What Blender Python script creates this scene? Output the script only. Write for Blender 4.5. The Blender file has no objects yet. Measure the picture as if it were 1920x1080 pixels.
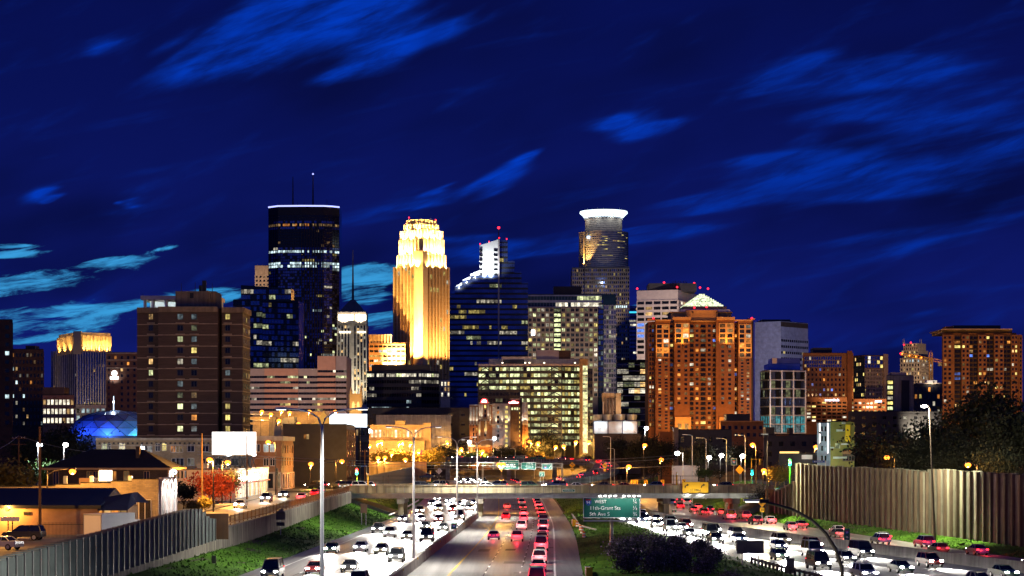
import bpy, math, random
from mathutils import Vector
R = math.radians
rnd = random.Random(7)
S = bpy.context.scene
COL = S.collection
F = 3940.0; HY = 845.0; CZ = 14.0          # focal length and horizon (photo pixels), eye height in metres
def PX(px, D): return (px - 960) / F * D
def PZ(py, D): return CZ - (py - HY) / F * D

# ------------------------------------------------------------------ camera
cd = bpy.data.cameras.new('camera'); cam = bpy.data.objects.new('camera', cd); COL.objects.link(cam)
cam.location = (0, 0, CZ); cam.rotation_euler = (R(90), 0, 0)
cd.sensor_width = 36; cd.lens = 36 * F / 1920; cd.shift_y = (HY - 540) / 1920
cd.clip_start = 1; cd.clip_end = 20000
S.camera = cam
S.view_settings.view_transform = 'Standard'; S.view_settings.look = 'None'
S.view_settings.exposure = 0; S.view_settings.gamma = 1
S.render.engine = 'CYCLES'
S.cycles.use_denoising = True
S.cycles.max_bounces = 4; S.cycles.diffuse_bounces = 2; S.cycles.glossy_bounces = 2
S.cycles.transmission_bounces = 1; S.cycles.caustics_reflective = False; S.cycles.caustics_refractive = False
S.cycles.sample_clamp_indirect = 4; S.cycles.use_light_tree = True

# ------------------------------------------------------------------ sky
W = bpy.data.worlds.new('World'); S.world = W; W.use_nodes = True
nt = W.node_tree; nt.nodes.clear()
def N(t, tree=None, **kw):
    n = (tree or nt).nodes.new(t)
    for k, v in kw.items(): setattr(n, k, v)
    return n
def math_(op, a, b=None, tree=None, clamp=False):
    t = tree or nt
    n = t.nodes.new('ShaderNodeMath'); n.operation = op; n.use_clamp = clamp
    for i, q in enumerate((a, b)):
        if q is None: continue
        if isinstance(q, (int, float)): n.inputs[i].default_value = q
        else: t.links.new(q, n.inputs[i])
    return n.outputs[0]
def sky():
    L = nt.links.new
    tc = N('ShaderNodeTexCoord'); sep = N('ShaderNodeSeparateXYZ'); L(tc.outputs['Generated'], sep.inputs[0])
    ay = math_('MAXIMUM', math_('ABSOLUTE', sep.outputs[1]), 0.2)
    u = math_('DIVIDE', sep.outputs[0], ay); v = math_('DIVIDE', sep.outputs[2], ay)
    cb = N('ShaderNodeCombineXYZ'); L(u, cb.inputs[0]); L(v, cb.inputs[1])
    def noise(rx, ry, rot, detail=4, rough=.5, dist=0.0, off=0):
        m = N('ShaderNodeMapping', vector_type='TEXTURE'); L(cb.outputs[0], m.inputs[0])
        m.inputs['Location'].default_value = (off, off * .3, 0); m.inputs['Rotation'].default_value = (0, 0, R(rot)); m.inputs['Scale'].default_value = (rx, ry, 1)
        n = N('ShaderNodeTexNoise'); L(m.outputs[0], n.inputs['Vector'])
        n.inputs['Scale'].default_value = 1; n.inputs['Detail'].default_value = detail; n.inputs['Roughness'].default_value = rough; n.inputs['Distortion'].default_value = dist
        return n.outputs['Fac']
    sr = random.Random(21)
    def blobs(lst, n=4):
        tot = None; full = []
        for px, py, rx, ry, rot, w in lst:
            full.append((px, py, rx, ry, rot, w * .52))
            for _ in range(n):
                a = R(rot); u_ = sr.uniform(-.5, .5) * rx; v_ = sr.uniform(-.55, .55) * ry
                full.append((px + u_ * math.cos(a) + v_ * math.sin(a), py - u_ * math.sin(a) + v_ * math.cos(a), rx * sr.uniform(.4, .85), ry * sr.uniform(.20, .42), rot + sr.uniform(-4, 4), w * sr.uniform(.35, .8)))
        lst = full
        for px, py, rx, ry, rot, w in lst:
            m = N('ShaderNodeMapping', vector_type='TEXTURE'); L(cb.outputs[0], m.inputs[0])
            m.inputs['Location'].default_value = ((px - 960) / F, (HY - py) / F, 0)
            m.inputs['Rotation'].default_value = (0, 0, R(rot)); m.inputs['Scale'].default_value = (rx / F, ry / F, 1)
            g = N('ShaderNodeTexGradient', gradient_type='QUADRATIC_SPHERE'); L(m.outputs[0], g.inputs[0])
            q = math_('MULTIPLY', g.outputs['Fac'], w)
            tot = q if tot is None else math_('ADD', tot, q)
        return tot
    def smooth(x, a, b):
        mr = N('ShaderNodeMapRange', interpolation_type='SMOOTHSTEP'); L(x, mr.inputs[0])
        mr.inputs[1].default_value = a; mr.inputs[2].default_value = b
        return mr.outputs[0]
    def mix(f, a, b):
        m = N('ShaderNodeMix', data_type='RGBA')
        if isinstance(f, (int, float)): m.inputs[0].default_value = f
        else: L(f, m.inputs[0])
        for s, q in ((6, a), (7, b)):
            if isinstance(q, tuple): m.inputs[s].default_value = q + (1,)
            else: L(q, m.inputs[s])
        return m.outputs[2]
    steep = noise(.060, .014, 28, 4, .5); flat = noise(.085, .0085, 11, 4, .5, off=.4)
    ragged = noise(.034, .0058, 8, 7, .68, .5, off=.2); big = noise(.16, .06, 18, 3, .5, off=1.3)
    A1 = blobs([(560, 20, 440, 150, 22, 2.3), (690, 70, 230, 90, 20, 2.2), (420, 60, 200, 60, 28, 1.2), (1190, 242, 130, 55, 14, 2.0), (950, 330, 130, 40, 24, 2.0),
                (75, 367, 70, 28, 14, 2.2), (240, 383, 45, 18, 14, 1.2), (850, 35, 260, 60, 28, .6), (830, 365, 90, 25, 20, 1.4), (160, 80, 110, 50, 15, .5)])
    A2 = blobs([(1500, 330, 330, 100, 7, 1.6), (1740, 150, 320, 120, 8, 1.5), (1500, 140, 170, 60, 18, 1.5), (1900, 280, 420, 150, 12, 1.3),
                (1250, 437, 220, 32, 9, 1.9), (1020, 460, 240, 34, 8, 1.4), (700, 405, 260, 45, 8, .9), (1650, 455, 620, 60, 12, .6),
                (1330, 385, 200, 34, 8, 1.0), (1840, 560, 420, 70, 7, .5), (880, 470, 150, 50, 4, 1.0)])
    B = blobs([(55, 474, 150, 32, 2, 2.0), (90, 528, 330, 48, 9, 2.2), (250, 490, 150, 34, 8, 1.8), (120, 598, 360, 62, 7, 2.6), (20, 602, 160, 46, 5, 2.0), (400, 560, 170, 50, 6, 1.2),
               (690, 530, 190, 85, 8, 2.4), (700, 606, 180, 42, 3, 2.0), (1180, 585, 60, 40, 3, .5)])
    def thr(blob, n, k, a, b): return smooth(math_('ADD', math_('MULTIPLY', math_('MINIMUM', blob, 1.0), k), n), a, b)
    fine = smooth(noise(.034, .006, 20, 5, .6, .3, off=.7), .30, .66); soft = noise(.05, .02, 25, 3, .5, .2, off=2.1)
    def veil(blob, n): return math_('MULTIPLY', thr(blob, math_('ADD', math_('MULTIPLY', n, .7), math_('MULTIPLY', soft, .3)), .40, .54, 1.06), math_('ADD', math_('MULTIPLY', fine, .70), .30))
    m1 = veil(A1, steep); m2 = veil(math_('MULTIPLY', A2, 1.35), flat)
    mb = math_('MULTIPLY', thr(B, ragged, .40, .74, .98), math_('ADD', math_('MULTIPLY', fine, .30), .70))
    vv = smooth(v, 0.0, .22)
    base = mix(vv, (.0050, .0105, .150), (.0022, .0052, .080))
    base = mix(smooth(big, .38, .72), base, (.0020, .0038, .048))
    behind = smooth(math_('MULTIPLY', sep.outputs[1], -1.0), -.05, .6)     # sky behind the viewer brightened so glass towers reflect more blue
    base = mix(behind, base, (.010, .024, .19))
    c = mix(m1, base, (.0005, .044, .52)); c = mix(m2, c, (.0010, .030, .36))
    c = mix(mb, c, (.042, .34, .72))
    down = smooth(sep.outputs[2], -.10, -.002)
    c = mix(down, (.01, .008, .01), c)
    st = N('ShaderNodeTexSky', sky_type='NISHITA'); st.sun_disc = False; st.sun_elevation = R(-4); st.sun_rotation = R(250)
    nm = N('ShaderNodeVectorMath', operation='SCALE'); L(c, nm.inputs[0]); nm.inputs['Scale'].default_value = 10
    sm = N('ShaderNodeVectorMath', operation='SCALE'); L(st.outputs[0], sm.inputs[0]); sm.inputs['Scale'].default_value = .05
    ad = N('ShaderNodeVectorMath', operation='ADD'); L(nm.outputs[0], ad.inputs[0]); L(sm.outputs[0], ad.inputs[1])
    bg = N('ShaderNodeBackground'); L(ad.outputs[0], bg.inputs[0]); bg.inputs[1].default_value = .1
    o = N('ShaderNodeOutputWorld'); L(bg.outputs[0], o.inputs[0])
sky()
W.cycles.sampling_method = 'MANUAL'; W.cycles.sample_map_resolution = 512
sl = bpy.data.lights.new('afterglow', 'SUN'); sl.energy = .012; sl.angle = R(10); sl.color = (.55, .7, 1)
so = bpy.data.objects.new('afterglow', sl); COL.objects.link(so); so.rotation_euler = (R(75), 0, R(-20)); so.location = (0, 0, 400)

# ------------------------------------------------------------------ materials
M = {}
def mat(name, col, rough=.6, metal=0.0, var=.25, scale=.4, stretch=(1, 1, 1), bump=0.0, spec=.4, streak=0.0):
    m = bpy.data.materials.new(name); m.use_nodes = True; t = m.node_tree; L = t.links.new
    b = t.nodes['Principled BSDF']; b.inputs['Roughness'].default_value = rough; b.inputs['Metallic'].default_value = metal
    b.inputs['Specular IOR Level'].default_value = spec
    tc = N('ShaderNodeTexCoord', t); mp = N('ShaderNodeMapping', t); mp.inputs['Scale'].default_value = stretch
    L(tc.outputs['Object'], mp.inputs[0])
    n = N('ShaderNodeTexNoise', t); n.inputs['Scale'].default_value = scale; n.inputs['Detail'].default_value = 5; n.inputs['Roughness'].default_value = .6
    L(mp.outputs[0], n.inputs['Vector'])
    r = N('ShaderNodeValToRGB', t); r.color_ramp.elements[0].position = .3; r.color_ramp.elements[1].position = .7
    r.color_ramp.elements[0].color = tuple(c * (1 - var) for c in col) + (1,); r.color_ramp.elements[1].color = tuple(min(1, c * (1 + var)) for c in col) + (1,)
    L(n.outputs['Fac'], r.inputs[0]); out = r.outputs[0]
    if streak:
        m2 = N('ShaderNodeMapping', t); m2.inputs['Scale'].default_value = (1.3, 1.3, .09); L(tc.outputs['Object'], m2.inputs[0])
        n2 = N('ShaderNodeTexNoise', t); n2.inputs['Scale'].default_value = 1; n2.inputs['Detail'].default_value = 4; L(m2.outputs[0], n2.inputs['Vector'])
        r2 = N('ShaderNodeValToRGB', t); r2.color_ramp.elements[0].position = .4; r2.color_ramp.elements[1].position = .65
        r2.color_ramp.elements[0].color = (1 - streak,) * 3 + (1,); r2.color_ramp.elements[1].color = (1, 1, 1, 1); L(n2.outputs['Fac'], r2.inputs[0])
        mx = N('ShaderNodeMix', t, data_type='RGBA', blend_type='MULTIPLY'); mx.inputs[0].default_value = 1; L(out, mx.inputs[6]); L(r2.outputs[0], mx.inputs[7]); out = mx.outputs[2]
    L(out, b.inputs['Base Color'])
    if bump:
        bp = N('ShaderNodeBump', t); bp.inputs['Strength'].default_value = bump; bp.inputs['Distance'].default_value = .1
        L(n.outputs['Fac'], bp.inputs['Height']); L(bp.outputs[0], b.inputs['Normal'])
    M[name] = m; return m
def brick(name, c1, c2, mortar, scale=1.0, rough=.85):
    m = mat(name, c1, rough); t = m.node_tree; L = t.links.new; b = t.nodes['Principled BSDF']
    src = b.inputs['Base Color'].links[0].from_socket
    tc = N('ShaderNodeTexCoord', t); sp = N('ShaderNodeSeparateXYZ', t); L(tc.outputs['Object'], sp.inputs[0])
    cb = N('ShaderNodeCombineXYZ', t); L(math_('ADD', sp.outputs[0], sp.outputs[1], t), cb.inputs[0]); L(sp.outputs[2], cb.inputs[1])
    k = N('ShaderNodeTexBrick', t); L(cb.outputs[0], k.inputs['Vector']); k.inputs['Scale'].default_value = scale
    k.inputs['Color1'].default_value = (1, 1, 1, 1); k.inputs['Color2'].default_value = tuple(b_ / max(a, .001) for a, b_ in zip(c1, c2)) + (1,)
    k.inputs['Mortar'].default_value = tuple(b_ / max(a, .001) for a, b_ in zip(c1, mortar)) + (1,)
    k.inputs['Mortar Size'].default_value = .03; k.inputs['Brick Width'].default_value = .5; k.inputs['Row Height'].default_value = .22
    mx = N('ShaderNodeMix', t, data_type='RGBA', blend_type='MULTIPLY'); mx.inputs[0].default_value = 1
    L(src, mx.inputs[6]); L(k.outputs[0], mx.inputs[7]); L(mx.outputs[2], b.inputs['Base Color'])
def emat(name, col, s, var=0.0, scale=.9, sample=False, base=(.02, .02, .02)):
    m = bpy.data.materials.new(name); m.use_nodes = True; t = m.node_tree; L = t.links.new
    b = t.nodes['Principled BSDF']; b.inputs['Base Color'].default_value = base + (1,); b.inputs['Roughness'].default_value = .25
    b.inputs['Emission Color'].default_value = col + (1,); b.inputs['Emission Strength'].default_value = s
    if var:
        tc = N('ShaderNodeTexCoord', t); n = N('ShaderNodeTexNoise', t); L(tc.outputs['Object'], n.inputs['Vector'])
        n.inputs['Scale'].default_value = scale; n.inputs['Detail'].default_value = 3
        mr = N('ShaderNodeMapRange', t); L(n.outputs['Fac'], mr.inputs[0]); mr.inputs[1].default_value = .35; mr.inputs[2].default_value = .65
        mr.inputs[3].default_value = s * (1 - var); mr.inputs[4].default_value = s * (1 + var); L(mr.outputs[0], b.inputs['Emission Strength'])
    m.cycles.emission_sampling = 'FRONT_BACK' if sample else 'NONE'
    M[name] = m; return m
brick('brown_brick', (.10, .060, .036), (.075, .043, .025), (.06, .04, .03)); brick('red_brick', (.22, .095, .045), (.15, .06, .03), (.16, .11, .08))
brick('cream_brick', (.46, .36, .20), (.33, .25, .15), (.3, .26, .2)); brick('orange_brick', (.34, .17, .07), (.26, .12, .05), (.25, .16, .1))
mat('apartment_brown', (.105, .066, .044), .85, stretch=(1, 1, 8), scale=.35, var=.22); mat('tan_stone', (.42, .31, .20), .8, streak=.15); mat('pale_stone', (.55, .46, .36), .75, streak=.12)
mat('granite', (.20, .155, .12), .6); mat('pink_stone', (.50, .30, .22), .7, var=.1); mat('grey_panel', (.34, .30, .30), .7, var=.1)
mat('dark_panel', (.020, .019, .022), .35, var=.2); mat('black_steel', (.012, .012, .014), .4); mat('charcoal', (.04, .038, .042), .6)
mat('white_panel', (.75, .75, .72), .5, var=.06); mat('white_stone', (.62, .52, .45), .7, var=.1); mat('grey_concrete', (.24, .225, .21), .85, streak=.35)
mat('wall_concrete', (.26, .235, .19), .9, streak=.55, var=.3, scale=.25); mat('tan_wall', (.34, .24, .13), .85, streak=.3)
mat('terracotta', (.21, .080, .028), .75, var=.2); mat('cornice_stone', (.50, .27, .10), .7, var=.1); mat('rust_brick', (.26, .115, .045), .85)
mat('gold_stone', (.66, .48, .24), .55, var=.08); mat('amber_glass', (.34, .21, .085), .35, spec=.3)
mat('limestone', (.52, .46, .36), .75, streak=.2); mat('steel', (.32, .33, .34), .35, metal=.8); mat('galvanised', (.50, .52, .54), .38, metal=.7); mat('pole_dark', (.035, .025, .02), .5)
mat('roof_gravel', (.10, .09, .085), .95); mat('roof_dark', (.022, .018, .016), .9); mat('blue_metal', (.018, .026, .06), .6, var=.1)
mat('glass_dark', (.010, .011, .014), .12, spec=.5, var=.4, scale=.15); mat('glass_navy', (.12, .165, .34), .10, metal=.75, var=.45, scale=.1); mat('glass_blue', (.10, .17, .42), .08, metal=.85, var=.3, scale=.12)
mat('glass_teal', (.028, .06, .065), .12, metal=.4, var=.3, scale=.15); mat('glass_house', (.02, .022, .03), .08, spec=.6)
mat('asphalt', (.055, .052, .05), .75, var=.3, scale=.15, bump=.1); mat('street_asphalt', (.15, .13, .11), .6, var=.3, scale=.2); mat('sidewalk', (.30, .27, .23), .85, var=.2)
mat('road_concrete', (.20, .192, .184), .42, var=.38, scale=.9, stretch=(1, .02, 1), bump=.03); mat('earth', (.05, .042, .03), .95)
mat('white_paint', (.75, .75, .72), .6, var=.12); mat('yellow_paint', (.70, .45, .05), .6, var=.12)
mat('bridge_concrete', (.42, .37, .23), .9, streak=.45, var=.25, scale=.25); mat('rib_shade', (.13, .09, .06), .9, streak=.4)  # bridge tone holds yellow lamplight, rib tone the shade of the folds
mat('grass', (.066, .160, .016), .95, var=.65, scale=.14, bump=.1, spec=.05); mat('blade', (.060, .145, .016), .8, var=.6, scale=.3)
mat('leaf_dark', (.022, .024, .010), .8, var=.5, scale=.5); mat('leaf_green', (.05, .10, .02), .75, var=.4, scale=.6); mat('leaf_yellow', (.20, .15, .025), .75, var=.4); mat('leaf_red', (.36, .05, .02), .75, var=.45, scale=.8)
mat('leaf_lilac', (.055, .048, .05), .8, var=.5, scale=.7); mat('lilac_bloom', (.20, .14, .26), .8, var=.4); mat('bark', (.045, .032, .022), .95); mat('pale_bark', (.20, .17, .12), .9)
mat('rail_brown', (.16, .075, .03), .65); mat('wood_pole', (.14, .075, .04), .9, streak=.3); mat('wood_fence', (.30, .17, .07), .85, streak=.3)
mat('barrier_panel', (.12, .145, .14), .7, streak=.45, var=.35, scale=.3); mat('noise_panel_pale', (.36, .35, .27), .85, streak=.5, var=.35, scale=.4); mat('noise_panel_dark', (.22, .21, .16), .9, streak=.5, var=.35, scale=.3); mat('noise_panel', (.29, .28, .20), .85, streak=.45, var=.3, scale=.3)
mat('sign_green', (.005, .115, .085), .5, var=.08); mat('sign_yellow', (.80, .45, .01), .5, var=.06); mat('sign_blue', (.01, .06, .40), .5, var=.06); mat('sign_red', (.5, .03, .02), .5); mat('sign_back', (.13, .10, .085), .6); mat('post_dark', (.06, .062, .065), .6)
mat('sign_orange', (.75, .17, .015), .6); mat('sign_black', (.008, .008, .008), .6); mat('sign_white', (.8, .8, .78), .5, var=.05)
mat('tyre', (.012, .012, .012), .9); mat('car_glass', (.008, .009, .011), .06, spec=.7); mat('rim', (.35, .35, .36), .35, metal=.8)
mat('awning_blue', (.014, .018, .05), .8); mat('stucco', (.42, .25, .14), .9); mat('navy_wall', (.02, .024, .06), .8); mat('olive_panel', (.19, .14, .025), .7); mat('white_stucco', (.38, .38, .46), .8)
mat('dome_panel', (.14, .20, .42), .35, metal=.3, var=.5, scale=.09); mat('chiller', (.42, .50, .52), .5, metal=.3); mat('crane_yellow', (.55, .25, .03), .6)
paint = mat('car_paint', (.2, .2, .2), .28, spec=.6)
_t = paint.node_tree; _oi = N('ShaderNodeObjectInfo', _t); _t.links.new(_oi.outputs['Color'], _t.nodes['Principled BSDF'].inputs['Base Color']); _t.nodes['Principled BSDF'].inputs['Coat Weight'].default_value = .6
WC = {'warm': (1, .60, .22), 'white': (1, .90, .68), 'green': (.92, 1, .50), 'cool': (.72, .95, 1), 'orange': (1, .36, .06), 'blue': (.12, .28, 1), 'yellow': (1, .78, .22)}
for k, c in WC.items():
    emat(k + '_dim', c, .10, .8, .8); emat(k + '_mid', c, .38, .75, .7); emat(k + '_bright', c, 1.1, .6, .6)
emat('lamp_sodium', (1, .27, .025), 4.2); emat('lamp_white', (1, .96, .88), 20); emat('lamp_cool', (.85, .95, 1), 20); emat('lamp_red', (1, .015, .03), 5); emat('lamp_green', (.02, 1, .75), 6)
emat('headlamp', (1, .95, .85), 90); emat('taillamp', (1, .02, .035), 7); emat('billboard_white', (1, 1, .96), 2.6, sample=True, base=(.8, .8, .8)); emat('billboard_blue', (.78, .90, 1), 2.4, sample=True, base=(.8, .8, .8))
emat('lantern_tile', (.88, 1, .62), 1.1, .75, 1.1); emat('rim_light', (.36, .40, 1), 2.2); emat('halo_light', (.78, .95, 1), 2.0); emat('white_glow', (1, .95, .85), 2.2); emat('neon_red', (1, .04, .05), 4); emat('neon_white', (1, .92, .9), 5); emat('neon_blue', (.55, .75, 1), 4)
emat('gold_glow', (1, .62, .18), 1.6); emat('cyan_glow', (.05, .7, 1), 1.2); emat('shop_glow', (1, .80, .50), 1.3, .5, .8); emat('teal_mid', (.10, .55, .62), .35, .6, .8); emat('lantern_glow', (1, .86, .62), 7)
# ------------------------------------------------------------------ mesh and object helpers
class MB:
    def __init__(s): s.v = []; s.f = []; s.m = []; s.mats = []
    def mi(s, m):
        if m not in s.mats: s.mats.append(m)
        return s.mats.index(m)
    def poly(s, pts, m):
        k = len(s.v); s.v += [tuple(p) for p in pts]; s.f.append(tuple(range(k, k + len(pts)))); s.m.append(s.mi(m))
    def mesh(s, vs, fs, m):
        k = len(s.v); s.v += [tuple(p) for p in vs]; i = s.mi(m)
        for f in fs: s.f.append(tuple(k + q for q in f)); s.m.append(i)
    def box(s, x0, x1, y0, y1, z0, z1, m):
        s.mesh([(x0, y0, z0), (x1, y0, z0), (x1, y1, z0), (x0, y1, z0), (x0, y0, z1), (x1, y0, z1), (x1, y1, z1), (x0, y1, z1)],
               [(0, 3, 2, 1), (4, 5, 6, 7), (0, 1, 5, 4), (1, 2, 6, 5), (2, 3, 7, 6), (3, 0, 4, 7)], m)
    def tbox(s, o, t, n, a0, a1, d0, d1, z0, z1, m):
        P = lambda a, d, z: (o[0] + t[0] * a + n[0] * d, o[1] + t[1] * a + n[1] * d, z)
        s.mesh([P(a0, d1, z0), P(a1, d1, z0), P(a1, d0, z0), P(a0, d0, z0), P(a0, d1, z1), P(a1, d1, z1), P(a1, d0, z1), P(a0, d0, z1)],
               [(0, 3, 2, 1), (4, 5, 6, 7), (0, 1, 5, 4), (1, 2, 6, 5), (2, 3, 7, 6), (3, 0, 4, 7)], m)
    def prism(s, pl, z0, z1, m, top=None):
        n = len(pl); vs = [(p[0], p[1], z0) for p in pl] + [(p[0], p[1], z1) for p in pl]
        s.mesh(vs, [(i, (i + 1) % n, n + (i + 1) % n, n + i) for i in range(n)] + [tuple(range(n - 1, -1, -1))], m)
        s.poly([(p[0], p[1], z1) for p in pl], top or m)
    def frust(s, pl, z0, pl2, z1, m):
        n = len(pl); vs = [(p[0], p[1], z0) for p in pl] + [(p[0], p[1], z1) for p in pl2]
        s.mesh(vs, [(i, (i + 1) % n, n + (i + 1) % n, n + i) for i in range(n)] + [tuple(range(n - 1, -1, -1)), tuple(range(n, 2 * n))], m)
    def cyl(s, c, r0, r1, z0, z1, m, n=10):
        s.frust([(c[0] + r0 * math.cos(6.2832 * i / n), c[1] + r0 * math.sin(6.2832 * i / n)) for i in range(n)], z0,
                [(c[0] + r1 * math.cos(6.2832 * i / n), c[1] + r1 * math.sin(6.2832 * i / n)) for i in range(n)], z1, m)
    def tube(s, pts, r, m, n=6, r2=None):
        pts = [Vector(p) for p in pts]; k = len(s.v); L = len(pts)
        for i, p in enumerate(pts):
            d = (pts[min(i + 1, L - 1)] - pts[max(i - 1, 0)]).normalized()
            a = d.cross(Vector((0, 0, 1)) if abs(d.z) < .9 else Vector((1, 0, 0))).normalized(); b = d.cross(a)
            q = r if r2 is None else r + (r2 - r) * i / max(1, L - 1)
            for j in range(n):
                t = 6.2832 * j / n; s.v.append(tuple(p + a * (q * math.cos(t)) + b * (q * math.sin(t))))
        i_ = s.mi(m)
        for i in range(L - 1):
            for j in range(n):
                s.f.append((k + i * n + j, k + i * n + (j + 1) % n, k + (i + 1) * n + (j + 1) % n, k + (i + 1) * n + j)); s.m.append(i_)
        s.f.append(tuple(k + j for j in range(n))); s.m.append(i_); s.f.append(tuple(k + (L - 1) * n + j for j in range(n))); s.m.append(i_)
    def ball(s, c, r, m, n=8, sq=1.0):
        vs = []; fs = []
        for i in range(n // 2 + 1):
            a = math.pi * i / (n // 2)
            for j in range(n):
                vs.append((c[0] + r * math.sin(a) * math.cos(6.2832 * j / n), c[1] + r * math.sin(a) * math.sin(6.2832 * j / n), c[2] + r * sq * math.cos(a)))
        for i in range(n // 2):
            for j in range(n): fs.append((i * n + j, (i + 1) * n + j, (i + 1) * n + (j + 1) % n, i * n + (j + 1) % n))
        s.mesh(vs, fs, m)
    def data(s, name, off=(0, 0, 0), smooth=False):
        me = bpy.data.meshes.new(name); ox, oy, oz = off
        me.from_pydata([(a - ox, b - oy, c - oz) for a, b, c in s.v], [], s.f)
        for m in s.mats: me.materials.append(M[m])
        me.polygons.foreach_set('material_index', s.m)
        if smooth: me.polygons.foreach_set('use_smooth', [True] * len(s.f))
        me.update(); return me
    def build(s, name, parent=None, smooth=False):
        if not s.f: return None
        off = (0, 0, 0); q = parent
        while q is not None: off = tuple(a + b for a, b in zip(off, q.location)); q = q.parent
        return link(bpy.data.objects.new(name, s.data(name, off, smooth)), parent)
def link(o, parent=None):
    COL.objects.link(o)
    if parent is not None: o.parent = parent
    return o
def tag(o, label=None, cat=None, group=None, kind=None):
    for k, v in (('label', label), ('category', cat), ('group', group), ('kind', kind)):
        if v: o[k] = v
    return o
def thing(name, label, cat, loc=(0, 0, 0), group=None, rz=0.0):
    o = link(bpy.data.objects.new(name, None)); o.location = loc; o.rotation_euler = (0, 0, rz); o.empty_display_size = .1
    return tag(o, label, cat, group)
def copy_tree(o, parent=None):
    c = o.copy(); COL.objects.link(c)
    if parent is not None: c.parent = parent
    for ch in list(o.children): copy_tree(ch, c)
    return c
def text(s, parent, x, y, z, size, m, align='CENTER', rx=90, rz=0.0, name='lettering', ext=.02):
    cu = bpy.data.curves.new(name, 'FONT'); cu.body = s; cu.size = size; cu.align_x = align; cu.align_y = 'CENTER'; cu.extrude = ext; cu.materials.append(M[m])
    tmp = bpy.data.objects.new(name, cu); me = bpy.data.meshes.new_from_object(tmp); bpy.data.objects.remove(tmp)
    if not me.materials: me.materials.append(M[m])
    o = link(bpy.data.objects.new(name, me), parent); o.location = (x, y, z); o.rotation_euler = (R(rx), 0, R(rz)); return o
def lamp(parent, kind, loc, col, w, radius=.2, target=None, angle=80, blend=.5, name='bulb'):
    l = bpy.data.lights.new(name, kind); l.energy = w; l.color = col; l.shadow_soft_size = radius
    if kind == 'SPOT': l.spot_size = R(angle); l.spot_blend = blend
    o = link(bpy.data.objects.new(name, l), parent); p = Vector((0, 0, 0)); q = parent
    while q is not None: p = p + q.location; q = q.parent
    o.location = Vector(loc) - p
    if target is not None: o.rotation_euler = (Vector(target) - Vector(loc)).to_track_quat('-Z', 'Y').to_euler()
    return o
SODIUM = (1, .46, .09); WHITE = (1, .95, .86); COOL = (.82, .93, 1); GOLD = (1, .62, .20)

# ------------------------------------------------------------------ buildings
def front(px0, px1, D, dep):
    k = (px1 - 960) / F if px1 <= 960 else (px0 - 960) / F if px0 >= 960 else 0     # side walls run along the view ray of the inner edge
    return [(PX(px0, D), D), (PX(px1, D), D), (PX(px1, D) + k * dep, D + dep), (PX(px0, D) + k * dep, D + dep)]
def corner(px0, pxs, px1, D, a):
    a = R(a); xs = PX(pxs, D); X0 = (px0 - 960) / F; X1 = (px1 - 960) / F; c, s = math.cos(a), math.sin(a)
    L1 = (xs - X0 * D) / (c + X0 * s); L2 = (X1 * D - xs) / (s - X1 * c)
    A = (xs - c * L1, D + s * L1); B = (xs + s * L2, D + c * L2)
    return [A, (xs, D), B, (A[0] + B[0] - xs, A[1] + B[1] - D)]
def lits(p, kinds=('warm',), levels=('dim', 'mid', 'bright'), runs=False, dark=('glass_dark',), rows=None, dimw=(3, 3, 2)):
    st = {}
    def g(i, j):
        if rows and j in rows: q = rows[j]
        else:
            if j not in st: st[j] = p * rnd.choice([.2, .6, 1, 1.3, 2]) if runs else p
            q = st[j]
        if runs:
            if ('r', j) in st and rnd.random() < .72: on = st[('r', j)]
            else: on = rnd.random() < q
            st[('r', j)] = on
        else: on = rnd.random() < q
        if not on: return rnd.choice(dark)
        k = rnd.choice(kinds) if not runs else st.setdefault(('k', j), rnd.choice(kinds))
        return k + '_' + rnd.choices(levels, dimw[:len(levels)])[0]
    return g
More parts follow.
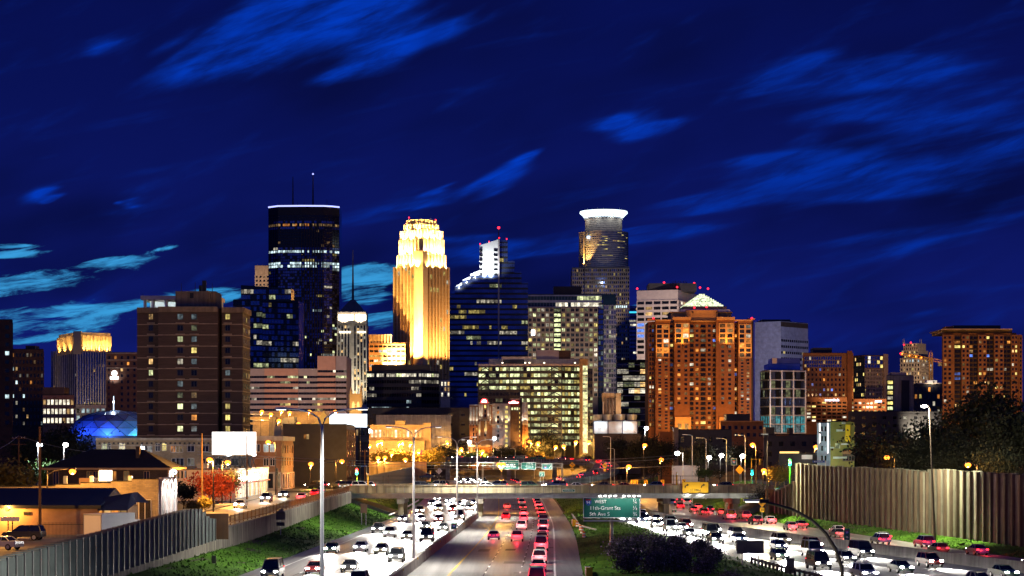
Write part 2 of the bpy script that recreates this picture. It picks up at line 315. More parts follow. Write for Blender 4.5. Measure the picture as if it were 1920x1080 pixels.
class Bld:
    def __init__(s, name, label, cat, pl, group=None):
        cx = sum(p[0] for p in pl) / len(pl); cy = sum(p[1] for p in pl) / len(pl)
        s.root = thing(name, label, cat, (cx, cy, 5), group); s.pl = pl; s.P = {}; s.wins = []; s.floods = []
    def part(s, n):
        if n not in s.P: s.P[n] = MB()
        return s.P[n]
    def body(s, pl, z0, z1, m, roof='roof_dark', part='wall'): s.part(part).prism(pl, z0, z1, m, None); s.part('roof').prism(shrink(pl, .4), z1 + .003, z1 + .25, roof)
    def facade(s, p0, p1, z0, z1, nx, nz, lit=None, wm='tan_stone', fw=.6, fh=.55, proud=.3, piers=True, spans=True, name='window', up=.5, off=.04, mull=0, mm=None, frame='facade_grid', sub=None):
        L = math.hypot(p1[0] - p0[0], p1[1] - p0[1]); t = ((p1[0] - p0[0]) / L, (p1[1] - p0[1]) / L); n = (t[1], -t[0])
        bw = L / nx; bh = (z1 - z0) / nz; ww = bw * fw; wh = bh * fh; w0 = (bh - wh) * up
        fr = s.part(frame)
        if piers and fw < 1:
            for i in range(nx + 1):
                a0 = max(0, i * bw - (bw - ww) / 2); a1 = min(L, i * bw + (bw - ww) / 2)
                fr.tbox(p0, t, n, a0, a1, 0, proud, z0, z1, wm)
        if spans and fh < 1:
            zs = [(z0 + j * bh + (w0 + wh if j >= 0 else 0), z0 + (j + 1) * bh + w0) for j in range(-1, nz)]
            for q, (a, b) in enumerate(zs):
                a = max(a, z0) if q else z0; b = min(b, z1)
                if q == 0: a, b = z0, z0 + w0
                if b - a > .02: fr.tbox(p0, t, n, 0, L, 0, proud - .03, a, b, wm)
        if mull:
            for i in range(nx * mull):
                if i % mull == 0 and fw < 1: continue
                a = L * i / (nx * mull); fr.tbox(p0, t, n, a - .08, a + .08, 0, proud * .6, z0, z1, mm or wm)
        for j in range(nz):
            for i in range(nx):
                m = lit(i, j) if lit else 'glass_dark'
                if m is None: continue
                a0 = i * bw + (bw - ww) / 2; a1 = a0 + ww; b0 = z0 + j * bh + w0; b1 = b0 + wh
                q = [(p0[0] + t[0] * a + n[0] * off, p0[1] + t[1] * a + n[1] * off, z) for a, z in ((a0, b0), (a1, b0), (a1, b1), (a0, b1))]
                s.wins.append((q, m, name, sub and (p0, t, n, a0, a1, b0, b1)))
    def band(s, p0, p1, za, zb, m, d=.25, part='trim', ext=.0):
        L = math.hypot(p1[0] - p0[0], p1[1] - p0[1]); t = ((p1[0] - p0[0]) / L, (p1[1] - p0[1]) / L)
        s.part(part).tbox(p0, t, (t[1], -t[0]), -ext, L + ext, -.05, d, za, zb, m)
    def flood(s, loc, target, col, w, angle=90, r=.5, size=.5):
        s.floods.append((loc, target, col, w, angle, r, size))
    def beacon(s, x, y, z, r=.5, pole=1.0):
        b = s.part('beacon'); b.cyl((x, y), .12, .12, z, z + pole, 'black_steel', 5); b.ball((x, y, z + pole + r * .8), r, 'lamp_red', 6)
    def mast(s, x, y, z0, z1, r=.35, m='pole_dark', part='antenna'):
        mb = MB(); mb.cyl((x, y), r, r * .4, z0, z1, m, 6); s.P.setdefault('_a', []).append((part, mb))
    def finish(s):
        extra = s.P.pop('_a', [])
        for n, mb in s.P.items(): mb.build(n.split('#')[0], s.root)
        for n, mb in extra: mb.build(n, s.root)
        ws = s.wins; N_ = 100
        if len(ws) > N_:
            lit = [w for w in ws if 'glass' not in w[1]]; drk = [w for w in ws if 'glass' in w[1]]
            rnd.shuffle(lit); rnd.shuffle(drk)
            one = (lit + drk)[:N_]; ids = set(id(w) for w in one); rest = [w for w in ws if id(w) not in ids]
        else: one, rest = ws, []
        for q, m, name, sub in one:
            mb = MB(); mb.poly(q, m); o = mb.build(name, s.root)
            if sub:
                p0, t, n, a0, a1, b0, b1 = sub; fb = MB(); w_ = .07
                for x0, x1, y0, y1 in ((a0, a1, b0 - .1, b0), (a0, a1, b1, b1 + w_), (a0 - w_, a0, b0, b1), (a1, a1 + w_, b0, b1), ((a0 + a1) / 2 - .04, (a0 + a1) / 2 + .04, b0, b1)):
                    fb.tbox(p0, t, n, x0, x1, .0, .12, y0, y1, sub_m.get(s.root.name.split('.')[0], 'black_steel'))
                fb.build('frame', o)
        if rest:
            mb = MB()
            for q, m, name, sub in rest: mb.poly(q, m)
            tag(mb.build('windows', s.root), kind='stuff')
        for loc, tg, col, w, an, r, size in s.floods:
            d = (Vector(tg) - Vector(loc)).normalized(); mb = MB(); r = min(r, .4); c = Vector(loc) - d * (r + size + .25)
            mb.ball(c, size, 'black_steel', 6); mb.cyl((c.x, c.y), .15, .15, c.z - 2 * size - .6, c.z - size * .5, 'black_steel', 5)
            o = mb.build('floodlight', s.root); lamp(o, 'SPOT', loc, col, w, r, tg, an)  # several of these are added before towers in place of street glow
        return s
sub_m = {}
def shrink(pl, d):
    cx = sum(p[0] for p in pl) / len(pl); cy = sum(p[1] for p in pl) / len(pl); out = []
    for x, y in pl:
        L = math.hypot(x - cx, y - cy); k = max(0, L - d) / L; out.append((cx + (x - cx) * k, cy + (y - cy) * k))
    return out
def lerp(a, b, t): return tuple(p + (q - p) * t for p, q in zip(a, b))
def edge(p0, p1, f0, f1): return lerp(p0, p1, f0), lerp(p0, p1, f1)

# ------------------------------------------------------------------ lamps, poles, trees
def street_lamp(px, py, D, ground, col='lamp_sodium', w=3500, arm=2.0, label='', name='street_lamp', pole='pole_dark', r=.32, group='sodium street lamps along the roads', rgb=None, pr=.11, down=True):
    x = PX(px, D); z = PZ(py, D); x0 = x - arm
    t = thing(name, label, 'street lamp', (x0, D, ground), group)
    mb = MB(); mb.cyl((x0, D), pr * 1.3, pr * .8, ground - .3, z + .2, pole, 7); mb.build('pole', t)
    if abs(arm) > .05:
        mb = MB(); mb.tube([(x0, D, z - .5), (x0 + arm * .3, D, z + .15), (x0 + arm * .8, D, z + .38), (x, D, z + .38)], pr * .55, pole, 6); mb.build('arm', t)
    hd = MB(); hd.box(x - .45, x + .45, D - .22, D + .22, z + .22, z + .48, pole); h = hd.build('lamp_head', t)
    g = MB(); g.ball((x, D, z), r, col, 8, .8); g.build('lens', h)
    if w: lamp(h, 'POINT', (x, D, z - r - .15), rgb or {'lamp_sodium': SODIUM, 'lamp_white': WHITE, 'lamp_cool': COOL}[col], w, .25)
    return t
def tree_meshes(seed, h, cr, ch, nleaf, leaf, m, bark='bark', sparse=1.0, bloom=None, clumps=60):
    g = random.Random(seed); tr = MB(); th = h * .3; tips = []
    tr.tube([(0, 0, -.4), (g.uniform(-.1, .1), g.uniform(-.1, .1), th * .5), (g.uniform(-.3, .3), g.uniform(-.3, .3), th)], .045 * h * .5, bark, 7, .03 * h * .5)
    def limb(p, d, L, r, lv):
        q = [p]; dd = Vector(d)
        for k in range(3):
            dd = (dd + Vector((g.uniform(-.25, .25), g.uniform(-.25, .25), g.uniform(-.05, .25)))).normalized(); q.append(q[-1] + dd * L / 3)
        tr.tube(q, r, bark, 5 if lv < 2 else 3, r * .4)
        if lv >= 2: tips.append(q[-1]); tips.append(q[2]); return
        for k in range(g.randint(3, 4)):
            a = g.uniform(0, 6.28); e = (dd + Vector((math.cos(a), math.sin(a), g.uniform(-.1, .5))) * .8).normalized()
            limb(q[g.choice([1, 2, 3])], e, L * g.uniform(.5, .75), r * .5, lv + 1)
    for k in range(7):
        a = k * 6.28 / 7 + g.uniform(-.4, .4); limb(Vector((0, 0, th * g.uniform(.65, 1))), Vector((math.cos(a), math.sin(a), g.uniform(.5, 1.6))).normalized(), h * .30, .018 * h * .5, 0)
    cl = list(tips); g.shuffle(cl); cl = cl[:clumps]
    while len(cl) < clumps:
        a = g.uniform(0, 6.28); z = g.uniform(-1, 1); rr = math.sqrt(1 - z * z) * g.uniform(.55, 1)
        cl.append(Vector((cr * rr * math.cos(a), cr * rr * math.sin(a), h - ch / 2 + z * ch / 2)))
    cb = MB(); per = max(1, int(nleaf / clumps))
    for c in cl:
        s_ = g.uniform(.7, 1.5) * cr * .24
        for k in range(per):
            p = c + Vector((g.gauss(0, s_), g.gauss(0, s_), g.gauss(0, s_ * .75))); u = Vector((g.gauss(0, 1), g.gauss(0, 1), g.gauss(0, 1))).normalized(); w = u.cross(Vector((g.gauss(0, 1), g.gauss(0, 1), g.gauss(0, 1)))).normalized()
            L = leaf * g.uniform(.6, 1.3); mm = bloom if bloom and g.random() < .22 else m
            cb.poly([p - u * L, p + w * L * .55, p + u * L, p - w * L * .55], mm)
    return tr.data('trunk'), cb.data('crown')
TM = {}
def tree(key, x, y, z, s, label, name='tree', group=None, cat='tree', rz=None):
    t = thing(name, label, cat, (x, y, z), group, rnd.uniform(0, 6.28) if rz is None else rz); t.scale = (s, s, s)
    link(bpy.data.objects.new('trunk', TM[key][0]), t); link(bpy.data.objects.new('crown', TM[key][1]), t); return t
# ------------------------------------------------------------------ terrain and roads
def interp(x, tab):
    if x <= tab[0][0]: return tab[0][1]
    for (a, p), (b, q) in zip(tab, tab[1:]):
        if x <= b: return p + (q - p) * (x - a) / (b - a)
    return tab[-1][1]
def spl(x, tab):                                   # Catmull-Rom through a table
    n = len(tab)
    if x <= tab[0][0] or x >= tab[-1][0]: return interp(x, tab)
    i = max(k for k in range(n - 1) if tab[k][0] <= x)
    x0, y0 = tab[i]; x1, y1 = tab[i + 1]
    m0 = (tab[i + 1][1] - tab[max(i - 1, 0)][1]) / (tab[i + 1][0] - tab[max(i - 1, 0)][0])
    m1 = (tab[min(i + 2, n - 1)][1] - y0) / (tab[min(i + 2, n - 1)][0] - x0)
    h = x1 - x0; t = (x - x0) / h
    return y0 * (2*t**3 - 3*t*t + 1) + h * m0 * (t**3 - 2*t*t + t) + y1 * (-2*t**3 + 3*t*t) + h * m1 * (t**3 - t*t)
T_WALLTOP = [(0, 2.6), (140, 3.0), (247, 4.0), (310, 4.3), (445, 5.2)]
T_LLINE = [(60, -32.5), (100, -31.5), (235, -28.06), (293, -26.4), (409, -23.1), (460, -22.2), (560, -22.3), (641, -23.5), (900, -24.5), (1005, -29)]
T_MED = [(60, -16), (100, -15.0), (154, -13.7), (251, -11.75), (356, -9.3), (441, -7.3), (560, -6.6), (900, -8.3), (1005, -13)]
T_MY = [(60, -11.5), (100, -10.4), (235, -7.15), (331, -4.8), (415, -3.3), (471, -3.0), (634, -4.0), (900, -5.5), (1005, -10)]
T_MR = [(60, 2), (100, 2.6), (235, 4.8), (287, 5.8), (395, 7.7), (471, 8.1), (630, 8.3), (900, 5.2), (1005, 1)]
T_MP = [(60, 5), (100, 5.8), (235, 8.0), (358, 10.6), (471, 11.5), (630, 11.8), (900, 8.6), (1005, 4.5)]
T_RL = [(60, 58), (150, 44), (200, 36.5), (237, 32), (280, 28.9), (350, 25.2), (400, 22.8), (445, 21.2), (520, 22.5), (627, 27.5), (720, 34)]
T_RR = [(60, 93), (150, 76), (200, 66.5), (240, 58.5), (300, 46.9), (353, 37.6), (400, 32.6), (445, 30.0), (520, 31.5), (627, 37.5), (720, 45)]
T_RC = [(60, 93.5), (150, 79), (230, 67.3), (260, 63.4), (308, 57.6), (345, 53.9), (406, 47.6), (424, 46.2), (460, 43.6), (530, 42.6), (634, 46), (720, 51)]
RAMPW = 4.6
def T(tab): return lambda D: spl(D, tab)
xll, xmed, xmy, xmr, xmp, xrl, xrr, xrc = map(T, (T_LLINE, T_MED, T_MY, T_MR, T_MP, T_RL, T_RR, T_RC))
def xwl(D): return -40.4 + .0135 * D if D <= 446 else xll(D) - 26
def xwr(D): return (54 - .123 * (D - 430) if D <= 430 else (54 if D <= 447 else xrc(D) + 24))
def plz(D): return max(2.5, interp(D, T_WALLTOP) - .25) if D < 446 else 5.4
def wbz(D): return interp(D, [(150, 1.6), (200, 1.9), (288, 1.5), (445, 2.9)])
def rbz(D): return interp(D, [(200, .2), (292, .7), (420, 1.2), (446, 1.6)])
def frange(a, b, s):
    out = []; x = a
    while x < b - 1e-6: out.append(x); x += s
    return out + [b]
rows = frange(20, 440, 20) + [444.9, 445.1, 447] + frange(470, 1000, 30) + [1012, 1100, 1500, 2500, 5000, 12000]
mb = MB(); pr = None
for D in rows:
    if D < 445: c = [(-9000, plz(D)), (-300, plz(D)), (xwl(D) - .4, plz(D)), (xwl(D) + .3, wbz(D)), (xll(D) - 2.6, -.05), (xmp(D), -.05), (xrl(D), -.05), (xrc(D) + RAMPW, -.05), (xwr(D), rbz(D)), (xwr(D) + .6, 5.2), (300, 5.4), (9000, 5.4)]
    elif D <= 1000: c = [(-9000, 5.4), (-300, 5.4), (xll(D) - 32, 5.4), (xll(D) - 26, 5.0), (xll(D) - 2.6, -.05), (xmp(D), -.05), (xmp(D) + 3, -.05), (max(xrc(min(D, 720)) + RAMPW, xmp(D) + 6), -.05), (xrc(min(D, 720)) + 24, 5.0), (xrc(min(D, 720)) + 30, 5.4), (300, 5.4), (9000, 5.4)]
    else: c = [(x, 5.4) for x in (-12000, -300, -62, -56, -32, 5, 8, 55, 75, 81, 300, 12000)]
    cur = [(x, D, z) for x, z in c]
    if pr:
        for a, b, p, q in zip(pr, pr[1:], cur, cur[1:]): mb.poly([a, b, q, p], 'earth')
    pr = cur
tag(mb.build('ground'), kind='structure')
def strip(name, Ds, l, r, z, m, parent=None, kind='structure', nx=1):
    mb = MB(); pr = None
    for D in Ds:
        a, b = l(D), r(D); zz = z(D) if callable(z) else z
        cur = [(a + (b - a) * k / nx, D, zz) for k in range(nx + 1)]
        if pr:
            for k in range(nx): mb.poly([pr[k], pr[k + 1], cur[k + 1], cur[k]], m)
        pr = cur
    o = mb.build(name, parent)
    return tag(o, kind=kind) if kind else o
DF = frange(40, 1000, 10)
strip('road_inbound_lanes', DF, lambda D: xll(D) - 2.5, xmed, .0, 'road_concrete')
strip('road_outbound_lanes', DF, xmed, xmp, .004, 'road_concrete')
strip('road_merging_lanes', frange(60, 720, 10), xrl, lambda D: xrr(D) + .2, .008, 'road_concrete')
strip('road_exit_ramp', frange(60, 720, 10), lambda D: xrr(D) - .2, lambda D: xrc(D) + RAMPW, .002, 'road_concrete')
def marks(name, Ds, fx, m, w=.15, z=.02, dash=None):
    mb = MB()
    if dash:
        D = Ds[0]
        while D < Ds[-1]:
            mb.poly([(fx(D) - w / 2, D, z), (fx(D) + w / 2, D, z), (fx(D + dash[0]) + w / 2, D + dash[0], z), (fx(D + dash[0]) - w / 2, D + dash[0], z)], m); D += dash[0] + dash[1]
    else:
        for a, b in zip(Ds, Ds[1:]): mb.poly([(fx(a) - w / 2, a, z), (fx(a) + w / 2, a, z), (fx(b) + w / 2, b, z), (fx(b) - w / 2, b, z)], m)
    tag(mb.build(name), kind='structure')
marks('road_marking_edge_line', DF, xll, 'white_paint', .2); marks('road_marking_edge_line', DF, lambda D: xmed(D) - 1.3, 'yellow_paint', .2)
marks('road_marking_edge_line', DF, xmy, 'yellow_paint', .2); marks('road_marking_edge_line', DF, xmr, 'white_paint', .22)
lane_l = lambda k: (lambda D: xll(D) + (xmed(D) - 1.3 - xll(D)) * k); lane_m = lambda k: (lambda D: xmy(D) + (xmr(D) - xmy(D)) * k)
lane_r = lambda k: (lambda D: xrl(D) + 1.5 + (xrr(D) - 2 - xrl(D) - 1.5) * k)
for k in (.25, .5, .75): marks('road_marking_lane_dashes', (60, 980), lane_l(k), 'white_paint', .18, .02, (3, 9))
for k in (.3333, .6667): marks('road_marking_lane_dashes', (60, 980), lane_m(k), 'white_paint', .2, .02, (3, 9))
for k in (.33, .66): marks('road_marking_lane_dashes', (60, 640), lane_r(k), 'white_paint', .18, .02, (3, 9))
marks('road_marking_lane_dashes', (60, 700), xrc, 'white_paint', .16, .02, (3, 9)); marks('road_marking_edge_line', frange(60, 700, 10), lambda D: xrc(D) + 3.7, 'white_paint', .16)
mbj = MB()
for D in frange(80, 640, 4.6):                      # expansion joints across the concrete
    mbj.poly([(xmed(D) + .6, D, .012), (xmp(D) - .1, D, .012), (xmp(D) - .1, D + .07, .012), (xmed(D) + .6, D + .07, .012)], 'asphalt')
tag(mbj.build('road_marking_expansion_joints'), kind='structure')
mbp = MB(); gp = random.Random(31)                  # sealed seams and repair patches
for fx in [lane_l(k) for k in (.245, .505, .755)] + [lane_m(k) for k in (.328, .672)] + [lane_r(k) for k in (.325, .665)]:
    for D in frange(80, 620, 9):
        if gp.random() < .8: mbp.poly([(fx(D) - .05, D, .016), (fx(D) + .06, D, .016), (fx(D + 9) + .06, D + 9, .016), (fx(D + 9) - .05, D + 9, .016)], 'asphalt')
for _ in range(60):
    f = gp.choice((lane_l, lane_m, lane_r))(gp.uniform(.08, .92)); D = gp.uniform(200, 560); w = gp.uniform(.4, 1.5); h = gp.uniform(1.5, 9); mbp.poly([(f(D) - w, D, .014), (f(D) + w, D, .014), (f(D + h) + w, D + h, .014), (f(D + h) - w, D + h, .014)], gp.choice(('asphalt', 'street_asphalt', 'street_asphalt')))
tag(mbp.build('road_marking_sealed_seams'), kind='structure')
# grass banks
def bank(name, Ds, l, r, zl, zr, nx=8, bump=.08, seed=1, blades=4000, kindof='grass', hump=0.0):
    g = random.Random(seed); mb = MB(); pr = None; gz = {}
    for D in Ds:
        cur = []
        for k in range(nx + 1):
            f = k / nx; x = l(D) + (r(D) - l(D)) * f; e = bump if 0 < k < nx else 0
            cur.append((x, D, zl(D) + (zr(D) - zl(D)) * f + hump * math.sin(math.pi * f) + g.uniform(-e, e) + .04))
        if pr:
            for k in range(nx): mb.poly([pr[k], pr[k + 1], cur[k + 1], cur[k]], kindof)
        pr = cur
    for _ in range(blades):
        D = g.uniform(Ds[0], Ds[-1]); f = g.random(); x = l(D) + (r(D) - l(D)) * f; z = zl(D) + (zr(D) - zl(D)) * f + hump * math.sin(math.pi * f)
        h = g.uniform(.12, .34); w = g.uniform(.10, .25); a = g.uniform(0, 3.14); dx, dy = math.cos(a) * w, math.sin(a) * w
        mb.poly([(x - dx, D - dy, z - .05), (x + dx, D + dy, z - .05), (x + g.uniform(-.2, .2), D + g.uniform(-.2, .2), z + h)], 'blade')
    return tag(mb.build(name, None, True), 'mown green grass growing on the bank', None, None, 'stuff')
bank('grass', frange(120, 445, 6), lambda D: xwl(D) + .3, lambda D: xll(D) - 2.5, wbz, lambda D: 0.0, blades=5000)
bank('grass', frange(130, 446, 6), lambda D: xrc(D) + RAMPW, lambda D: xwr(D) - .1, lambda D: 0.0, rbz, blades=4500, seed=2)
bank('grass', frange(120, 470, 7), xmp, xrl, lambda D: 0.0, lambda D: 0.0, blades=4000, seed=3, hump=.8)
bank('grass', frange(468, 900, 12), lambda D: xll(D) - 26, lambda D: xll(D) - 2.5, lambda D: 5.0, lambda D: 0.0, blades=5000, seed=4)
bank('grass', frange(470, 900, 12), lambda D: xmp(D) + .5, lambda D: max(xrl(min(D, 720)), xmp(D) + 4), lambda D: 0.0, lambda D: 0.0, blades=4000, seed=5, hump=1.0)
bank('grass', frange(470, 940, 12), lambda D: xrc(min(D, 720)) + RAMPW, lambda D: xrc(min(D, 720)) + 24, lambda D: 0.0, lambda D: 5.0, blades=4000, seed=6)
# barriers and walls
def ribbon_wall(name, label, cat, Ds, fx, th, z0, z1, m, cap=None, group=None, nm='wall'):
    t = thing(name, label, cat, (fx(Ds[0]), Ds[0], z0(Ds[0])), group); mb = MB(); cp = MB()
    for a, b in zip(Ds, Ds[1:]):
        xa, xb = fx(a), fx(b); h = th / 2
        vs = [(xa - h, a, z0(a)), (xa + h, a, z0(a)), (xb + h, b, z0(b)), (xb - h, b, z0(b)), (xa - h * .7, a, z1(a)), (xa + h * .7, a, z1(a)), (xb + h * .7, b, z1(b)), (xb - h * .7, b, z1(b))]
        mb.mesh(vs, [(4, 5, 6, 7), (1, 2, 6, 5), (0, 4, 7, 3), (0, 1, 5, 4), (3, 7, 6, 2)], m)
        if cap:
            vs = [(x, y, z + d) for d in (.004, .2) for x, y, z in ((xa - h * .85, a, z1(a)), (xa + h * .85, a, z1(a)), (xb + h * .85, b, z1(b)), (xb - h * .85, b, z1(b)))]
            cp.mesh(vs, [(4, 5, 6, 7), (1, 2, 6, 5), (0, 4, 7, 3), (0, 1, 5, 4), (3, 7, 6, 2), (0, 3, 2, 1)], cap)
    mb.build(nm, t); cp.build('coping', t); return t
t = ribbon_wall('median_barrier', 'long concrete barrier dividing the white headlight lanes from the red taillight lanes', 'barrier', frange(60, 440, 8), xmed, .7, lambda D: -.1, lambda D: 1.15, 'grey_concrete')
for D in frange(110, 430, 24):
    mb = MB(); mb.box(xmed(D) + .24, xmed(D) + .34, D - .06, D + .06, .85, 1.1, 'sign_yellow'); mb.build('reflector', t)
ribbon_wall('ramp_barrier', 'weathered concrete barrier between the curving headlight road and the exit ramp', 'barrier', frange(100, 620, 8), xrr, .6, lambda D: -.1, lambda D: 1.35 if D < 450 else 1.1, 'grey_concrete')
ribbon_wall('retaining_wall', 'tall stained concrete retaining wall above the left grass bank', 'wall', frange(90, 446, 6), xwl, .8, lambda D: .4, lambda D: interp(D, T_WALLTOP), 'wall_concrete', 'grey_concrete')
# railing on the left wall
t = thing('guard_railing', 'brown metal street railing along the top of the left retaining wall', 'railing', (xwl(262), 262, interp(262, T_WALLTOP)))
mbr = MB(); Ds = frange(262, 446, 4)
for a, b in zip(Ds, Ds[1:]):
    za, zb = interp(a, T_WALLTOP) + .2, interp(b, T_WALLTOP) + .2
    for h in (.25, 1.15): mbr.tube([(xwl(a), a, za + h), (xwl(b), b, zb + h)], .06, 'rail_brown', 4)
    for k in range(6):
        D = a + (b - a) * k / 6; z = za + (zb - za) * k / 6; mbr.box(xwl(D) - .03, xwl(D) + .03, D - .03, D + .03, z + .25, z + 1.15, 'rail_brown')
mbr.build('rails', t)
for D in Ds:
    z = interp(D, T_WALLTOP) + .2; mb = MB(); mb.box(xwl(D) - .07, xwl(D) + .07, D - .07, D + .07, z, z + 1.3, 'rail_brown'); mb.build('post', t)
# noise barriers: folded panels between steel posts
def noise_wall(name, label, D0, D1, fx, zb, zt, step, m, postm, dx, skew):
    t = thing(name, label, 'noise barrier', (fx(D0), D0, zb(D0)))
    Ds = frange(D0, D1, step)
    for i, (a, b) in enumerate(zip(Ds, Ds[1:])):
        mb = MB(); x0, x1 = fx(a), fx(b); n = Vector((x1 - x0, b - a, 0)).normalized(); q = Vector((n.y, -n.x, 0)) * dx
        p = Vector((x0, a, 0)); r = Vector((x1, b, 0)) + q * skew; th = Vector((n.y, -n.x, 0)) * .1
        z0a, z1a = zb(a) - .4, zt(a)
        mb.frust([(p.x - th.x, p.y - th.y), (p.x + th.x, p.y + th.y), (r.x + th.x, r.y + th.y), (r.x - th.x, r.y - th.y)], z0a, [(p.x - th.x, p.y - th.y), (p.x + th.x, p.y + th.y), (r.x + th.x, r.y + th.y), (r.x - th.x, r.y - th.y)], z1a + (rnd.uniform(-.12, .12) if skew < 0 else 0), rnd.choice((m, m, m + '_pale', m + '_dark')) if skew < 0 else m)
        mb.build('panel', t)
        mb = MB()
        if skew < 0: mb.box(x0 - dx - .42, x0 + .1, a - .45, a + .3, z0a, z1a - .05, postm)  # dark boxes stand for the shaded faces of folded panels
        else: mb.box(r.x - .04, r.x + .10, r.y - .16, r.y + .12, z0a, zt(b) + .15, postm); mb.poly([(x0, a, z1a + .02), (r.x, r.y, z1a + .02), (x1, b, z1a + .02)], 'tan_wall')  # tan cap put in for orange light on the inner panel faces
        mb.build('post', t)
    return t
noise_wall('noise_barrier', 'grey green metal noise barrier with angled panels at the lower left', 140, 258, lambda D: xwl(D) - .5, lambda D: interp(D, T_WALLTOP) - .5, lambda D: interp(D, [(140, 5.6), (157, 6.0), (196, 6.6), (238, 7.3), (243, 7.2), (248, 6.0), (258, 5.4)]), 2.55, 'barrier_panel', 'post_dark', 1.5, 1)
NT = [(190, 11.0), (268, 10.6), (269, 10.9), (292, 10.7), (330, 11.2), (331, 10.6), (345, 11.0), (395, 11.2), (411, 11.5), (412, 8.2), (420, 6.8), (431, 5.4)]
noise_wall('noise_barrier', 'tall weathered concrete noise wall with deep vertical ribs on the right bank', 190, 430, lambda D: xwr(D) + .2, rbz, lambda D: interp(D, NT), 2.9, 'noise_panel', 'rib_shade', .5, -1)
t = thing('timber_wall', 'orange lit plank wall between the bridge end and the noise wall', 'wall', (54, 432, 1))
mb = MB()
for k in range(16):
    x = 52.2 + k * .45; mb.box(x, x + .42, 433 + k * .1, 433.25 + k * .1, .6, 6.2 - k * .09 + .05 * (k % 2), 'wood_fence')
mb.build('planks', t)

# ------------------------------------------------------------------ the road bridge
DB0, DB1 = 445.0, 465.0; DZ = 5.75
t = thing('road_bridge', 'long level concrete bridge carrying the street over all the freeway lanes', 'bridge', (10, 455, 0))
XB0, XB1 = -34.6, 55.5
mb = MB(); mb.box(XB0 - 3, XB1 + 3, DB0 + .4, DB1 - .4, DZ - .35, DZ, 'street_asphalt'); mb.build('deck', t)
for y in (DB0, DB1 - .4):
    mb = MB(); mb.box(XB0, XB1, y, y + .4, DZ - .75, DZ + .78, 'bridge_concrete'); mb.box(XB0, XB1, y - .12, y + .5, DZ + .783, DZ + .93, 'bridge_concrete')
    for k in range(46): mb.box(XB0 + k * 1.96, XB0 + k * 1.96 + .12, y - .05, y, DZ - .70, DZ + .70, 'grey_concrete')
    mb.build('parapet', t)
for y in (DB0 + .5, DB0 + 5, DB0 + 9.8, DB0 + 14.5, DB1 - .9):
    mb = MB(); mb.box(XB0, XB1, y, y + .35, DZ - 1.75, DZ - .38, 'steel'); mb.box(XB0, XB1, y - .15, y + .5, DZ - 1.85, DZ - 1.753, 'steel'); mb.build('girder', t)
for x in (-23.6, -6.9, 26.5, 32.8, 47.5):
    mb = MB()
    for y in (DB0 + 1, DB0 + 9.6, DB0 + 17.6): mb.box(x - .55, x + .55, y, y + 1.2, -.2, DZ - 3.0, 'bridge_concrete')
    mb.box(x - .8, x + .8, DB0 + .4, DB1 - .4, DZ - 3.0, DZ - 1.86, 'wall_concrete'); mb.build('pier', t)
for sx, x0, x1 in ((-1, XB0 - 1.5, XB0 + .6), (1, XB1 - .6, XB1 + 2)):
    mb = MB(); mb.box(x0, x1, DB0 - .2, DB1 + .2, -.3, DZ - .36, 'wall_concrete'); mb.build('abutment', t)
mb = MB()
mb.frust([(XB0 + .6, DB0 + .2), (XB0 + 12, DB0 + .2), (XB0 + 12, DB1), (XB0 + .6, DB1)], -.2, [(XB0 + .6, DB0 + .2), (XB0 + .8, DB0 + .2), (XB0 + .8, DB1), (XB0 + .6, DB1)], 3.7, 'charcoal')
mb.frust([(XB1 - 9, DB0 + .2), (XB1 - .6, DB0 + .2), (XB1 - .6, DB1), (XB1 - 9, DB1)], -.2, [(XB1 - .8, DB0 + .2), (XB1 - .6, DB0 + .2), (XB1 - .6, DB1), (XB1 - .8, DB1)], 3.7, 'charcoal')
mb.build('slope_paving', t)
for y, lab in ((DB0 + .2, 'thin dark mesh fence along the near parapet of the bridge'), (DB1 - .2, 'thin dark mesh fence along the far parapet of the bridge')):
    f = thing('bridge_fence', lab, 'fence', (XB0, y, DZ + .93)); mb = MB()
    for z in (DZ + 1.9, DZ + 2.75): mb.box(XB0, XB1, y - .02, y + .02, z, z + .05, 'black_steel')
    mb.build('rails', f)
    for k in range(15):
        mb = MB(); x = XB0 + 1 + k * 6.3; mb.box(x - .05, x + .05, y - .05, y + .05, DZ + .934, DZ + 2.9, 'black_steel'); mb.build('post', f)
# curving ramp viaduct beyond the bridge
LP = [(14, 790, 1.6), (27, 818, 3.4), (36, 850, 5.2), (39.6, 885, 7.2), (37.5, 920, 8.6), (29, 950, 9.4), (14, 970, 9.9), (-5, 980, 10.1), (-30, 984, 10.3), (-60, 986, 10.4), (-95, 986, 10.4)]
def crv(pts, n=6):
    out = []
    for i in range(len(pts) - 1):
        p0, p1, p2, p3 = [Vector(pts[min(max(k, 0), len(pts) - 1)]) for k in (i - 1, i, i + 1, i + 2)]
        for k in range(n):
            q = k / n; out.append(.5 * ((2 * p1) + (-p0 + p2) * q + (2 * p0 - 5 * p1 + 4 * p2 - p3) * q * q + (-p0 + 3 * p1 - 3 * p2 + p3) * q ** 3))
    return out + [Vector(pts[-1])]
LPC = crv(LP)
def offs(pts, d):
    out = []
    for i, p in enumerate(pts):
        a = pts[max(i - 1, 0)]; b = pts[min(i + 1, len(pts) - 1)]; q = (b - a); q = Vector((q.y, -q.x, 0)).normalized(); out.append(p + q * d)
    return out
t = thing('ramp_viaduct', 'curving elevated ramp sweeping round behind the bridge', 'viaduct', (14, 790, 0))
